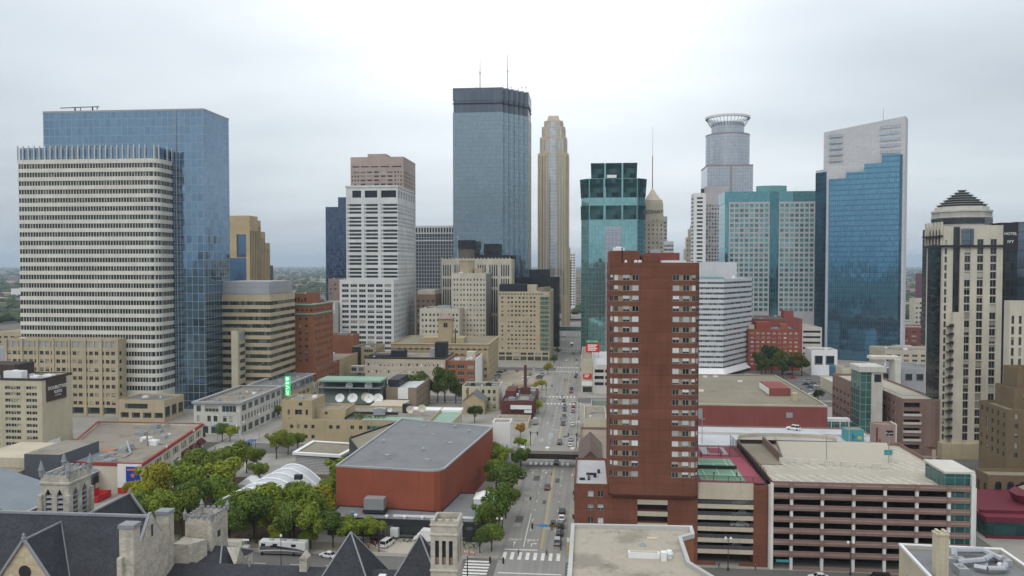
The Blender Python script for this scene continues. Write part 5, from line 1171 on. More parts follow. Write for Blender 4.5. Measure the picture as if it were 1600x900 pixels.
# ------------------------------------------------------------------ east side (right of the avenue)
def red_tower():
    b = Bld('apartment_tower', 'red-brown brick apartment tower with two strips of tan-framed windows, standing nearest the avenue', 'tower', (16, 205, 0))
    u0, u1, v0, v1 = 5.3, 26.6, 194, 222
    ch = .8
    p = [(u0 + ch, v0), (u1 - ch, v0), (u1, v0 + ch), (u1, v1), (u0, v1), (u0, v0 + ch)]
    L = u1 - u0 - 2 * ch
    rows = floors(21.6, 20, 2.5, 1.42)
    b.body(p, 17.2, 73.4, REDBRICK, DKROOF, {0: fac(rows, [(.1, 6.2), (L - 5.6, L - .1)], TANPANEL, 'infill_panel', .16), 5: fac(rows, [(.15, ch * 1.41 - .1)], W_APT, 'window', .16), 1: fac(rows, [(.15, ch * 1.41 - .1)], W_APT, 'window', .16),
                                             4: fac(rows, [(2, 6), (9, 13), (16, 20)], W_APT), 2: fac(rows, [(2, 6), (9, 13), (16, 20)], W_APT)})
    for z0, z1 in rows:
        for a, w in ((.75, .9), (2.6 + .55, 1.6), (5.35, 1.5), (L - 4.75, 1.5), (L - 2.35, 1.5), (L - .55, .8)):
            b.opening((u0 + ch + a, v0 + .08, (z0 + z1) / 2), w, z1 - z0 - .06, 0, W_APT, 'window')
    q0 = inset(p, .9); b.part(MB().prism(q0, 16.2, 17.2, True, True, p), 'underside', REDBRICK)
    b.body(rect(u0 + .1, v0 + 2.5, 12.6, v1 - 4), 72.6, 76.3, REDBRICK, DKROOF, wname='plant_room', par=.4); b.body(rect(13, v0 + 5, 17, v1 - 6), 72.6, 75.2, REDBRICK, DKROOF, wname='lift_house', par=.4); b.body(rect(15, v0 + 12, 23.2, v1 + 2), 72, 75.9, MALLRED, DKROOF, wname='rear_plant_room', par=.4)
    b.part(MB().box(11.8 - 3.6, v0 + 2.42, 73.4, 11.8 - 3.3, v0 + 2.6, 77), 'flue', DARK); b.part(MB().box(13.4, v0 + .01, 73.3, 17.1, v0 + .9, 75.0), 'raised_parapet', REDBRICK)
    for x, v, r in ((9.2, 195.3, .32), (11.6, 195.6, .42), (12.6, 195.5, .5)): b.part(MB().lathe((x, v, 73.2), [(r, 0), (r, .55), (r * .7, .8)], 10), 'roof_vent', FRAMEW)
    b.part(MB().box(17.6, 195, 73.2, 23.5, 196.6, 73.95), 'roof_duct', FRAMEW)
    # podium
    b.body(rect(-3.1, 195.4, 5.25, 222), 0, 19.2, REDBRICK, WHITEROOF, {0: fac(floors(2.8, 5, 3.3, 1.55), [(3.3, 4.7), (5.7, 7.1)], W_APT), 3: fac(floors(2.8, 5, 3.3, 1.55), spread(26.6, 6, 1.5), W_APT)}, wname='podium_wall', par=.6)
    b.body(rect(5.27, 195.4, 26.7, 226), 0, 16.6, REDBRICK, DKROOF, {0: fac(floors(1.5, 5, 2.85, 1.6), [(7.0, 14.2)], DARK, 'parking_opening', 1.6)}, wname='podium_wall', par=.2)
    for i in range(5): b.part(MB().box(12.25, 195.32, 3.15 + i * 2.85, 19.5, 195.5, 4.3 + i * 2.85), 'spandrel', BEIGE)
    random.seed(4)
    for q in ((-1.2, 201, 1.4, .5, .5), (.4, 203, .5, 4.5, .4), (.8, 206, 2, .5, .5), (2, 204, .8, .8, 1), (3, 208, .7, .7, .9)): b.unit(q[0], q[1], 18.7, q[2], q[3], q[4], DARK, False)
    b.done()
    # tennis podium
    b = Bld('parking_garage', 'beige-banded open garage carrying a green tennis court on its roof', 'garage', (34, 215, 0))
    b.part(MB().box(26.75, 195.6, 16.2, 39.9, 236, 20.2), 'roof_slab', BEIGE)
    for i in range(5):
        z = 3.3 + i * 2.75; b.part(MB().box(26.75, 195.6, z - .25, 39.9, 236, z), 'deck', SHADE_DECK); b.part(MB().box(26.72, 195.4, z - .3, 39.9, 195.58, z + .75), 'spandrel', BEIGE)
        for k in range(4): b.part(MB().box(26.75, 195.5, z + .95 + k * .22, 39.9, 195.54, z + .99 + k * .22), 'cable_rail', STEEL)
    b.part(MB().box(26.75, 214, 0, 39.9, 214.3, 16.2), 'shade_wall', DARK); b.part(MB().box(26.75, 195.4, 0, 31, 195.6, 1.1), 'low_wall', REDBRICK); b.part(MB().box(36.6, 195.4, 0, 39.9, 195.6, 1.1), 'low_wall', REDBRICK)  # the dark wall inside is added as painted shade behind the openings
    b.part(MB().box(39.9, 195.3, 0, 43.3, 236, 19.9), 'brick_pier', REDBRICK); b.part(MB().box(43.3, 194.6, 0, 43.9, 195.6, 20.2), 'white_edge', PALE)
    b.part(MB().face([(26.8, 195.8, 20.22), (42.8, 195.8, 20.22), (42.8, 235.5, 20.22), (30, 235.5, 20.22)]), 'court_surround', COURTR)
    b.part(MB().face([(27.6, 197.6, 20.24), (38.6, 197.6, 20.24), (38.6, 220, 20.24), (27.6, 220, 20.24)]), 'court', COURTG)
    b.part(MB().face([(32, 225, 20.24), (39, 225, 20.24), (39, 234, 20.24), (32, 234, 20.24)]), 'rear_court', WHITEROOF); b.part(MB().face([(34, 226, 20.26), (38, 226, 20.26), (38, 233, 20.26), (34, 233, 20.26)]), 'rear_court', COURTR)
    m = MB()
    for a in (28.2, 29.5, 36.7, 38.0): m.box(a - .05, 198.4, 20.25, a + .05, 219.2, 20.275)
    for v in (198.4, 203.2, 214.4, 219.2): m.box(28.2, v - .05, 20.25, 38, v + .05, 20.272)
    m.box(33.05, 203.2, 20.25, 33.15, 214.4, 20.27); b.part(m, 'court_lines', LETTER)
    b.part(MB().box(27.9, 208.75, 20.25, 38.3, 208.8, 21.2), 'net', DARK)
    b.done()
    mesh_m = bpy.data.materials.new('chain_link'); mesh_m.use_nodes = True; t = NT(mesh_m.node_tree); P = mesh_m.node_tree.nodes['Principled BSDF']; P.inputs['Base Color'].default_value = (.05, .05, .05, 1); P.inputs['Alpha'].default_value = .35
    for nm, pts in (('dark chain-link fence along the right side of the rooftop tennis court', [(42.9, 196), (42.6, 210), (42, 226), (41.4, 236)]), ('low chain-link fence along the near edge of the rooftop tennis court', [(27, 196), (34, 196), (42.8, 196)]), ('chain-link fence across the far end of the rooftop tennis court', [(30.2, 223), (36, 223), (42, 223)])):
        f = thing('chain_link_fence', nm, 'fence', (*pts[0], 20.2)); h = 3.2 if 'right' in nm else (1.6 if 'low' in nm else 3)
        for a, c in zip(pts, pts[1:]):
            MB().face([(*a, 20.25), (*c, 20.25), (*c, 20.2 + h), (*a, 20.2 + h)]).build('mesh_panel', mesh_m, f)
            MB().tube((*a, 20.2 + h), (*c, 20.2 + h), .045, n=5).tube((*a, 20.3), (*c, 20.3), .04, n=5).build('rail', DARK, f)
            n = max(2, int((Vector(a) - Vector(c)).length / 2.6))
            for i in range(n + 1):
                q = Vector(a).lerp(Vector(c), i / n); MB().tube((q.x, q.y, 20.2), (q.x, q.y, 20.2 + h), .06, n=5).build('post', DARK, f)
red_tower()

def big_garage():
    b = Bld('parking_garage', 'long rose-precast parking garage of seven open levels with white columns and a pale roof deck', 'garage', (67, 215, 0))
    us = [43.95, 48.5, 55.6, 62.8, 69.9, 77.1, 84.3, 90.0]
    fh = 2.78; v0, v1 = 194.3, 240
    for i in range(8):
        z = .9 + i * fh
        if i > 0 or True:
            for k in range(7):
                if i == 0 and k in (0,): continue
                a, c = us[k] + .02, us[k + 1] - .02
                h0, h1 = (z - .45, z + .95) if i else (.2, .95)
                mb = MB(); y = v0
                mb.box(a, y, h0, c, y + .22, h1); b.part(mb, 'spandrel', ROSE)
                if i: b.part(MB().box(a, y - .1, z + .1, c, y - .01, z + .42), 'spandrel_band', PINKPANEL)
        if i: b.part(MB().box(44, v0 + .23, z - .4, 90, v1, z), 'deck' if i < 7 else 'roof_deck', SHADE_DECK if i < 7 else STALLS)
    for k, u in enumerate(us): b.part(MB().box(u - .32, v0 - .18, 0, u + .32, v0 + .5, 20.9), 'column', WHITEP)
    for k, u in enumerate(us[1:-1]):
        for i in range(1, 8): b.part(MB().box(u - .45, v0 - .3, .9 + i * fh - .5, u + .45, v0 - .19, 1.9 + i * fh), 'column_panel', ROSE)
    b.part(MB().box(44, 201, 0, 89.5, 201.3, 19.9), 'shade_wall', DARK)  # dark wall added close inside so the openings look deeply shaded
    for i in range(1, 8): b.part(MB().box(89.78, v0 + .3, .9 + i * fh - .45, 90.0, v1, 1.85 + i * fh), 'side_spandrel', ROSE); b.part(MB().box(44, v0 + .4, .9 + i * fh - .45, 44.2, v1, 1.85 + i * fh), 'side_spandrel', ROSE)
    b.part(MB().box(44, v1, 0, 90, v1 + .3, 21.3), 'rear_wall', ROSE)
    # stair glass at the right end
    b.part(MB((83.5, 195, 20)).box(83.6, v0 + .6, 20.4, 89.2, 206, 24.0), 'stair_glass', G_STAIRD); b.part(MB().box(83.3, v0 + .3, 24.0, 90.2, 206.5, 24.5), 'stair_roof', PALE); b.part(MB().box(89.2, v0 - .2, 0, 90.1, v0 + .9, 24.0), 'stair_edge', WHITEP)
    b.part(MB((83.5, 195, 0)).box(84.5, v0 + .35, 1, 89.1, v0 + .5, 19.6), 'stair_glass', G_STAIRD)
    # ramp and crenellated divider on the deck
    for i in range(7):
        u = 50.8 + i * 3.7; b.part(MB().box(u, 216.5 - i * .75, 20.35, u + 2.2, 217 - i * .75, 21.7), 'deck_barrier', PALE)
    b.part(MB().face([(52, 217.5, 20.42), (78, 212.5, 20.42), (86, 238, 21.6), (55, 239.5, 21.6)]).face([(52, 217.5, 20.4), (52, 217.6, 21.3), (55, 239.5, 22.4), (55, 239.4, 20.4)]), 'raised_ramp', DECK)
    pts = [(58 + 14 * math.cos(R(a)), 238 + 5.5 * math.sin(R(a))) for a in range(180, -1, -20)]
    b.part(MB().face([(*q, 21.75) for q in pts]), 'spiral_ramp', CONC)
    for (a, c) in zip(pts, pts[1:]): b.part(MB().prism([a, c, (c[0], c[1] + .3), (a[0], a[1] + .3)][::1], 20.6, 22.7, False), 'ramp_wall', BEIGE)
    b.part(MB().box(44.3, 214, 20.4, 51, 236, 20.55), 'side_ramp', TANROOF); b.part(MB().box(50.9, 217, 20.3, 51.3, 238, 22.8), 'ramp_side_wall', ROSE)

    b.part(MB().box(45, v0 - .2, 1.95, 48.2, v0 - .02, 2.5), 'height_bar', TEALM)
    b.done()
    for i, (u, v, z, lab) in enumerate(((62.3, 214.6, 20.5, 'tall grey twin-head lamp rising from the crenellated barrier of the roof deck'), (79.2, 218, 20.5, 'tall grey lamp with a green sign plate near the pink lift house'), (52, 239, 15, 'grey lamp pole on the white deck left of the spiral ramp'), (83, 262, 15, 'thin lamp pole on the white deck near the teal hut'), (37, 262, 15, 'thin lamp pole on the white deck beside the red tower'))):
        t = thing('lamp_post', lab, 'lamp', (u, v, z)); MB().tube((u, v, z), (u, v, z + 8), .13, .09).build('pole', STEEL, t); MB().box(u - .9, v - .15, z + 7.9, u - .25, v + .15, z + 8.1).box(u + .25, v - .15, z + 7.9, u + .9, v + .15, z + 8.1).tube((u - .4, v, z + 8), (u + .4, v, z + 8), .05).build('lamp_head', STEEL, t)
        if i == 1: MB().box(u - 1.2, v - .1, z + .6 + 1.6, u + .9, v - .05, z + 3.6).build('sign_plate', TEALM, t)
big_garage()

def behind_garage():
    b = Bld('parking_garage', 'low parking garage with a broad white roof deck behind the rose garage', 'garage', (60, 270, 0))
    b.body([(28, 241), (94, 241), (95.5, 290), (29, 290)], 0, 15.4, ROSE, WHITEROOF, {0: fac(floors(1.5, 4, 3.3, 1.4), spread(66, 8, 6.4), DARK, 'parking_opening', 1.0)}, par=.5)
    b.part(MB().box(33, 248, 14.9, 52, 248.4, 16), 'barrier', CONC); b.part(MB().box(29.5, 277, 14.9, 95, 277.3, 15.7), 'barrier', PALE)
    b.part(MB().prism([(43, 246), (49, 246), (50, 262), (46, 262)], 14.9, 16.4, True), 'ramp_hood', STEEL); b.part(MB().box(48, 243, 15, 52.5, 246, 18), 'ramp_portal', CONC); b.part(MB().box(48.4, 242.9, 15.2, 52.1, 242.98, 17.4), 'portal_mouth', DARK)
    b.done()
    b = Bld('lift_house', 'pink panelled lift house with a red corner window rising from the garage deck', 'building', (90, 250, 0))
    b.body(rect(85.4, 246, 91.2, 250.5), 14, 25.4, PINKPANEL, GRAVEL, {0: fac([(22, 23.6)], [(3.2, 5.2)], DARK, 'window')}, par=.5)
    b.part(MB().box(91.22, 246, 13, 91.6, 250.5, 25.5), 'white_edge', PALE); b.part(MB().box(85.7, 245.9, 20, 86.1, 245.99, 24.4).box(86.6, 245.9, 18, 86.9, 245.99, 21), 'pipe', MAROON); b.part(MB().box(87.6, 245.85, 17.6, 88.6, 245.98, 18.6), 'vent', DARK); b.part(MB().box(89.0, 244.5, 14.5, 91.1, 245.9, 17.2), 'teal_cabinet', TEALM); b.done()
    b = Bld('roof_hut', 'bright teal plant hut with a yellow door mark on the white deck', 'hut', (84, 276, 15))
    b.part(MB().sweep(rect(84.6, 270, 90.2, 275), [(0, 14.9), (0, 18.8), (.2, 18.8), (.2, 18.6)]), 'wall', TEALM); b.part(MB().face([(84.8, 270.2, 18.65), (90, 270.2, 18.65), (90, 274.8, 18.65), (84.8, 274.8, 18.65)]), 'roof', TANROOF); b.part(MB().box(88.2, 269.9, 15.6, 89.4, 269.98, 16.7), 'yellow_hatch', PAINTY); b.part(MB().box(86.6, 269.9, 15.3, 86.75, 269.98, 17.6).box(86.75, 269.9, 16.3, 87.6, 269.98, 16.45), 'pipe', DARK); b.done()
    b = Bld('shopping_hall', 'plum-red brick shopping hall with a vast tan flat roof and cream trim', 'building', (65, 360, 0))
    p = rect(36, 318, 92.5, 404)
    b.body(p, 0, 18.2, MALLRED, TANROOF, {0: fac([(4.4, 7.0)], [(9, 11), (27.6, 29.8), (33, 35.4), (38.6, 41)], W_DARK)}, par=.3)
    b.part(MB().sweep(p, [(-.04, 17.7), (-.04, 18.4), (.5, 18.4), (.5, 18.2)]), 'coping', BEIGE)
    b.part(MB().box(36, 317.7, 7.3, 75.9, 317.97, 8.1), 'cream_belt', BEIGE); b.part(MB().box(76, 316.6, 5.6, 93.2, 317.97, 6.6).box(76, 316.6, 8.9, 93.2, 317.97, 9.7), 'cream_belt', BEIGE)
    for x in (44.4, 63.0, 68.6, 74.2): b.part(MB().box(x, 317.75, 4, x + .4, 317.96, 7.25).box(x + 2.9, 317.75, 4, x + 3.3, 317.96, 7.25), 'cream_jamb', BEIGE)
    b.part(MB().box(75.4, 317.0, 0, 93.5, 317.98, 5.5).box(75.4, 317.0, 6.7, 93.5, 317.98, 8.8), 'side_projection', MALLRED)
    b.part(MB().box(40, 317.9, 12.6, 45, 317.97, 16.4), 'louvre_panel', GREYPANEL); b.part(MB().box(77, 317.9, 13.4, 79.4, 317.97, 15.4), 'louvre_panel', GREYPANEL)
    b.part(MB().box(76, 342, 17.8, 84.5, 362, 21.2), 'plant_house', MALLRED); b.part(MB().box(75.7, 343, 18.3, 75.98, 361, 20.8), 'plant_louvre', FRAMEW); b.part(MB().box(82.5, 330, 17.8, 84.4, 333, 21), 'tan_flue_house', TANSTONE)
    random.seed(9)
    for i in range(6): b.part(MB().tube((40 + i * 1.5, 390 + (i % 2) * 3, 18.2), (41.5 + i * 1.5, 391 + (i % 3) * 2, 20.2), .55).box(39.6 + i * 1.6, 389, 18, 40.6 + i * 1.6, 391, 20), 'pipework', surf('rusty_plant%d' % i, (.28, .22, .18), streak=0))
    for x, v in ((56, 394), (61, 395), (70, 380), (48, 350)): b.part(MB().box(x, v, 18, x + 2, v + 1, 18.8), 'roof_hatch', FRAMEW)
    b.done()
    b = Bld('office_block', 'silver-white banded office block with a kink in its front behind the red tower', 'building', (85, 545, 0))
    p = [(58, 530), (88, 530), (114.3, 572), (114.3, 600), (58, 600)]
    b.banded(p, 0, 63.2, SILVER, B_SILVER, 5, 17, 3.45, 1.35, .25, GREYROOF)
    q = [(62, 556), (101, 556), (103, 585), (62, 585)]; b.part(MB((62, 556, 60)).prism(q, 62, 74.5, True), 'upper_block', SILVER); b.part(MB().prism([(70, 548), (93, 548), (93, 555.9), (70, 555.9)], 62.5, 64.5, True, True, [(72, 554), (91, 554), (91, 555.9), (72, 555.9)]), 'sloped_glass', G_TEAL)
    b.part(MB().prism(inset([(66, 530 - 6), (88, 524), (117.3, 570), (115.3, 575), (87, 531)], 0), 2, 5.2, True, True, [(66, 529.9), (88, 529.9), (114.3, 572.2), (114.3, 574), (87.2, 530.3)]), 'flared_base', FRAMEW)
    b.part(MB().lathe((98, 552, 63), [(1.0, 0), (1.0, 1.2), (.4, 2.2)], 10), 'roof_dome', FRAMEW); b.done()
    b = Bld('brick_building', 'red brick apartment block with rows of white sunken windows behind the dark trees', 'building', (128, 575, 0))
    b.body(rect(110, 562, 145, 590), 0, 28.5, surf('bright_red_brick', (.29, .075, .05), joint=(0, 1, .08, .1)), DKROOF, {0: fac(floors(4, 8, 3, 1.3), spread(35, 9, 1.9, 1), W_HALF)})
    b.part(MB().box(116, 566, 28, 126, 576, 33), 'plant_room', surf('red_penthouse', (.29, .075, .05), streak=.05)); b.part(MB().box(133, 568, 28, 138, 575, 31.5), 'stair_house', ORANGEBRICK); b.part(MB().box(111, 566, 28, 115, 570, 31), 'cream_tank', BEIGE); b.unit(130, 572, 27.8, 8, 3, 1, STEEL)
    b.done()
    b = Bld('parking_garage', 'dark-roofed brick annex with concrete parking decks right of the red brick block', 'garage', (140, 610, 0))
    b.body(rect(112, 600, 156, 640), 0, 33, MALLRED, DKROOF); b.part(MB().box(143, 601, 33, 150, 610, 39), 'stair_house', MALLRED); b.body(rect(156.1, 600, 170, 640), 0, 27, PALE, DECK, {0: fac(floors(3, 6, 4, 1.6), [(.6, 13)], DARK, 'parking_opening', 1)}, wname='deck_wall'); b.done()
    b = Bld('office_block', 'small white-framed cube building with large square windows below the azure slab', 'building', (152, 560, 0))
    b.body(rect(146.5, 540, 163, 556), 0, 17, FRAMEW, GRAVEL, {0: fac([(7, 13)], [(2, 7.2), (9, 14.6)], G_DIM, 'window')}); b.done()
    b = Bld('low_building', 'small blue metal box building below the white-framed cube', 'building', (158, 515, 0))
    b.body(rect(152, 505, 165, 520), 0, 9.5, surf('blue_metal', (.10, .19, .32), rough=.5), GREYROOF); b.done()
    b = Bld('low_building', 'low cream building with a white roof at the far edge of the right car park', 'building', (148, 460, 0))
    b.body(rect(137, 438, 160, 486), 0, 7, CREAMBRICK, WHITEROOF, {0: fac([(2, 5)], [(3, 20)], G_DIM, 'shop_window')}); b.body(rect(150, 488, 160, 500), 0, 12, CREAMBRICK, GRAVEL, wname='rear_block'); b.done()
    b = Bld('skyway_bridge', 'glazed footbridge with white top joining plum-red hall and green glass stair', 'bridge', (102, 330, 0))
    b.part(MB().box(92.6, 330, 5.2, 104.9, 334, 6.4).box(92.6, 330, 9.8, 104.9, 334, 11), 'deck', FRAMEW); b.part(MB((92, 330, 6)).box(92.6, 330.2, 6.4, 104.9, 333.8, 9.8), 'glazing', G_STAIR)
    for i in range(4): b.part(MB().box(94 + i * 3.4, 329.9, 6.4, 94.3 + i * 3.4, 330.18, 9.8), 'post', FRAMEW)
    b.done()
    b = Bld('parking_garage', 'rose-striped parking garage with a green glass stair tower and pale roof deck', 'garage', (118, 350, 0))
    rows = floors(3.4, 5, 3.6, 1.7)
    b.body(rect(107.3, 338, 119.5, 362), 0, 25, ROSE, DECK, {3: [fac(rows, spread(24, 5, 3.3), PALE, 'opening_rail', .9)], 0: fac(rows, [(2, 10)], DARK, 'parking_opening', .9)})
    b.part(MB((107.5, 328, 0)).prism(rect(107.5, 327, 115.0, 337.9), 0, 30.5, True), 'stair_glass', G_STAIR); b.part(MB().box(111.7, 326.4, 0, 115.9, 337.5, 31.5), 'stair_frame', PALE); b.part(MB().box(106.9, 325.8, 30.5, 117.1, 338.2, 32.6), 'stair_roof', PALE); b.part(MB().box(112.7, 326.3, 26.6, 115.3, 326.39, 29.6), 'stair_window', DARK)
    b.body(rect(119.55, 316, 133.5, 384), 0, 21.8, ROSE, DECK, {3: fac(rows, [(3 + i * 5, 6.4 + i * 5) for i in range(12)], PALE, 'opening_rail', .9), 0: fac(floors(2.4, 6, 3.2, 1.9), [(.6, 6.5)], DARK, 'parking_opening', 1.2)}, wname='front_wall')
    pts = arc(130.5, 320, 4.6, 200, 340, 7); b.part(MB((125.5, 316, 3)).prism(pts, 3.6, 21, True), 'curved_corner', ROSE)
    for k in range(4): b.part(MB().box(119.9, 315.7, 5.6 + k * 3.2, 126.5, 315.97, 6.5 + k * 3.2), 'spandrel', PALE)
    m = MB()
    for i in range(10): m.tube((119.7, 318 + i * 6, 21.6), (119.7, 318 + i * 6, 23), .06, n=4)
    m.tube((119.7, 318, 23), (119.7, 376, 23), .08, n=4).tube((119.7, 317, 23), (133.5, 316.6, 23), .08, n=4); b.part(m, 'deck_rail', TEALM)
    b.part(MB().box(128.5, 310, 0, 129.5, 311, 3.6), 'support', BEIGE); b.done()
    b = Bld('office_block', 'grey low block with a flat cantilever roof below the azure slab tower', 'building', (170, 470, 0))
    b.body(rect(160, 470, 196, 500), 0, 14, GREYPANEL, GREYROOF, {0: fac([(7, 11)], spread(36, 6, 4), G_DIM, 'window')}); b.part(MB().box(158, 462, 20, 174, 470, 21.5), 'canopy_slab', PALE); b.part(MB().box(170, 460, 0, 173, 470, 20), 'canopy_pier', PALE); b.done()
behind_garage()

def avenue_right():
    b = Bld('atrium_building', 'brown flat-roofed building with a gabled glass atrium beside the dark footbridge', 'building', (4, 265, 0))
    b.body(rect(-2.5, 240, 12, 292), 0, 13.6, surf('brown_cladding', (.20, .15, .115), joint=(2, 3, .12, .1)), surf('brown_gravel', (.26, .21, .165), streak=0, var=.25), {0: fac([(3, 10.5)], [(3, 12.5)], G_DIM, 'atrium_glass', .5)})
    m = MB(); m.face([(-2.7, 239.4, 13.4), (1.0, 239.4, 17.0), (1.0, 268, 17.0), (-2.7, 268, 13.4)][::-1]); m.face([(1.0, 239.4, 17.0), (4.7, 239.4, 13.4), (4.7, 268, 13.4), (1.0, 268, 17.0)][::-1]); m.face([(-2.7, 239.6, 13.4), (4.7, 239.6, 13.4), (1.0, 239.6, 17)]); m.face([(4.7, 268, 13.4), (-2.7, 268, 13.4), (1, 268, 17)])
    b.part(m, 'atrium_gable', surf('bronze_gable', (.15, .11, .09), streak=0, joint=(.9, 0, .35, .08))); 
    b.unit(8, 256, 12.8, 1.8, 2.2, 1.4, GREYPANEL); b.unit(8, 263, 12.8, 1.8, 2.4, 1.5, GREYPANEL); b.unit(10.5, 248, 12.8, 1.2, 1.2, .9, FRAMEW); b.done()
    b = Bld('low_building', 'plain beige windowless box building on the right kerb beyond the brown atrium', 'building', (3, 345, 0))
    b.body(rect(-1.4, 336, 8, 366), 0, 8.4, CREAMBRICK, GRAVEL, {3: fac([(.6, 3)], spread(30, 4, 4), W_STORE, 'shop_window')}); b.part(MB().box(8.1, 336, 0, 13, 360, 5.4), 'side_wing', PALE); b.done()
    b = Bld('low_building', 'low grey-roofed kiosk building by the cross street behind the beige box', 'building', (8, 395, 0))
    b.body(rect(2, 385, 16, 408), 0, 4.2, CONC, surf('dark_green_roof', (.12, .15, .13), streak=0)); b.done()
    b = Bld('parking_garage', 'pale self-park garage with three open levels and red parking boards', 'garage', (5, 470, 0))
    b.body(rect(3.2, 452, 16, 520), 0, 16.5, PALE, WHITEROOF, {0: fac(floors(4.6, 3, 3.6, 1.9), [(.9, 6.0), (6.8, 12)], DARK, 'parking_opening', 1.2)}, par=.3)
    b.body(rect(-3.4, 454, 3.15, 520), 0, 19.5, CREAMBRICK, GRAVEL, {0: [fac([(.4, 3.4)], [(.8, 6)], W_STORE, 'shop_window')]}, wname='street_wall'); b.part(MB().box(-3.2, 453.4, 4.2, 3, 453.95, 6.6), 'white_fascia', WHITE)
    b.part(MB().box(-2.4, 453.5, 8.2, 2.4, 453.96, 11), 'red_board', SIGNRED)
    b.part(MB().box(-1.6, 453.4, 10.0, 1.2, 453.48, 10.5), 'board_wording', LETTER); b.part(MB().box(-1.6, 453.4, 9.0, .6, 453.48, 9.5), 'board_wording', LETTER)
    b.part(MB().box(-1, 490, 19.2, 7.4, 490.6, 26.4), 'roof_board', SIGNRED); b.part(MB().box(-1.2, 489.8, 24.8, 7.6, 489.97, 26.8), 'green_board', SIGNGREEN); b.part(MB().box(-.6, 490, 16, -.2, 490.5, 19.2).box(6.6, 490, 16, 7, 490.5, 19.2), 'board_leg', STEEL)
    b.text('SELF PARK', 1.45, (3.2, 489.7, 25.8), 0, LETTER)
    for i in range(4): b.part(MB().box(.2, 489.9, 20.2 + i * 1.05, 5.0 + (i % 2) * 1.0, 489.97, 20.8 + i * 1.05), 'board_wording', LETTER)
    b.done()
avenue_right()

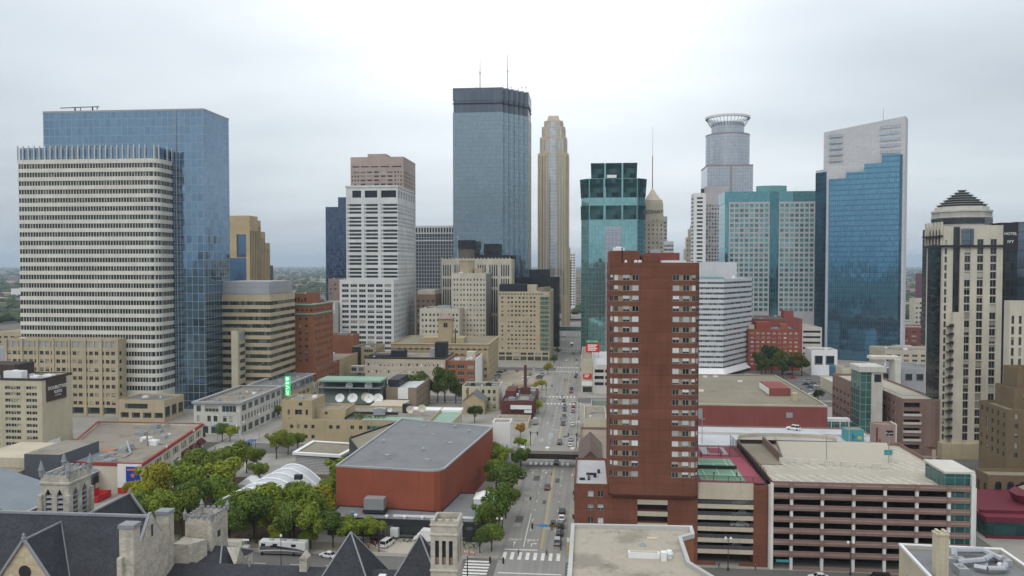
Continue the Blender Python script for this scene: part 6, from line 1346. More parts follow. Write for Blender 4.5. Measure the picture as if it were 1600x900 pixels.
def ivy():
    b = Bld('hotel', 'tall cream hotel tower with a stepped pyramid cap, side balconies and a dark sign panel', 'hotel', (148, 330, 0))
    u0, v0, v1 = 139.2, 315, 343
    fl = floors(6.5, 25, 3.05, 2.7)
    L = 15.2
    b.body(rect(u0, v0, u0 + L, v1), 0, 87.6, CREAM, GRAVEL, {0: fac(fl, [(1.6, 3.7), (6.1, 8.3), (10.8, 13.0)], W_DARK, 'window', .35)})
    b.part(MB((136, 318, 0)).box(136.75, 315.6, 40, 139.15, 343, 87), 'slot_glass', G_BLACK)
    b.body(rect(133.2, 315.2, 136.73, 330), 0, 87.2, CREAM, GRAVEL, {0: fac(floors(6.5, 25, 3.05, 2.3), [(.5, 1.35)], W_DARK, 'window', .35)}, wname='side_bay')
    b.part(MB((133, 317, 0)).box(132.95, 317.0, 6, 133.18, 328.4, 86), 'corner_glass', G_BLACK)
    b.part(MB().box(136.4, 313.2, 5.8, 140.2, 314.96, 55), 'lower_bay', CREAM)
    for i in range(23): z = 9 + i * 3.2; b.part(MB().box(131.7, 318, z, 132.95, 322.4, z + .22).box(131.7, 318, z + 1.05, 131.78, 322.4, z + 1.13).box(131.72, 318, z + .25, 131.75, 322.4, z + .95), 'balcony', DARK)
    for i in range(14): z = 8 + i * 3.2; b.part(MB().box(134.6, 312.6, z, 136.4, 315.1, z + .22).box(134.6, 312.6, z + 1.0, 136.4, 312.7, z + 1.1).box(134.6, 312.64, z + .25, 136.4, 312.67, z + .95), 'balcony', DARK)
    b.part(MB().box(132.6, 314.2, 79.4, u0 + L + .3, 314.96, 80.2), 'balcony_band', DARK); b.part(MB().box(131.6, 315, 79.4, 132.9, 330, 80.2), 'balcony_band', DARK); b.part(MB().box(131.4, 315, 83.3, 132.9, 330, 83.9), 'balcony_band', DARK)
    for i in range(6): b.part(MB().box(132.5, 315.6 + i * 2.8, 80.2, 133.15, 316.4 + i * 2.8, 89), 'crown_pier', CREAM)
    b.part(MB((u0, v0, 0)).box(u0 + .3, 314.6, 80.3, u0 + 4.6, 314.97, 86.3), 'top_glass', G_MIRR)
    cu, cv = 145.2, 328
    octo = lambda r: [(cu + r * math.cos(R(22.5 + 45 * i)), cv + r * math.sin(R(22.5 + 45 * i))) for i in range(8)]
    b.part(MB().prism(octo(10.4), 86.5, 93.2, False), 'drum', surf('grey_drum', (.42, .41, .38)))
    b.part(MB().prism(octo(10.55), 88.4, 90.6, True), 'drum_glass', G_BLACK); b.part(MB().prism(octo(10.75), 93.1, 93.8, True), 'drum_cornice', PALE); b.part(MB().prism(octo(10.7), 90.9, 91.3, True), 'drum_cornice', PALE)
    b.part(MB().prism(octo(9.4), 93.8, 95.2, False), 'upper_drum', PALE)
    m = MB(); m2 = MB(); r = 8.9; z = 95.2
    for i in range(7): m.prism(octo(r - .55), z, z + .68, True); m2.prism(octo(r), z + .68, z + .95, True); z += .95; r -= 1.2
    b.part(m, 'stepped_cap', surf('dark_green_cap', (.085, .095, .095), streak=0)); b.part(m2, 'cap_edges', surf('pale_cap_edge', (.24, .25, .25), streak=0))
    # dark sign wing and mirror block
    b.part(MB((154.4, 318, 0)).prism(rect(154.45, 316.4, 160.2, 343), 6, 88.6, True), 'sign_wing', G_BLACK); b.part(MB((160.2, 319, 0)).prism(rect(160.25, 317.2, 184, 343), 6, 88.9, True), 'mirror_wing', G_MIRR)
    b.part(MB().box(154.6, 316.0, 77.5, 160.2, 316.37, 88.6), 'sign_panel', DARK)
    b.text('HOTEL', 1.45, (157.5, 315.9, 84.4), 0, LETTER); b.text('IVY', 1.6, (157.5, 315.9, 81.4), 0, LETTER)
    b.part(MB().box(132.5, 312, 0, u0 + L + 1, 343, 5.8), 'podium', TANSTONE); b.done()
    b = Bld('apartment_tower', 'pale tower with close vertical window strips at the far right edge', 'tower', (170, 345, 0))
    b.body(rect(144.6, 290, 166.6, 293.5), 0, 60.4, CREAM, GRAVEL, {0: fac(floors(8, 13, 3.7, 2.9), spread(22, 9, .95), W_DARK)}); b.done()
    b = Bld('church_tower_building', 'brown stepped stone church building with a crenellated tower and arched ground windows', 'church', (140, 265, 0))
    ar = fac([(1.6, 7.2)], spread(37, 10, 1.9, 1.2), DARK, 'arched_window', .4)
    b.body(rect(119.5, 250, 156.5, 258), 0, 10, BROWNSTONE, TANROOF, {0: ar, 3: fac([(1.6, 7)], spread(8, 2, 1.6), DARK, 'arched_window', .4)})
    for c in spread(37, 10, 1.9, 1.2):
        m = MB(); x = 119.5 + (c[0] + c[1]) / 2; pts = [(x + .95 * math.cos(R(a)), 250.05, 7.2 + .95 * math.sin(R(a))) for a in range(0, 181, 20)]; m.face(pts[::-1])
        for q0, q1 in zip(pts, pts[1:]): m.face([q0, q1, (q1[0], 249.93, q1[2]), (q0[0], 249.93, q0[2])])
        m.face([(q[0], 249.94, q[2]) for q in pts[::-1]]); b.part(m, 'window_arch', DARK)
    b.body(rect(132.5, 266, 161.5, 284), 0, 27, BROWNSTONE, TANROOF, {0: fac(floors(11.5, 5, 3.1, 1.7), [(2.4, 3.4), (8, 9.2), (12.2, 13.4), (14.6, 15.8), (17, 18.2), (22, 23.2), (24.6, 25.8)], W_DARK), 3: fac(floors(11.5, 5, 3.1, 1.7), spread(18, 5, 1.1), W_DARK)}, wname='upper_wall')
    b.body(rect(137, 271, 151, 283), 26, 33, BROWNSTONE, GRAVEL, {0: fac([(29, 31.4)], [(3, 4.4), (8, 9.4)], W_DARK)}, wname='tower_stage')
    b.body(rect(139, 273, 147.5, 282), 32, 39.3, BROWNSTONE, GRAVEL, {0: fac([(34, 37)], [(2, 3.4), (5, 6.4)], DARK, 'arched_window')}, wname='tower_top')
    for i in range(6): b.part(MB().box(139 + i * 1.5, 272.9, 39.2, 139.8 + i * 1.5, 273.5, 40.1), 'merlon', BROWNSTONE)
    b.done()
    b = Bld('pavilion', 'maroon metal pavilion with a faceted lantern on its roof, right of the rose garage', 'building', (130, 240, 0))
    b.part(MB((108, 222, 0)).box(106, 222, 0, 150, 248, 4.6), 'glazing', G_TEALD); b.part(MB().box(105.4, 221.4, 4.6, 150.6, 248.6, 6.0), 'roof_slab', MAROON); b.part(MB().box(105.6, 221.6, 0, 150.5, 222, .9), 'base', MAROON)
    m = MB(); cu, cv = 126, 236; o8 = lambda r: [(cu + r * math.cos(R(22.5 + 45 * i)), cv + r * .8 * math.sin(R(22.5 + 45 * i))) for i in range(8)]
    m.prism(o8(6), 6, 8.6, False, True, o8(7.2)).prism(o8(7.2), 8.6, 10.2, False, False, o8(5.6)); b.part(m, 'lantern', MAROON); b.part(MB().prism(o8(4.8), 9.4, 10.0, True), 'lantern_roof', TANROOF); b.part(MB().box(105.8, 225, 6, 118, 226, 6.8), 'roof_rib', MAROON); b.done()
ivy()

def near_right():
    b = Bld('office_block', 'near flat-roofed block with a stained tan roof and pale coping, bottom centre', 'building', (5, 90, 0))
    p = [(-2.0, 40), (13.3, 40), (13.3, 85), (11.3, 89), (11.3, 97), (13.0, 98.4), (13.1, 101.3), (-1.9, 100.8)]
    b.body(p, 0, 40, ORANGEBRICK, STAINROOF, par=.35, pt=.3)
    b.part(MB().sweep(p, [(-.1, 39.6), (-.1, 40.15), (.36, 40.15), (.36, 39.6)]), 'coping', surf('pale_coping', (.46, .46, .45), streak=0))
    b.part(MB().box(4.7, 90.6, 39.7, 8.2, 91.3, 40.35), 'roof_curb', FRAMEW); b.part(MB().box(4.9, 90.75, 40.36, 8.0, 91.15, 40.45), 'curb_cover', BEIGE); b.part(MB().box(8.3, 89.9, 39.7, 8.9, 90.6, 40.7), 'vent_box', FRAMEW); b.part(MB().lathe((9.3, 91, 39.7), [(.3, 0), (.3, .5), (.45, .55), (.3, .9)], 8), 'roof_vent', FRAMEW)
    b.part(MB().prism(rect(6.2, 94.4, 7.0, 95.2), 39.7, 40.0, True, True, rect(6.5, 94.7, 6.7, 94.9)), 'roof_drain', LEAD); b.part(MB().box(7.3, 97.2, 39.69, 8.5, 97.9, 39.74), 'roof_patch', BEIGE); b.done()
    b = Bld('brick_building', 'cream rendered building with a square chimney and big silver ducts on its grey roof', 'building', (63, 140, 0))
    p = [(55.3, 128), (74, 128), (74, 149.6), (56.7, 150.4)]
    b.body(p, 0, 22, CREAMBRICK, GREYROOF, {3: fac([(16, 18)], [(4, 5), (8, 9), (12, 13.2), (16, 17)], W_DARK)}, par=.7)
    b.part(MB().sweep(p, [(-.1, 21.7), (-.1, 22.15), (.4, 22.15), (.4, 21.9)]), 'coping', FRAMEW)
    b.part(MB().box(57.3, 136.2, 14, 59.2, 138, 28.4), 'chimney', CREAMBRICK); b.part(MB().box(57.2, 136.1, 28.4, 59.3, 138.1, 28.7).box(57.5, 136.4, 28.7, 57.9, 137.8, 29.1).box(58.6, 136.4, 28.7, 59, 137.8, 29.1), 'chimney_cap', CREAMBRICK)
    def duct(pts, r):
        m = MB()
        for a, c in zip(pts, pts[1:]): m.tube(a, c, r, n=8)
        b.part(m, 'roof_duct', STEEL)
    duct([(63.4, 143.8, 22.2), (64.5, 146.6, 22.5), (69.6, 147, 22.5), (71, 143, 22.3)], .6); duct([(62.9, 141.4, 22.2), (67.5, 142.2, 22.5), (70, 144.6, 22.5)], .55); duct([(65.0, 140.0, 22.1), (66.5, 138.9, 22.2), (69.4, 139.2, 22.2), (70.6, 141.4, 22.2)], .5)
    b.unit(62.2, 138.6, 21.4, 1.6, 2.6, 1.2, STEEL); b.unit(71.6, 144, 21.4, 1.5, 3, 1, GREYPANEL); b.done()
    b = Bld('brick_building', 'cream building with a red clay tile hip roof at the bottom right corner', 'building', (76, 138, 0))
    b.body(rect(70.2, 118, 84, 127.8), 0, 22.5, CREAMBRICK, None, {0: fac([(18, 19.6)], spread(13.8, 5, .8), W_DARK), 3: fac([(19.4, 20.8)], spread(9.8, 7, .6), DARK, 'vent_opening')})
    m = MB(); m.prism(rect(69.7, 117.5, 84.5, 128.3), 22.5, 26, True, True, rect(74.8, 122.6, 79.4, 123.2)); b.part(m, 'tile_roof', REDTILE); b.done()
near_right()

def church():
    b = Bld('church', 'limestone church with steep charcoal slate roofs, a belfry tower and chimneyed gable, bottom left', 'church', (-100, 150, 0))
    zr, vr, ze = 23.0, 150.0, 8.0; k = 1.35; dv = (zr - ze) / k
    uE = -86.6
    def roofpair(name, u0, u1, vr, zr, ze, k, thick=.3):
        d = (zr - ze) / k; m = MB()
        m.face([(u0, vr - d, ze), (u1, vr - d, ze), (u1, vr, zr), (u0, vr, zr)]); m.face([(u1, vr + d, ze), (u0, vr + d, ze), (u0, vr, zr), (u1, vr, zr)])
        m.face([(u0, vr - d, ze - thick), (u0, vr, zr - thick), (u1, vr, zr - thick), (u1, vr - d, ze - thick)]); m.face([(u1, vr - d, ze), (u0, vr - d, ze), (u0, vr - d, ze - thick), (u1, vr - d, ze - thick)])
        return b.part(m, name, SLATE)
    roofpair('nave_roof', -150, uE - .05, vr, zr, ze, k)
    b.part(MB().box(-150, vr - .35, zr - .25, uE - .3, vr + .35, zr + .22), 'ridge', LEAD)
    b.part(MB().box(-149, vr - dv + .4, 0, uE - .2, vr + dv - .4, ze - .1), 'wall', LIMESTONE)
    # transept gable at the left, facing the camera
    ug, zg, vg = -104.4, 21.6, 138.4; kg = 1.42; w = (zg - ze) / kg
    m = MB(); vb = vr - (zr - zg) / k
    for s in (-1, 1):
        q = [(ug, vg, zg), (ug, vb, zg), (ug + s * w, vr - (zr - ze) / k, ze), (ug + s * w, vg, ze)]
        m.face(q if s > 0 else q[::-1])
        m.face([(x, y, z - .3) for x, y, z in (q[::-1] if s > 0 else q)])
    # below the nave eaves line the transept roof carries on forward
    b.part(m, 'transept_roof', SLATE)
    b.part(MB().face([(ug - w, vg + .1, 0), (ug + w, vg + .1, 0), (ug + w, vg + .1, ze), (ug, vg + .1, zg - .1), (ug - w, vg + .1, ze)]), 'transept_wall', surf('buff_limestone', (.58, .49, .33), var=.2, joint=(1.1, .42, .14, .07, .25)))
    m = MB()
    for s in (-1, 1):
        a = Vector((ug, vg - .15, zg + .2)); c = Vector((ug + s * w, vg - .15, ze + .2)); m.tube(a, c, .32, n=4)
    b.part(m, 'gable_coping', LEAD)
    m = MB().tube((ug, vg, zg + .05), (ug, vb, zg + .05), .22, n=4); b.part(m, 'transept_ridge', LEAD)
    for s in (-1, 1): b.part(MB().tube((ug, vb, zg + .05), (ug + s * (zg - ze) / kg, vr - (zr - ze) / k, ze + .05), .17, n=4), 'valley_flashing', LEAD)
    b.part(MB().lathe((ug, vg - .15, zg + .1), [(.3, 0), (.38, .5), (.15, .7), (.3, .95), (.05, 1.3)], 8), 'finial', LEAD)
    b.part(rose_window(ug, vg, 15.6), "round_window", DARK)
    # east gable wall with two chimneys
    gw = MB(); x0, x1 = uE - .3, uE + .6
    prof = [(139.4, 0), (160.5, 0), (160.5, 14), (157, 14.5), (vr + .2 + 3.2, 18.6), (vr, 23.4), (vr - 3.4, 18.8), (139.4, 18.4)]
    n = len(prof)
    for i in range(n):
        j = (i + 1) % n; gw.face([(x0, *prof[i]), (x1, *prof[i]), (x1, *prof[j]), (x0, *prof[j])][::-1])
    gw.face([(x1, v, z) for v, z in prof]); gw.face([(x0, v, z) for v, z in reversed(prof)]); b.part(gw, 'gable_wall', LIMESTONE)
    m = MB().tube((uE + .15, vr, 23.6), (uE + .15, vr - 3.6, 18.8), .4, n=4).tube((uE + .15, vr, 23.6), (uE + .15, vr + 3.4, 18.9), .4, n=4); b.part(m, 'gable_coping', LEAD)
    b.part(MB().box(x1, vr - .3, 19.0, x1 + .04, vr + .3, 21.4), 'slit_window', DARK)
    for (u, v, z1, s) in ((-85.5, 141.4, 23.6, 1.4), (-87.3, 157.2, 21.2, 1.35)):
        b.part(MB().box(u - s, v - s * .8, 0, u + s, v + s * .8, z1).box(u - s - .12, v - s * .8 - .12, z1 * .72, u + s + .12, v + s * .8 + .12, z1 * .72 + .3), 'chimney', LIMESTONE)
        b.part(MB().sweep(rect(u - s, v - s * .8, u + s, v + s * .8), [(0, z1), (-.18, z1 + .1), (-.18, z1 + .8), (.1, z1 + .95)]).face([(u - s + .1, v - s * .8 + .1, z1 + .95), (u + s - .1, v - s * .8 + .1, z1 + .95), (u + s - .1, v + s * .8 - .1, z1 + .95), (u - s + .1, v + s * .8 - .1, z1 + .95)]), 'chimney_cap', LEAD)
    # stepped stone shoulder and crenellated turret
    b.part(MB().prism([(-86.2, 158.6), (-83, 158.6), (-80.6, 162), (-86.2, 162.9)], 0, 14.4, False), 'stone_shoulder', LIMESTONE)
    q = rect(-86, 163, -80, 170.5); b.body(q, 0, 18.4, LIMESTONE, GREYROOF, {1: fac([(13.4, 15.0)], [(2.6, 4.2)], DARK, 'turret_window'), 0: fac([(11, 13.2)], [(1.6, 2.4)], DARK, 'turret_window')}, wname='turret', par=1.2)
    for i in range(5):
        for v in (163.0, 170.1): b.part(MB().box(-86 + i * 1.3, v, 18.35, -85.3 + i * 1.3, v + .4, 19.0), 'merlon', LEAD)
        b.part(MB().box(-86, 163.6 + i * 1.35, 18.35, -85.6, 164.3 + i * 1.35, 19.0), 'merlon', LEAD); b.part(MB().box(-80.4, 163.6 + i * 1.35, 18.35, -80, 164.3 + i * 1.35, 19.0), 'merlon', LEAD)
    for u, v in ((-86, 163), (-80, 163), (-86, 170.5), (-80, 170.5)): b.part(MB().lathe((u, v, 18.2), [(.4, 0), (.4, 1.1), (.5, 1.2), (.3, 1.6), (.04, 2.4)], 8), 'pinnacle', LEAD)
    # belfry
    B0 = (-113.4, 155.5, -107.2, 163); q = rect(*B0)
    b.body(q, 0, 29.2, LIMESTONE, GREYROOF, {0: fac([(17.2, 26.2)], [(.95, 2.35), (3.5, 4.9)], DARK, 'belfry_opening', .7), 1: fac([(17.2, 26.2)], [(1.4, 2.9), (4.4, 5.9)], DARK, 'belfry_opening', .7)}, wname='belfry', par=.9)
    for x in (-113.4 + 1.65, -113.4 + 4.2):
        for i in range(7): b.part(MB().prism(rect(x - .7, 155.52, x + .7, 156.1), 18.0 + i * 1.05, 18.5 + i * 1.05, True, True, rect(x - .7, 155.95, x + .7, 156.15)), 'louvre', LEAD)
        pts = [(x + sgn * dx, 155.47, 26.2 - dz) for sgn, dx, dz in ((1, .72, 0.1), (1, .72, 1.5))]
        b.part(MB().face([(x - .72, 155.44, 26.25), (x - .72, 155.44, 24.9), (x, 155.44, 26.25)]).face([(x + .72, 155.44, 26.25), (x, 155.44, 26.25), (x + .72, 155.44, 24.9)]), 'arch_spandrel', LIMESTONE)
    for v in (155.5 + 2.15, 155.5 + 5.15):
        for i in range(7): b.part(MB().box(-107.7, v - .72, 18.0 + i * 1.05, -107.22, v + .72, 18.35 + i * 1.05), 'louvre', LEAD)
        b.part(MB().face([(-107.14, v - .76, 26.25), (-107.14, v, 26.25), (-107.14, v - .76, 24.9)]).face([(-107.14, v + .76, 26.25), (-107.14, v + .76, 24.9), (-107.14, v, 26.25)]), 'arch_spandrel', LIMESTONE)
    for z in (16.2, 27.2): b.part(MB().sweep(q, [(0, z - .2), (-.22, z), (-.22, z + .35), (0, z + .5)]), 'string_course', LIMESTONE)
    for i in range(5):
        b.part(MB().box(-113.4 + i * 1.4 + .1, 155.45, 29.15, -112.6 + i * 1.4 + .1, 155.95, 29.75), 'merlon', LEAD); b.part(MB().box(-107.65, 156.2 + i * 1.5, 29.15, -107.15, 157 + i * 1.5, 29.75), 'merlon', LEAD); b.part(MB().box(-113.4 + i * 1.4 + .1, 162.6, 29.15, -112.6 + i * 1.4 + .1, 163.05, 29.75), 'merlon', LEAD)
    for u, v in ((-113.3, 155.6), (-107.3, 155.6), (-113.3, 162.9), (-107.3, 162.9)):
        b.part(MB().lathe((u, v, 28.8), [(.45, 0), (.45, 1.2), (.65, 1.3), (.5, 1.7), (.42, 2.1), (.1, 3.2), (.02, 3.3)], 8), 'pinnacle', LEAD)
    for u, v in ((-113.4, 155.4), (-107.3, 155.4), (-107.2, 162.8)): b.part(MB().box(u - .5, v - .45, 0, u + .5, v + .4, 25), 'buttress', LIMESTONE)
    # rear cross gable seen over the ridge
    m = MB(); ug, zg, vg = -100.2, 22.6, 166.0; w = 7.5
    m.face([(ug, vg, zg), (ug, 151, zg - .2), (ug - w, 151, ze), (ug - w, vg, ze)]); m.face([(ug, vg, zg), (ug + w, vg, ze), (ug + w, 151, ze), (ug, 151, zg - .2)]); m.face([(ug - w, vg, ze), (ug, vg, zg), (ug + w, vg, ze)][::1]); b.part(m, 'rear_roof', SLATE)
    m = MB().tube((ug, vg, zg + .1), (ug, 151.5, zg), .25, n=4).tube((ug, vg, zg + .1), (ug + 4.6, vg, zg - 6.0), .3, n=4).tube((ug, vg, zg + .1), (ug - 4.6, vg, zg - 6.0), .3, n=4); b.part(m, 'rear_ridge', LEAD)
    b.part(MB().lathe((ug, vg, zg), [(.3, 0), (.3, .6), (.05, 1.3)], 6), 'finial', LEAD)
    # low hip over the east lobby
    m = MB(); m.face([(-89, 158, 9), (-76, 158, 9), (-78.5, 164.5, 12.2), (-86, 164.5, 12.2)]); m.face([(-76, 158, 9), (-74, 171, 9), (-78.5, 164.5, 12.2)]); m.face([(-74, 171, 9), (-89, 171, 9), (-86, 164.5, 12.2), (-78.5, 164.5, 12.2)])
    b.part(m, 'lobby_roof', SLATE); b.part(MB().tube((-78.5, 164.5, 12.3), (-76, 158, 9.1), .2, n=4).tube((-78.5, 164.5, 12.3), (-74, 171, 9.1), .2, n=4), 'lobby_hip', LEAD); b.part(MB().box(-88.9, 158.2, 0, -74.4, 170.8, 9), 'lobby_wall', LIMESTONE)
    b.part(MB().face([(-74.0, 161, 9), (-74.0, 166, 9), (-74.0, 163.5, 12.4)]).face([(-77, 163.5, 12.4), (-74.0, 163.5, 12.4), (-74.0, 161, 9)][::-1]).face([(-77, 163.5, 12.4), (-74, 166, 9), (-74, 163.5, 12.4)][::-1]), 'stone_dormer', LIMESTONE)
    b.done()
    b = Bld('parish_hall', 'church annex with two steep slate pavilion roofs and a pale stone corner tower', 'church hall', (-50, 155, 0))
    m = MB(); zl, zt = 7.2, 10.6
    m.face([(-90, 150, 7.0), (-31, 150, 7.0), (-31, 159, 10.5), (-90, 159, 10.5)]); m.face([(-31, 168, 7.0), (-90, 168, 7.0), (-90, 159, 10.5), (-31, 159, 10.5)]); b.part(m, 'long_roof', SLATE); b.part(MB().box(-89, 150.5, 0, -31.5, 167.5, 7), 'wall', LIMESTONE)
    for u in (-63.3, -57.9): b.part(MB().box(u - .8, 157.5, 8, u + .8, 159.5, 12.6).prism(rect(u - .9, 157.3, u + .9, 159.7), 12.6, 13.6, False, True, rect(u - .1, 157.3, u + .1, 159.7)) if u > -60 else MB().lathe((u - 6.4, 158.5, 10), [(.25, 0), (.25, 1.4), (.4, 1.5), (.1, 2.2)], 8), 'roof_chimney', LIMESTONE if u > -60 else LEAD)
    for (ua, va, za, w, vf) in ((-48.3, 159, 18.0, 6.6, 152.2), (-32.8, 154, 19.6, 7.6, 146.6)):
        m = MB(); z0 = 7.0; v2 = va + 7.2
        m.face([(ua - w, vf, z0), (ua + w, vf, z0), (ua, va, za)]); m.face([(ua + w, vf, z0), (ua + w, v2, z0), (ua, va, za)]); m.face([(ua + w, v2, z0), (ua - w, v2, z0), (ua, va, za)]); m.face([(ua - w, v2, z0), (ua - w, vf, z0), (ua, va, za)])
        b.part(m, 'pavilion_roof', SLATE); b.part(MB().box(ua - w + .4, vf + .4, 0, ua + w - .4, v2 - .4, 7), 'pavilion_wall', LIMESTONE)
        for x, y in ((ua + w, vf), (ua - w, vf), (ua + w, v2)): b.part(MB().tube((ua, va, za + .05), (x, y, z0 + .05), .19, n=4), 'hip', LEAD)
    b.part(MB().prism(rect(-42, 150.3, -39.6, 157), 8.6, 10.6, True, True, rect(-41.6, 151, -40.2, 156.4)), 'skylight', FRAMEW); b.part(MB().box(-41.5, 151, 7, -38.5, 158, 8.5), 'flat_link', TANROOF)
    b.part(MB().face([(-45.6, 149.5, 7), (-43.4, 149.5, 7), (-44.5, 149.6, 11)]), 'stone_gablet', LIMESTONE)
    q = rect(-29.2, 146.5, -24.2, 153); b.body(q, 0, 24.6, TOWERSTONE, GRAVEL, {0: [fac([(9.6, 13.4)], [(2.0, 2.5), (2.8, 3.3)], DARK, 'arched_window', .4), fac([(16.6, 21.2)], [(.85, 1.6), (2.15, 2.9), (3.45, 4.2)], DARK, 'arched_window', .6)], 1: fac([(16.6, 21.2)], [(1.5, 2.3), (4, 4.8)], DARK, 'arched_window', .6)}, wname='tower', par=.9)
    for i in range(3): b.part(MB().box(-29.2 + .95 + i * 1.3, 147.0, 16.7, -29.2 + 1.5 + i * 1.3, 147.05, 17.9), 'tower_louvre', PINKPANEL)
    for z in (15.4, 22.2, 24.0): b.part(MB().sweep(q, [(0, z - .15), (-.16, z), (-.16, z + .25), (0, z + .4)]), 'string_course', TOWERSTONE)
    for i in range(4): b.part(MB().box(-29.2 + i * 1.38, 146.45, 24.55, -28.4 + i * 1.38, 146.85, 25.2), 'merlon', TOWERSTONE)
    b.done()
def rose_window(u, v, z):
    m = MB(); n = 16; r = 1.25
    m.face([(u + r * math.cos(2 * math.pi * i / n), v + .02, z + r * math.sin(2 * math.pi * i / n)) for i in range(n)])
    return m
church()
# ------------------------------------------------------------------ trees
def leaf_mat():
    m, t, p = new_mat('foliage')
    c = t.new('ShaderNodeObjectInfo').outputs['Color']; r = t.new('ShaderNodeNewGeometry').outputs['Random Per Island']
    n = t.noise(t.new('ShaderNodeNewGeometry').outputs['Position'], .55, 3)
    c2 = t.vm('SCALE', c, scale=t.m('ADD', t.m('ADD', .35, t.m('MULTIPLY', r, .5)), t.m('MULTIPLY', n, .9)))
    c3 = t.mix(t.m('MULTIPLY', t.m('GREATER_THAN', r, .9), .12), c2, (.2, .18, .03))
    t.put(p.inputs['Base Color'], c3); p.inputs['Roughness'].default_value = .7; p.inputs['Specular IOR Level'].default_value = .25
    tr = t.new('ShaderNodeBsdfTranslucent'); t.put(tr.inputs[0], c3)
    ms = t.new('ShaderNodeMixShader'); ms.inputs[0].default_value = .22
    t.l.new(p.outputs[0], ms.inputs[1]); t.l.new(tr.outputs[0], ms.inputs[2]); t.l.new(ms.outputs[0], m.node_tree.nodes['Material Output'].inputs[0]); return m
LEAF = leaf_mat()

def crown_mesh(seed, R=4.0, zc=6.0, n=3200, flat=.85):
    rnd = random.Random(seed); mb = MB(); blobs = []
    for i in range(rnd.randint(9, 15)):
        a = rnd.uniform(0, 6.28); e = rnd.uniform(-.5, 1.0); d = rnd.uniform(.35, .92) * R
        blobs.append((Vector((math.cos(a) * d * math.cos(e), math.sin(a) * d * math.cos(e), zc + math.sin(e) * d * flat)), R * rnd.uniform(.18, .44)))
    blobs.append((Vector((0, 0, zc + .2 * R)), R * .5))
    tot = sum(b[1] ** 2 for b in blobs)
    for c, br in blobs:
        for k in range(int(n * br * br / tot)):
            d = Vector((rnd.gauss(0, 1), rnd.gauss(0, 1), rnd.gauss(.25, 1))).normalized()
            p = c + d * br * rnd.uniform(.62, 1.12) ** .8
            nn = (d + Vector((rnd.gauss(0, .5), rnd.gauss(0, .5), rnd.gauss(.3, .5)))).normalized()
            t = nn.orthogonal().normalized(); b = nn.cross(t); ang = rnd.uniform(0, 6.28)
            t, b = t * math.cos(ang) + b * math.sin(ang), b * math.cos(ang) - t * math.sin(ang)
            s = rnd.uniform(.17, .36)
            mb.face([p - t * s, p - b * s * .7 + nn * .04, p + t * s, p + b * s * .7 + nn * .04])
    return mb.mesh('crown', LEAF, weld=False), blobs
def trunk_mesh(seed, blobs):
    rnd = random.Random(seed); mb = MB()
    mb.tube((0, 0, 0), (.1, .05, 2.2), .24, .19, 7).tube((.1, .05, 2.2), (0, 0, 5.2), .19, .09, 7)
    for c, r in blobs[:8]:
        z = rnd.uniform(2.0, 3.8); mb.tube((.05, 0, z), tuple(c * .5 + Vector((0, 0, z)) * .5 + Vector((0, 0, .2))), .1, .06, 5).tube(tuple(c * .5 + Vector((0, 0, z)) * .5 + Vector((0, 0, .2))), c, .06, .02, 5)
    return mb.mesh('trunk', BARK)
PROTO = []
for s in range(6):
    cm, bl = crown_mesh(40 + s, flat=.7 + .06 * s); PROTO.append((cm, trunk_mesh(s, bl)))
ORD = 'first second third fourth fifth sixth seventh eighth ninth tenth eleventh twelfth thirteenth fourteenth fifteenth sixteenth seventeenth eighteenth nineteenth twentieth twenty-first twenty-second twenty-third twenty-fourth twenty-fifth twenty-sixth twenty-seventh twenty-eighth twenty-ninth thirtieth thirty-first thirty-second thirty-third thirty-fourth thirty-fifth thirty-sixth thirty-seventh thirty-eighth thirty-ninth fortieth forty-first forty-second forty-third forty-fourth forty-fifth forty-sixth forty-seventh forty-eighth forty-ninth fiftieth'.split()
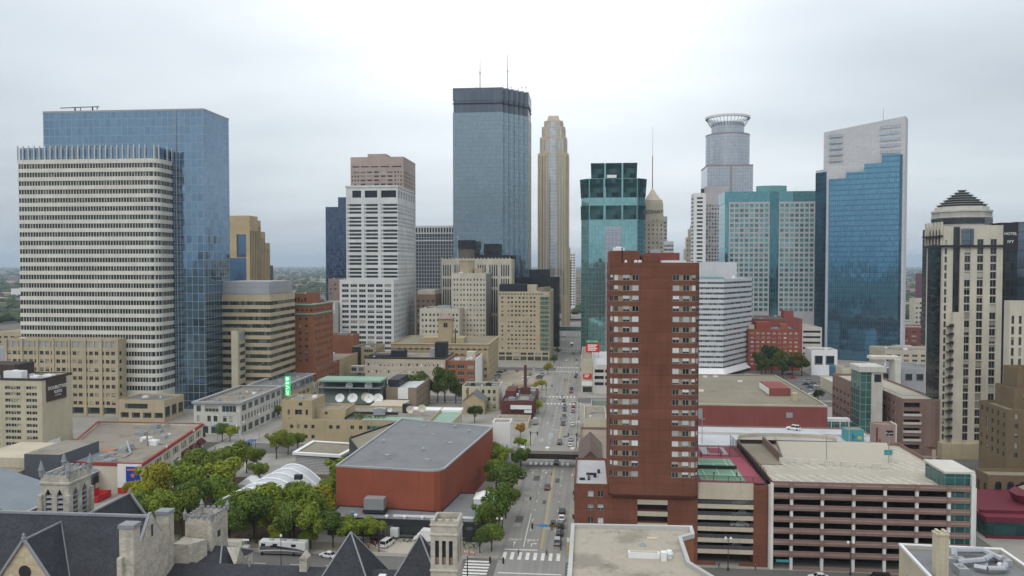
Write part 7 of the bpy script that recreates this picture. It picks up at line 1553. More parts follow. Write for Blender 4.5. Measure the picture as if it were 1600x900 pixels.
TREES = [(-125.8, 212.2, 4.07, 'y', 'c'), (-126.6, 221.2, 4.6, 'y', 'c'), (-140.3, 233.3, 2.24, 'y', 'c'), (-116.9, 212.1, 3.39, 'l', 'c'), (-119.6, 228.1, 4.74, 'g', 'p'), (-119.4, 238.2, 4.57, 'g', 'p'), (-113.1, 236.7, 4.54, 'l', 'p'), (-110.5, 213.5, 4.1, 'd', 'p'), (-107.5, 220.7, 3.88, 'g', 'p'), (-116.2, 252.4, 4.04, 'g', 'p'), (-118.2, 267.0, 3.63, 'g', 'p'), (-115.8, 270.5, 3.03, 'd', 'p'), (-105.7, 225.1, 3.6, 'd', 'p'), (-101.9, 205.5, 2.3, 'y', 'p'), (-97.8, 206.4, 3.96, 'd', 'p'), (-92.2, 197.5, 3.44, 'd', 'p'), (-93.3, 210.5, 3.7, 'g', 'p'), (-86.0, 199.8, 3.84, 'd', 'p'), (-84.9, 207.5, 3.98, 'l', 'p'), (-81.7, 213.3, 4.1, 'g', 'p'), (-76.1, 197.5, 4.09, 'd', 'p'), (-75.7, 208.4, 4.0, 'g', 'p'), (-70.5, 197.2, 3.47, 'g', 'p'), (-75.7, 218.7, 3.5, 'y', 'p'), (-72.6, 217.1, 2.78, 'y', 'p'), (-76.8, 243, 4.21, 'l', 'p'), (-76.5, 232, 3.34, 'g', 'p'), (-107.8, 253.3, 2.23, 'g', 'p'), (-115.7, 287.7, 3.22, 'l', 'p'), (-114.0, 294.9, 2.6, 'g', 'p'), (-112.2, 300.3, 2.4, 'g', 'p'), (-65.0, 198.5, 3.18, 'd', 'p'), (-60.8, 198.3, 2.86, 'g', 'p'), (-58.0, 202.0, 2.75, 'l', 'p'), (-54.9, 201.2, 2.58, 'g', 'p'), (-71.6, 197.5, 2.14, 'g', 'p'), (-79.2, 197.5, 2.17, 'l', 'p'), (-30.2, 276.5, 3.32, 'l', 'a'), (-29.3, 255.4, 3.68, 'g', 'a'), (-26.0, 243.4, 3.5, 'd', 'a'), (-23.2, 278.0, 2.89, 'd', 'a'), (-23.8, 252.0, 3.23, 'd', 'a'), (-23.2, 226.3, 3.26, 'g', 'a'), (-24.7, 214.9, 3.44, 'd', 'a'), (-27.4, 208.4, 3.33, 'd', 'a'), (-24.1, 199.8, 2.88, 'd', 'a'), (-26.9, 198.4, 1.9, 'd', 'a'), (-28.2, 335.3, 1.88, 'o', 'b'), (-26.5, 309.1, 1.73, 'l', 'b'), (-25.1, 313.5, 1.25, 'g', 'b'), (-24.0, 388.5, 2.49, 'y', 'b'), (-26.1, 529.0, 2.54, 'y', 'b'), (-26.1, 461.9, 2.22, 'y', 'b'), (-29.1, 449.7, 2.16, 'l', 'b'), (-24.0, 589.8, 2.36, 'd', 'b'), (-24.0, 574.1, 2.3, 'd', 'b'), (-24.0, 641.3, 2.05, 'd', 'b'), (-89.0, 409.0, 4.58, 'g', 'k'), (-85.0, 415, 5.04, 'd', 'k'), (-78.7, 415, 4.32, 'g', 'k'), (-74.8, 415, 5.05, 'g', 'k'), (-68.6, 412.7, 4.29, 'd', 'k'), (-65.3, 412.7, 3.63, 'l', 'k'), (-51.5, 363.0, 2.61, 'd', 'k'), (-149.4, 314.4, 2.52, 'd', 'm'), (-146.2, 314.5, 2.26, 'y', 'm'), (-141.4, 265.8, 1.7, 'l', 'm'), (-143.4, 253.8, 1.83, 'l', 'm'), (-145.7, 365.2, 2.05, 'g', 'm'), (113.2, 533.8, 5.27, 'd', 'r'), (122.2, 544.5, 5.83, 'd', 'r'), (127.3, 538.4, 5.76, 'g', 'r'), (134.0, 538.7, 4.88, 'd', 'r'), (113.5, 523.6, 4.19, 'd', 'r'), (124.2, 521.6, 4.17, 'd', 'r'), (139.2, 535.1, 4.71, 'y', 'r'), (121.6, 435.2, 2.09, 'd', 'r'), (115.6, 241.2, 1.74, 'l', 'r'), (287.9, 737.3, 5.9, 'd', 'r'), (309.5, 775.2, 6.2, 'g', 'r'), (296.4, 773.8, 4.95, 'd', 'r'), (9.5, 472.6, 2.27, 'd', 'b'), (2.3, 464.2, 1.49, 'd', 'b'), (-124, 206, 3.6, 'g', 'p'), (-120, 204, 3.4, 'd', 'p'), (-114, 203, 3.6, 'g', 'p'), (-108, 203, 3.8, 'g', 'p'), (-123, 235, 4.2, 'g', 'p'), (-125, 245, 4.0, 'd', 'p'), (-122, 256, 3.6, 'g', 'p'), (-77, 203, 3.6, 'l', 'p'), (-88, 203, 3.4, 'g', 'p'), (-81, 203, 3.6, 'g', 'p')]
HUE = {'g': (.165, .225, .026), 'd': (.098, .16, .026), 'l': (.22, .275, .028), 'y': (.27, .275, .022), 'o': (.36, .17, .02)}
WORD = {'g': 'leafy green', 'd': 'dark green', 'l': 'light green', 'y': 'yellowing', 'o': 'orange autumn'}
PLACE = {'c': ('mall tree beside the church,', 'from the left in its clump', 'trees on the mall by the church'), 'p': ('plaza grove tree below the concert hall,', 'from the left', 'trees of the plaza grove'),
         'a': ('tree on the near left avenue kerb,', 'counting from the camera', 'trees on the near avenue block'), 'b': ('street tree farther up the avenue,', 'counting from the camera', 'trees farther up the avenue'),
         'k': ('tree in the row behind the dish station,', 'from the left', 'trees behind the dish station'), 'm': ('small tree on the shopping mall street,', 'counting from the camera', 'trees on the mall street'), 'r': ('tree in the far right districts,', 'from the left', 'trees of the right districts')}
for cl in PLACE:
    L = [q for q in TREES if q[4] == cl]
    L.sort(key=lambda q: q[0] / q[1] if 'left' in PLACE[cl][1] else q[1])
    for i, (u, v, r, k, _) in enumerate(L):
        rnd = random.Random(int(u * 31 + v * 7)); cm, tm = PROTO[rnd.randrange(6)]
        a, c, g = PLACE[cl]
        t = thing('broadleaf_tree', f'{WORD[k]} {a} {ORD[i]} {c}', 'tree', (u, v, .14), g, rnd.uniform(0, 6.28))
        s = r / 4.0 * ({'k': 1.4, 'r': 1.25}.get(cl, 1.30)) * rnd.uniform(.88, 1.12); t.scale = (s * rnd.uniform(.88, 1.12), s * rnd.uniform(.88, 1.12), s * rnd.uniform(.88, 1.12))
        for me, nm in ((cm, 'crown'), (tm, 'trunk')):
            o = bpy.data.objects.new(nm, me); COL.objects.link(o); o.parent = t
            h = HUE[k]; f = rnd.uniform(.8, 1.2) * {'k': .55, 'r': .42}.get(cl, 1); o.color = (h[0] * f * rnd.uniform(.9, 1.15), h[1] * f, h[2] * f, 1)

# ------------------------------------------------------------------ vehicles
CARP = surf('car_paint', (.5, .5, .5), rough=.28, var=.03, streak=0, spec=.6, objcol=True)
CARG = surf('car_glass', (.015, .017, .02), rough=.06, var=0, streak=0, spec=.9)
TYRE = surf('tyre_rubber', (.015, .015, .015), rough=.9, streak=0); RIM = surf('wheel_rim', (.4, .4, .42), rough=.35, metal=.7, streak=0)
HEADL = surf('headlight_lens', (.75, .75, .72), rough=.15, streak=0, var=.02); TAILL = surf('tail_light_lens', (.35, .01, .01), rough=.2, streak=0, var=.02)
def paint(t, col):
    for o in t.children:
        o.color = (*col, 1)
        for q in o.children: q.color = (*col, 1)
def loft(secs):
    """secs: (y, z_low, z_high, half_width, shoulder) rings along a car's length"""
    mb = MB(); rings = [[(-w, y, zl), (w, y, zl), (w * 1.02, y, zl + (zh - zl) * .55), (w * sh, y, zh), (-w * sh, y, zh), (-w * 1.02, y, zl + (zh - zl) * .55)] for y, zl, zh, w, sh in secs]
    for a, b in zip(rings, rings[1:]):
        for i in range(6): j = (i + 1) % 6; mb.face([a[i], a[j], b[j], b[i]][::-1])
    mb.face(rings[0]); mb.face(rings[-1][::-1]); return mb
def make_car(kind):
    t = thing('parked_car', '', 'car')
    if kind == 'sedan': L, W, H, hood, c0, c1, r0, r1 = 4.6, .9, 1.42, .88, -1.75, 1.05, -1.05, .35
    elif kind == 'suv': L, W, H, hood, c0, c1, r0, r1 = 4.7, .95, 1.75, 1.02, -2.2, 1.0, -1.95, .45
    else: L, W, H, hood, c0, c1, r0, r1 = 5.1, .98, 1.95, 1.1, -2.45, 1.55, -2.35, .95
    h = L / 2
    loft([(-h, .42, hood * .88, W * .86, .9), (-h + .25, .25, hood * .98, W * .98, .92), (-h + 1.0, .22, hood, W, .93), (.4, .22, hood, W, .93), (h - 1.0, .22, hood * .97, W, .92), (h - .25, .25, hood * .86, W * .96, .88), (h, .4, hood * .72, W * .82, .86)]).build('body', CARP, t, smooth=False)
    g = MB().prism([(-W * .9, c0), (W * .9, c0), (W * .9, c1), (-W * .9, c1)], hood - .02, H - .04, False, False, [(-W * .76, r0), (W * .76, r0), (W * .74, r1), (-W * .74, r1)]); g.build('glasshouse', CARG, t)
    MB().prism([(-W * .77, r0 - .04), (W * .77, r0 - .04), (W * .75, r1 + .04), (-W * .75, r1 + .04)], H - .045, H + .01, True).build('roof', CARP, t)
    m = MB()
    for s in (-1, 1):
        for (a, b) in (((W * .9, c0), (W * .765, r0)), ((W * .9, c1), (W * .745, r1)), ((W * .905, (c0 + c1) / 2 - .2), (W * .765, (r0 + r1) / 2 - .1))): m.tube((s * a[0], a[1], hood - .03), (s * b[0], b[1], H - .03), .045, n=4)
    m.build('pillar_frame', CARP, t)
    for s in (-1, 1):
        for y in (-h + .95, h - .95):
            wl = MB().tube((s * (W - .2), y, .33), (s * (W + .03), y, .33), .33, n=12).build('wheel', TYRE, t); MB().tube((s * (W + .02), y, .33), (s * (W + .045), y, .33), .2, n=8).build('rim', RIM, wl)
        MB().box(s * W * .6 - .17, h - .1, hood * .6, s * W * .6 + .17, h + .02, hood * .75).build('headlight', HEADL, t); MB().box(s * W * .66 - .15, -h - .02, hood * .66, s * W * .66 + .15, -h + .1, hood * .86).build('tail_light', TAILL, t)
    return t
PRO = {k: make_car(k) for k in ('sedan', 'suv', 'van')}; USED = set()
def car(kind, u, v, rz, col, label, group, z=.02):
    t = PRO[kind] if kind not in USED else copy_tree(PRO[kind]); USED.add(kind)
    t.location = (u, v, z); t.rotation_euler = (0, 0, R(rz)); tag(t, label, {'sedan': 'car', 'suv': 'car', 'van': 'van'}[kind], group)
    t.name = 'parked_car' if 'parked' in label else 'moving_car'
    paint(t, col); return t
CC = {'black': (.012, .012, .014), 'white': (.72, .72, .72), 'dark grey': (.045, .047, .05), 'navy': (.015, .025, .06), 'silver': (.38, .39, .40), 'dark purple': (.03, .018, .05), 'dark red': (.10, .012, .016), 'red': (.36, .02, .02), 'grey': (.16, .165, .17), 'blue': (.05, .12, .30), 'beige': (.35, .30, .22)}
for i, (u, v, k, c) in enumerate(((-7.3, 233.5, 'sedan', 'black'), (-7.2, 226.8, 'sedan', 'white'), (-7.3, 220.4, 'suv', 'dark grey'), (-7.3, 214.4, 'sedan', 'navy'), (-7.7, 207.2, 'suv', 'silver'))):
    car(k, u, v, 0, CC[c], f'{c} {"wagon" if k == "suv" else "sedan"} parked in the right kerb row of the near avenue block', 'cars parked at the near kerb')
car('sedan', -11.2, 291.2, 180, CC['dark purple'], 'dark purple sedan driving on the crosswalk just below the covered footbridge', 'cars driving on the avenue')
car('sedan', -12.9, 258, 180, CC['dark red'], 'dark red sedan driving alone in the middle of the near avenue block', 'cars driving on the avenue')
FAR = [(-11.2, 323.2, 'black'), (-6.7, 320.1, 'white'), (-6.7, 330.2, 'silver'), (-6.6, 361.1, 'white'), (-11.0, 362.2, 'dark grey'), (-11.0, 371.1, 'silver'), (-11, 380.5, 'black'), (-11.2, 397.2, 'dark grey'), (-11.5, 408, 'grey'), (-12.4, 424, 'black'), (-7, 394.2, 'silver'), (-7, 406.6, 'red'), (-9.3, 453.1, 'red'), (-9.2, 466, 'blue'), (-7.6, 515, 'black'), (-7.2, 526, 'blue'), (-7.7, 577.3, 'white'), (-8.1, 608, 'grey'), (-11.2, 647, 'black'), (-15.8, 603.5, 'white')]
for i, (u, v, c) in enumerate(sorted(FAR, key=lambda q: q[1])):
    lane = 'centre' if u < -10 else 'right'
    car('suv' if i % 3 == 1 else 'sedan', u, v, 180 if u < -10 else 0, CC[c], f'{c} car in the {lane} lane beyond the footbridge, {ORD[i]} from the camera', 'cars beyond the footbridge')
LOT = [(-55.8, 541, 'black'), (-47.6, 541, 'red'), (-41.7, 541, 'silver'), (-36.2, 541, 'white'), (-58.5, 531.8, 'navy'), (-57, 507.7, 'silver'), (-56.6, 488.3, 'dark grey'), (-39.3, 512.1, 'white'), (-38.4, 495.4, 'white'), (-37.9, 527.3, 'silver'), (-38.5, 519.5, 'dark grey'), (-31.7, 538, 'silver'), (-29.5, 528.1, 'white'), (-30.7, 512.9, 'black'), (-58, 516, 'blue'), (-57.5, 500, 'grey'), (-56.8, 494, 'white'), (-30.3, 521, 'silver'), (-30.5, 505, 'grey')]
for i, (u, v, c) in enumerate(sorted(LOT, key=lambda q: q[1])):
    car('suv' if i % 4 == 2 else 'sedan', u, v, 0 if v > 540 else 90, CC[c], f'{c} car parked on the gravelled lot by the tan hotel, {ORD[i]} from the camera', 'cars on the gravelled lot', .18)
RL = [(132, 540.3, 'dark red'), (130, 522.3, 'red'), (136, 509, 'silver'), (136.9, 501.1, 'grey'), (131, 495, 'dark grey'), (137.1, 490.8, 'white'), (143, 501.7, 'black'), (142, 492.5, 'red'), (130.1, 473.2, 'silver'), (131.1, 464.1, 'navy'), (130.5, 484, 'blue'), (125.5, 459.2, 'white'), (120, 470, 'grey')]
for i, (u, v, c) in enumerate(sorted(RL, key=lambda q: q[1])):
    car('suv' if i % 4 == 2 else 'sedan', u, v, 90, CC[c], f'{c} car parked on the right-hand asphalt lot, {ORD[i]} from the camera', 'cars on the asphalt lot', .18)
car('sedan', 53.5, 189.2, 90, CC['white'], 'white car with a rooftop lightbar at the kerb below the rose garage', None); car('van', 66.9, 189.2, 90, CC['black'], 'black van with white roof at the kerb below the rose garage', None)
car('suv', 72, 287, 60, CC['white'], 'white car parked alone on the broad white roof deck', None, 14.98)
car('sedan', -64.2, 192.2, 70, CC['white'], 'small white car parked beside the left slate pavilion roof', None)
car('van', -51.5, 201.2, -14, CC['white'], 'white van parked in the loading yard beside the concert hall annex', None, .17)
car('sedan', -54.8, 203.6, -20, CC['dark red'], 'dark red car parked left of the white van in the loading yard', None, .17)
car('suv', -163, 322, 80, CC['black'], 'black car parked in front of the white stone corner block', None, .15)
for i, (u, z, c) in enumerate(((38, 14.4, 'silver'), (38, 11.6, 'grey'), (37.8, 8.9, 'white'), (36.5, 3.4, 'dark grey'))):
    car('sedan', u - .6, 198.6, 90, CC[c], f'{c} car parked inside the beige-banded garage, {ORD[(0, 1, 2, 4)[i]]} level from the top', 'cars inside the beige-banded garage', z + .02)

def box_vehicle(name, label, cat, u, v, z, rz, L, W, H, mat, cab=False, wheels=2, stripe=None, low=.55):
    t = thing(name, label, cat); h = L / 2; w = W / 2
    y1 = h - (2.0 if cab else 0)
    m = MB(); b = .09
    m.prism([(-w + b, -h), (w - b, -h), (w, -h + b), (w, y1 - b), (w - b, y1), (-w + b, y1), (-w, y1 - b), (-w, -h + b)], low, H - b, True, True).prism([(-w + b, -h + b), (w - b, -h + b), (w - b, y1 - b), (-w + b, y1 - b)], H - b, H, False)
    m.build('body', mat, t)
    if cab:
        loft([(y1 + .05, low, 2.3, w * .92, .92), (y1 + .9, low, 2.3, w * .92, .9), (y1 + 1.3, low, 1.5, w * .92, .95), (h, low, 1.2, w * .86, .9)]).build('cab', mat, t)
        MB().prism([(-w * .8, y1 + .85), (w * .8, y1 + .85), (w * .84, y1 + 1.36), (-w * .84, y1 + 1.36)][::1], 1.5, 1.52, False).face([(-w * .78, y1 + .98, 2.24), (w * .78, y1 + .98, 2.24), (w * .84, y1 + 1.36, 1.54), (-w * .84, y1 + 1.36, 1.54)][::-1]).build('windscreen', CARG, t)
    ys = ([-h + L * .25, h - .9] if wheels == 2 else [-h * .2]) if cab or wheels == 2 else [-h * .1]
    for y in ys:
        for s in (-1, 1): MB().tube((s * (w - .3), y, .42), (s * (w + .02), y, .42), .42, n=12).build('wheel', TYRE, t)
    t['spot'] = (u, v, z, rz); return t
def put(t):
    u, v, z, rz = t['spot']; del t['spot']; t.location = (u, v, z); t.rotation_euler = (0, 0, R(rz)); return t
VW = surf('vehicle_white', (.72, .72, .71), rough=.35, var=.05, streak=.08); CREAMV = surf('vehicle_cream', (.66, .63, .54), rough=.5, var=.05, streak=.1)
rv = box_vehicle('motorhome', 'white motorhome with dark swooping side stripes parked at the plaza kerb', 'motorhome', -76, 193.2, .02, 90, 12, 2.6, 3.5, VW)
SWM = surf('motorhome_maroon', (.06, .015, .02), rough=.35, streak=0); SWG = surf('motorhome_grey', (.13, .13, .14), rough=.35, streak=0)
for s in (-1, 1):
    x = s * 1.312
    def strip(pts_lo, pts_hi, mat, nm):
        m = MB()
        for (a, b), (c, d) in zip(zip(pts_lo, pts_hi), zip(pts_lo[1:], pts_hi[1:])):
            q = [(x, *a), (x, *c), (x, *d), (x, *b)]; m.face(q if s < 0 else q[::-1])
        m.build(nm, mat, rv)
    ys = [-6, -4.5, -3, -1.5, 0, 1.5, 3, 4.5, 5.8]
    strip([(y, .6) for y in ys], [(y, .95 + .35 * max(0, math.sin((y + 6) / 12 * 3.14))) for y in ys], SWG, 'grey_skirt')
    strip([(y, 1.0 + .16 * (y + 6) - .012 * (y + 6) ** 2) for y in ys], [(y, 1.5 + .22 * (y + 6) - .013 * (y + 6) ** 2) if y > -5 else (y, 1.3) for y in ys], SWG, 'grey_swoosh')
    strip([(y, 1.62 + .2 * (y + 2) - .02 * (y + 2) ** 2) for y in ys[2:7]], [(y, 1.75 + .32 * (y + 2) - .03 * (y + 2) ** 2) for y in ys[2:7]], SWM, 'maroon_swoosh')
    for y0, y1 in ((4.3, 5.4), (1.2, 2.4), (-3.6, -2.4)): MB().box(x - .012, y0, 2.3, x + .012, y1, 3.0).build('window', CARG, rv)
MB().box(-1.1, 5.97, 1.7, 1.1, 6.03, 3.0).build('windscreen', CARG, rv)
for y in (-3.5, -.5, 2.6): MB().box(-.5, y, 3.5, .5, y + 1.0, 3.8).build('roof_unit', GREYPANEL, rv)
put(rv)
def trailer(u, v, rz, L, H, label, mat, name='utility_trailer'):
    t = box_vehicle(name, label, 'trailer', u, v, .03, rz, L, 2.2, H, mat, wheels=1)
    MB().tube((0, L / 2 - .1, .6), (0, L / 2 + 1.3, .5), .07).tube((0, L / 2 + 1.2, 0), (0, L / 2 + 1.2, .7), .05).build('drawbar', DARK, t); MB().box(-.9, -L / 2 - .03, .7, .9, -L / 2 - .005, H - .2).build('rear_door', mat, t); return put(t)
trailer(-95.5, 195.2, 90, 4.4, 2.5, 'plain cream utility trailer at the plaza kerb next to the church turret', CREAMV); trailer(-89.6, 195.0, 90, 4.6, 2.5, 'cream box trailer between the other cream trailer and the small lift cart', CREAMV)
trailer(-50.6, 208.6, -8, 5.0, 3.0, 'white box trailer backed against the dark annex wall beside the white van', VW, 'box_trailer')
tk = box_vehicle('box_truck', 'white box truck with a cab facing left, beside the stone corner tower', 'truck', -41.2, 209.0 - 4.2, .17, 80, 8, 2.4, 3.4, VW, True); put(tk)
lc = thing('lift_cart', 'small white light-tower cart with folded lamps between trailer and motorhome', 'cart', (-86.2, 194.2, .03))
MB().box(-87, 193.5, .5, -85.4, 194.9, 1.5).build('body', VW, lc); MB().tube((-86.2, 194.2, 1.5), (-86.2, 194.2, 3), .1).build('mast', STEEL, lc)
for s in (-.6, -.2, .2, .6): MB().tube((-86.2 + s, 194.1, 2.9), (-86.2 + s, 193.8, 3.1), .2, .26, 8).build('lamp', STEEL, lc)
for s in (-1, 1): MB().tube((-86.2 + s * .7, 194.2, .32), (-86.2 + s * .85, 194.2, .32), .32, n=10).build('wheel', TYRE, lc)
bus = box_vehicle('city_bus', 'white city bus driving far up the avenue below the tan hotel', 'bus', -13.8, 712, .02, 180, 12, 2.6, 3.2, VW)
for s in (-1, 1): MB().box(s * 1.31 - .01, -5.5, 1.5, s * 1.31 + .01, 5.5, 2.6).build('window', CARG, bus)
MB().box(-1.15, 5.98, 1.3, 1.15, 6.03, 2.7).build('windscreen', CARG, bus); put(bus)
kb = box_vehicle('kiosk_cart', 'grey box kiosk standing on the left pavement beyond the footbridge', 'kiosk', -23.6, 362, .14, 0, 4, 2, 2.8, GREYPANEL); put(kb)

# ------------------------------------------------------------------ street furniture
def street_lamp(u, v, label, h=6.5, heads=2, group=None, mat=None, z=.14):
    t = thing('street_lamp', label, 'lamp', (u, v, z), group); mat = mat or DARK
    MB().lathe((u, v, z), [(.26, 0), (.26, .35), (.12, .8), (.085, h * .5), (.06, h)], 8).build('pole', mat, t)
    for s in ((-1, 1) if heads == 2 else (0,)):
        MB().tube((u, v, z + h - .3), (u + s * .55, v, z + h - .05), .035, n=5).build('arm', mat, t)
        MB().lathe((u + s * .6, v, z + h - .15), [(.1, 0), (.3, .12), (.3, .4), (.16, .6), (.03, .7)], 8).build('lamp_globe', FRAMEW, t)
    return t
for i, (u, v) in enumerate(((-23.0, 208), (-23.1, 216.5), (-23.1, 232), (-23.1, 246), (-23.1, 262), (-23.1, 277.5))):
    street_lamp(u, v, f'black twin-globe street lamp among the left kerb trees, {ORD[i]} from the crossing', 5.6, 2, 'lamps on the left kerb')
for i, (u, v) in enumerate(((-3.9, 246), (-3.9, 330), (-3.9, 375))): street_lamp(u, v, f'slim street lamp on the right kerb of the avenue, {ORD[i]} from the camera', 7.5, 2, 'lamps on the right kerb')
for i, (u, v) in enumerate(((-141.6, 256.7), (-145.4, 282.9), (-150.2, 312), (-146.0, 322), (-134.5, 316.3), (-133.6, 299.4), (-133.1, 292.1), (-151, 381))):
    street_lamp(u, v, f'tall pale lamp pole along the pedestrian mall, {ORD[i]} from the camera', 11, 0, 'poles along the mall', STEEL)
street_lamp(33.5, 192.6, 'black street lamp standing before the beige-banded garage', 7.5, 2); street_lamp(61.6, 192.4, 'black street lamp standing before the rose garage', 7.5, 2)
street_lamp(-71.5, 180, 'tall thin dark lamp pole before the motorhome', 9, 0)
def signal(label, u, v, arm, h, heads, signs=(), pole=DARK):
    t = thing('traffic_signal', label, 'traffic light', (u, v, .1)); MB().tube((u, v, .1), (u, v, h + .6), .14, .1).build('pole', pole, t); MB().tube((u, v, h), (u + arm, v, h + .15), .09, .06, 6).build('mast_arm', pole, t)
    for a in heads:
        x = u + a; hd = MB().box(x - .22, v - .2, h - .85, x + .22, v + .2, h + .55).build('signal_head', DARK, t)
        for k in range(3): MB().tube((x, v + .2, h - .6 + k * .42), (x, v + .24, h - .6 + k * .42), .13, n=8).build('lens', DARK, hd)
    for a0, a1, m, nm in signs: MB().box(u + a0, v - .1, h - .32, u + a1, v - .06, h + .42).build(nm, m, t)
    return t
signal('black mast-arm signal with blue and brown name boards at the near crossing', -6.6, 202.4, -7.6, 6.2, (-7.3, .1), ((-5.6, -3.2, surf('light_blue_sign', (.08, .30, .55), streak=0), 'street_name_board'), (-3.0, -.6, surf('brown_name_board', (.16, .10, .04), streak=0), 'street_name_board')))
signal('black mast-arm signal with two hanging heads at the bottom of the frame', -27.0, 178, 8.4, 6.2, (5.2, 8.2))
signal('short black corner signal beyond the footbridge on the left pavement', -22.6, 318, 3, 5.5, (0, 2.8)); signal('short black signal standing in the road beyond the footbridge', -4.2, 316, -3.5, 5.6, (0, -3.3)); signal('small dark signal at the second crossing up the avenue', -22.8, 443, 3.6, 5.6, (0, 3.3)); signal('dark signal at the lower right pavement corner before the loading yard', -52.4, 196.4, 1.2, 5.4, (0, 1.1))
t = thing('sign_post', 'yellow wrapped pole with white box on the right corner of the near crossing', 'post', (-4.6, 198.6, .1)); MB().tube((-4.6, 198.6, .1), (-4.6, 198.6, 4.6), .17).build('pole', surf('yellow_wrap', (.62, .50, .05), streak=0), t); MB().box(-5, 198.4, 3.6, -4.2, 198.8, 4.6).build('box', FRAMEW, t)
for i, (u, v) in enumerate(((-3.2, 228), (-3.4, 209.5), (-3.3, 283))):
    t = thing('planter', ('round dark planter of red flowers beside the kerb row of cars', 'round dark planter of red flowers next to the near crossing', 'round dark planter with yellow-green plants near the footbridge')[i], 'planter', (u, v, .14), 'flower planters')
    MB().lathe((u, v, .14), [(.75, 0), (1.05, .8), (1.0, .8), (.9, .65)], 12).build('tub', DARK, t); rnd = random.Random(i); m = MB()
    for k in range(160):
        a = rnd.uniform(0, 6.28); d = rnd.random() ** .5 * .95; p = Vector((u + d * math.cos(a), v + d * math.sin(a), .95 + rnd.uniform(0, .55) * (1.1 - d))); m.face([p + Vector((rnd.gauss(0, .12), rnd.gauss(0, .12), rnd.gauss(0, .08))) for _ in range(3)])
    m.build('flowers', surf('flowers%d' % i, ((.22, .03, .03), (.25, .02, .03), (.25, .26, .03))[i], streak=0, var=.4, scale=1.2), t, weld=False)
t = thing('cycle_rack', 'bright yellow-green hire bicycle stand on the pavement beyond the footbridge', 'bicycle stand', (-24.2, 322, .14)); lime = surf('lime_paint', (.35, .55, .03), streak=0)
MB().box(-24.6, 318, .14, -23.6, 326, .3).build('base', STEEL, t)
for i in range(6):
    y = 318.8 + i * 1.3; b_ = MB()
    for s in (-.45, .45):
        pts = [(-24.1 + s + .3 * math.cos(2 * math.pi * k / 10), y, .62 + .3 * math.sin(2 * math.pi * k / 10)) for k in range(10)]
        for k in range(10): b_.tube(pts[k], pts[(k + 1) % 10], .03, n=4)
    b_.tube((-24.55, y, .62), (-24.1, y, .85), .045, n=4).tube((-24.1, y, .85), (-23.65, y, .62), .045, n=4).tube((-24.3, y, .6), (-24.1, y, 1.05), .045, n=4).box(-24.5, y - .12, .8, -23.7, y + .12, 1.0); b_.build('hire_bicycle', lime, t)
for i, (u, v) in enumerate(((-131.6, 286), (-131.6, 297))):
    t = thing('bus_shelter', ('blue-framed shelter on the pedestrian mall', 'second blue-framed shelter farther along the pedestrian mall')[i], 'shelter', (u, v, .15)); bm_ = surf('blue_frame%d' % i, (.05, .13, .30), streak=0)
    for x in (0, 2.2):
        for y in (0, 3.6): MB().box(u + x, v + y, .15, u + x + .14, v + y + .14, 4.2).build('post', bm_, t)
    MB().box(u - .2, v - .2, 4.2, u + 2.6, v + 4, 4.4).build('roof', bm_, t); MB().box(u + .05, v + .2, .6, u + .1, v + 3.5, 3.6).build('pane', G_DIM, t)
for i in range(6):
    u, v = -144.3 - i * 1.25, 262 + i * 6.2
    t = thing('cafe_umbrella', f'pale cafe umbrella over tables beside the awnings, {ORD[i]} from the camera', 'umbrella', (u, v, .14), 'cafe umbrellas'); MB().tube((u, v, .14), (u, v, 2.7), .04, n=5).build('pole', STEEL, t)
    MB().lathe((u, v, 2.15), [(1.7, 0), (1.2, .3), (.05, .75)], 8, cap=False).build('canopy', (DISH, GREYPANEL)[i % 2], t); MB().lathe((u + .2, v - .3, .14), [(.1, 0), (.06, .7), (.55, .72), (.55, .76)], 8).build('table', DARK, t)
for i, (u, v) in enumerate(((-28.6, 196.4), (-30.2, 196.9))):
    t = thing('road_barrier', f'orange and white striped road barrier by the left crossing corner, {ORD[i]} from the avenue', 'barrier', (u, v, .14), 'barriers at the crossing'); og = surf('barrier_orange%d' % i, (.60, .12, .03), streak=0)
    for k in range(5): MB().box(u - .75 + k * .3, v - .04, .75, u - .45 + k * .3, v + .04, 1.05).build('board_stripe', og if k % 2 == 0 else LETTER, t)
    for s in (-.6, .6): MB().prism(rect(u + s - .05, v - .3, u + s + .05, v + .3), .14, 1.1, True, True, rect(u + s - .05, v - .05, u + s + .05, v + .05)).build('leg', og, t)

# ------------------------------------------------------------------ people
def skin_mesh(name, nodes, edges, mat):
    me = bpy.data.meshes.new(name); me.from_pydata([n[:3] for n in nodes], edges, [])
    o = bpy.data.objects.new(name, me); COL.objects.link(o); md = o.modifiers.new('skin', 'SKIN')
    if not me.skin_vertices: me.attributes  # layer is made by the modifier
    sv = me.skin_vertices[0].data if len(me.skin_vertices) else None
    if sv:
        for i, n in enumerate(nodes): sv[i].radius = (n[3], n[3] * (n[4] if len(n) > 4 else 1)); 
        sv[0].use_root = True
    o.modifiers.new('sub', 'SUBSURF').levels = 1
    dg = bpy.context.evaluated_depsgraph_get(); dg.update(); ev = o.evaluated_get(dg); m2 = bpy.data.meshes.new_from_object(ev); m2.name = name
    bpy.data.objects.remove(o); m2.materials.clear(); m2.materials.append(mat)
    for p in m2.polygons: p.use_smooth = True
    return m2
SKINM = surf('skin', (.42, .26, .18), streak=0, var=.05); CLOTH = surf('clothing', (.1, .1, .1), streak=0, var=.1, objcol=True); HAIR = surf('hair', (.03, .02, .015), streak=0)
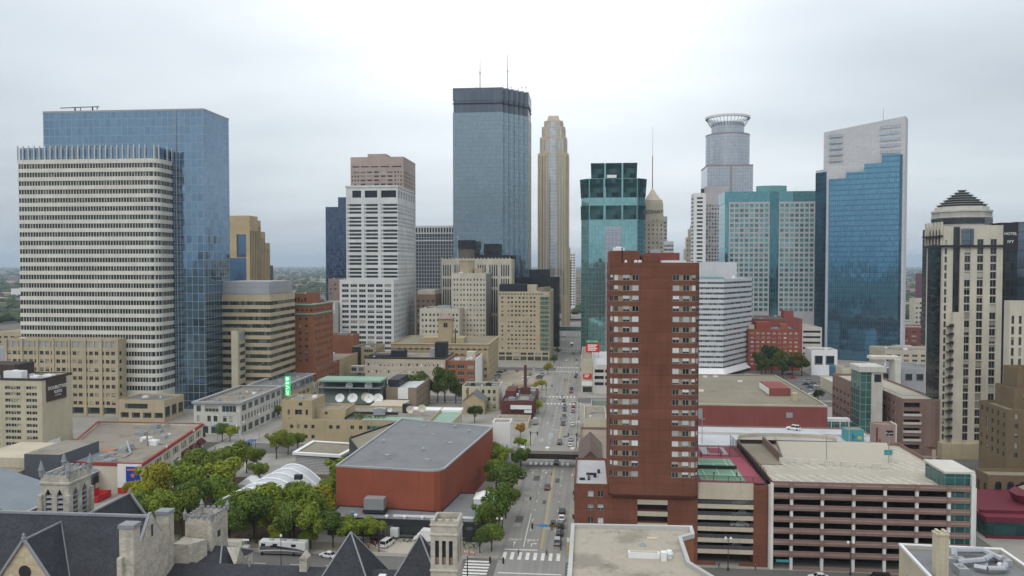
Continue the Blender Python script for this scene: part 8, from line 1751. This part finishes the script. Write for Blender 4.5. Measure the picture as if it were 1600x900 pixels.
def person_proto():
    bn = [(0, 0, .95, .13, .8), (0, .01, 1.15, .13, .75), (0, .01, 1.36, .16, .6), (0, 0, 1.48, .055), (0, .02, 1.56, .075), (0, .03, 1.66, .10), (0, .02, 1.74, .07),
          (-.19, 0, 1.42, .055), (-.25, -.05, 1.14, .042), (-.24, .06, .90, .032), (-.235, .09, .81, .034), (.19, 0, 1.42, .055), (.25, .05, 1.14, .042), (.24, .2, .95, .032), (.235, .26, .88, .034),
          (-.09, .02, .88, .085), (-.10, .16, .50, .06), (-.10, .10, .09, .04), (-.10, .25, .04, .035), (.09, -.02, .88, .085), (.10, -.06, .50, .06), (.10, -.28, .14, .04), (.10, -.18, .04, .035)]
    be = [(0, 1), (1, 2), (2, 3), (3, 4), (4, 5), (5, 6), (2, 7), (7, 8), (8, 9), (9, 10), (2, 11), (11, 12), (12, 13), (13, 14), (0, 15), (15, 16), (16, 17), (17, 18), (0, 19), (19, 20), (20, 21), (21, 22)]
    body = skin_mesh('person', bn, be, SKINM)
    j = [(q[0], q[1], q[2], q[3] * 1.22, *q[4:]) for q in bn]; jac = skin_mesh('jacket', [j[i] for i in (0, 1, 2, 7, 8, 9, 11, 12, 13)], [(0, 1), (1, 2), (2, 3), (3, 4), (4, 5), (2, 6), (6, 7), (7, 8)], CLOTH)
    tr = skin_mesh('trousers', [j[i] for i in (0, 15, 16, 17, 19, 20, 21)], [(0, 1), (1, 2), (2, 3), (0, 4), (4, 5), (5, 6)], CLOTH)
    hair = MB().lathe((0, .02, 1.66), [(.115, 0), (.12, .06), (.09, .12), (.02, .145)], 10).mesh('hair', HAIR, smooth=True)
    return body, jac, tr, hair
PB = person_proto()
PEOPLE = [(-143, 291, .14, (.02, .02, .025), 'dark-clad person walking on the mall near the awnings'), (-144.6, 298, .14, (.05, .06, .1), 'person in blue-grey jacket walking on the mall by the shop row end'), (-140.8, 301, .14, (.02, .02, .02), 'person in black crossing the mall by the side street'), (-133, 305, .14, (.25, .03, .03), 'person in a red jacket on the mall beside the tall poles'),
          (-55.6, 198, .16, (.4, .05, .02), 'person in an orange-red vest at the loading yard corner'), (-54.2, 199.6, .16, (.03, .03, .03), 'person in dark clothes at the loading yard corner'), (31.5, 193.6, .14, (.05, .07, .13), 'person in blue walking before the beige-banded garage'), (-4.2, 250.5, .14, (.02, .02, .02), 'person in black on the right pavement of the near avenue block'),
          (36.8, 200.5, 20.24, (.03, .03, .04), 'tennis player in dark clothes at the near right of the green court'), (31.5, 202, 20.24, (.5, .5, .5), 'tennis player in white at the near left of the green court'), (31, 221, 20.24, (.03, .03, .05), 'tennis player in black at the far left of the court'), (36.4, 221.5, 20.24, (.05, .04, .04), 'tennis player in brown at the far right of the court'),
          (-24.4, 316.5, .14, (.03, .03, .03), 'person in black at the left corner beyond the footbridge'), (-16.5, 441, .02, (.04, .04, .05), 'person in grey on the second crosswalk up the avenue'), (-4, 420, .02, (.2, .2, .2), 'person in pale grey at the right corner of the second crossing'),
          (-3.0, 232.5, .14, (.12, .02, .02), 'person in dark red on the right pavement near the upper flower planter'), (-3.1, 216, .14, (.03, .04, .08), 'person in navy on the right pavement beside the parked sedans'), (-23.9, 236, .14, (.3, .3, .3), 'person in light grey under the left kerb trees'), (-10, 198, .03, (.02, .02, .02), 'person in black crossing the near crosswalk'), (-17, 197.4, .03, (.06, .08, .2), 'person in blue crossing the near crosswalk at its left end'), (-137, 275, .15, (.25, .2, .1), 'person in tan walking down the mall by the grove'), (-146.4, 270, .14, (.4, .4, .4), 'person in white standing among the cafe umbrellas'), (-63, 191.8, .03, (.05, .05, .05), 'person in dark clothes next to the small white car'), (40, 193.2, .14, (.1, .1, .1), 'person in charcoal passing the brick pier of the garage'), (-3.4, 335, .14, (.02, .02, .03), 'person in black beside the beige box building'), (-24.6, 430, .14, (.2, .05, .04), 'person in rust red at the left corner of the second crossing')]
for u, v, z, c, lab in PEOPLE:
    o = bpy.data.objects.new('person', PB[0]); COL.objects.link(o); o.location = (u, v, z); rz = random.uniform(0, 6.28); o.rotation_euler = (0, 0, rz); tag(o, lab, 'person')
    for me, nm, col in ((PB[1], 'jacket', c), (PB[2], 'trousers', (.03, .035, .05)), (PB[3], 'hair', c)):
        k = bpy.data.objects.new(nm, me); COL.objects.link(k); k.parent = o; k.color = (*col, 1)

# roof garden and planting
gr = MB(); rnd = random.Random(5)
for k in range(900):
    x, y = (rnd.uniform(-96, -83), rnd.uniform(321, 324.5)) if k % 3 else (rnd.uniform(-99, -93), rnd.uniform(326, 331))
    p = Vector((x, y, 9.0 + rnd.random() ** 2 * 1.3)); gr.face([p + Vector((rnd.gauss(0, .25), rnd.gauss(0, .25), rnd.gauss(0, .2))) for _ in range(3)])
o = gr.build('roof_planting', LEAF, None, weld=False); o.color = (.09, .13, .025, 1); tag(o, 'shrubs and grasses of the roof garden on the yellow-stone station', 'planting', kind='stuff')
gr = MB()
for (x0, y0, x1, y1, n, h) in ((-128, 199, -74, 204, 500, .7), (-62, 203.5, -46, 206, 200, .6), (-34, 199, -27, 206, 160, .8), (-27.5, 210, -24.5, 280, 420, .8)):
    for k in range(n):
        p = Vector((rnd.uniform(x0, x1), rnd.uniform(y0, y1), .2 + rnd.random() * h)); gr.face([p + Vector((rnd.gauss(0, .25), rnd.gauss(0, .25), rnd.gauss(0, .18))) for _ in range(3)])
o = gr.build('ground_planting', LEAF, None, weld=False); o.color = (.06, .09, .025, 1); tag(o, 'low shrubs and grass under the plaza and avenue trees', 'planting', kind='stuff')

# ------------------------------------------------------------------ the far city
def far_city():
    rnd = random.Random(12); mats = [surf('far_brick', (.24, .12, .09), streak=0), surf('far_tan', (.34, .29, .22), streak=0), surf('far_pale', (.42, .41, .39), streak=0), surf('far_dark', (.085, .085, .09), streak=0)]
    M = [MB() for _ in mats]
    for k in range(3600):
        d = 1250 * (8.5 ** rnd.random()); a = rnd.uniform(-.75, .75) - R(5.4)
        back = k % 6 == 0
        if back: a += math.pi; d = 160 + rnd.random() ** 1.5 * 3500
        x, y = d * math.sin(a), d * math.cos(a)
        big = rnd.random() < .16; w_, l_ = (rnd.uniform(25, 90), rnd.uniform(20, 60)) if big else (rnd.uniform(8, 16), rnd.uniform(8, 14)); h = rnd.uniform(6, 16) if big else rnd.uniform(5, 8)
        if rnd.random() < .02: h = rnd.uniform(20, 42); w_ = rnd.uniform(18, 30); l_ = 18
        i = rnd.randrange(4)
        if back and k % 3 == 0 and d < 1500: h = rnd.uniform(25, 62); w_, l_ = rnd.uniform(20, 45), rnd.uniform(20, 45); i = 3  # unseen dark blocks behind the camera, added to darken the towers' reflections
        M[i].box(x - w_ / 2, y - l_ / 2, -.05, x + w_ / 2, y + l_ / 2, h, False)
        if not big and h < 9: M[3].prism(rect(x - w_ / 2 - .4, y - l_ / 2 - .4, x + w_ / 2 + .4, y + l_ / 2 + .4), h, h + 3, False, True, rect(x - w_ / 2, y - .3, x + w_ / 2, y + .3))
    for m, mt in zip(M, mats): tag(m.build('rooftops_and_unseen_blocks', mt, None, weld=False), 'hazy low roofs beyond the downtown towers, with unseen reflection blocks behind the camera', 'rooftops', kind='stuff')
    tm = surf('far_foliage', (.05, .075, .03), streak=0, var=.35, scale=.02); mb = MB(); ico = []
    g = (1 + 5 ** .5) / 2
    V = [Vector(v).normalized() for v in ((-1, g, 0), (1, g, 0), (-1, -g, 0), (1, -g, 0), (0, -1, g), (0, 1, g), (0, -1, -g), (0, 1, -g), (g, 0, -1), (g, 0, 1), (-g, 0, -1), (-g, 0, 1))]
    F = ((0, 11, 5), (0, 5, 1), (0, 1, 7), (0, 7, 10), (0, 10, 11), (1, 5, 9), (5, 11, 4), (11, 10, 2), (10, 7, 6), (7, 1, 8), (3, 9, 4), (3, 4, 2), (3, 2, 6), (3, 6, 8), (3, 8, 9), (4, 9, 5), (2, 4, 11), (6, 2, 10), (8, 6, 7), (9, 8, 1))
    for k in range(7500):
        d = 1150 * (13 ** rnd.random()); a = rnd.uniform(-.75, .75) - R(5.4)
        if k % 7 == 0: a += math.pi; d = 120 + rnd.random() * 2500
        x, y = d * math.sin(a), d * math.cos(a); r = rnd.uniform(4, 8) * (1 + d / 9000); q = [v * r * rnd.uniform(.75, 1.2) for v in V]
        for f in F: mb.face([(x + q[i].x * 1.3, y + q[i].y * 1.3, r * .7 + q[i].z) for i in f])
    tag(mb.build('distant_treetops', tm, None, weld=False), 'hazy tree cover of the far suburbs', 'treetops', kind='stuff')
far_city()
def outer(name, label, u0, v0, u1, v1, h, wall, rows=None, cols=6, roof=None):
    b = Bld(name, label, 'building', ((u0 + u1) / 2, v0, 0)); f = {}
    if rows: f = {0: fac(floors(4, rows, (h - 5) / rows, (h - 5) / rows * .45), spread(u1 - u0, cols, (u1 - u0) / cols * .6), W_DARK), 1: fac(floors(4, rows, (h - 5) / rows, (h - 5) / rows * .45), spread(v1 - v0, cols, (v1 - v0) / cols * .6), W_DARK)}
    b.body(rect(u0, v0, u1, v1), 0, h, wall, roof or GRAVEL, f); b.done()
outer('parking_garage', 'tan gridded garage behind the hotel with the brown sign, far left', -420, 520, -352, 560, 26, TANSTONE, 6, 14); outer('warehouse', 'low dark-windowed grey building at the left edge', -390, 455, -300, 480, 22, GREYPANEL, 2, 5)
outer('stadium_hall', 'long low white hall with a shiny roof far away at the left edge', -1150, 1500, -900, 1600, 24, WHITE, 1, 20, WHITEROOF); outer('warehouse', 'maroon brick warehouse far left below the white hall', -620, 900, -560, 930, 26, DKRED, 4, 6)
outer('apartment_block', 'purple-brown apartment block far right between azure slab and cream hotel', 395, 980, 440, 1010, 62, surf('purple_brick', (.17, .08, .10), streak=0), 12, 8); outer('apartment_block', 'grey block left of the purple-brown apartment block', 365, 1050, 392, 1075, 50, PALE, 10, 5); outer('church_hall', 'pale cream tower house below the purple-brown block', 352, 900, 364, 915, 36, CREAM, 6, 3); outer('warehouse', 'long maroon brick building below the far apartment blocks', 330, 800, 430, 830, 26, surf('plum_brick', (.13, .05, .06), streak=0), 5, 18)
outer('office_block', 'brown low block behind the azure slab tower at the right', 250, 700, 330, 730, 20, MALLRED, 4, 12); outer('office_block', 'tan low block right of the azure slab tower', 200, 560, 250, 590, 15, BEIGE, 3, 9)
outer('warehouse', 'pale flat-roofed depot among the left-centre far roofs', -330, 900, -270, 940, 20, BEIGE, 3, 10); outer('warehouse', 'tan flat-roofed depot behind the brick tower block', -300, 760, -240, 800, 34, TANSTONE, 5, 10); outer('office_block', 'pale concrete block left of the white gridded base', -250, 590, -217, 640, 28, PALE, 5, 8)
# lettering into plain meshes
dg = bpy.context.evaluated_depsgraph_get(); dg.update()
for o in [o for o in COL.objects if o.type == 'FONT']:
    me = bpy.data.meshes.new_from_object(o.evaluated_get(dg)); n = bpy.data.objects.new(o.name, me); COL.objects.link(n); nm = o.name
    n.parent = o.parent; n.location = o.location; n.rotation_euler = o.rotation_euler; n.scale = o.scale
    if o.get('kind'): n['kind'] = o['kind']
    bpy.data.objects.remove(o); n.name = nm
for k in PRO:
    if k not in USED:
        for c in list(PRO[k].children): bpy.data.objects.remove(c)
        bpy.data.objects.remove(PRO[k])
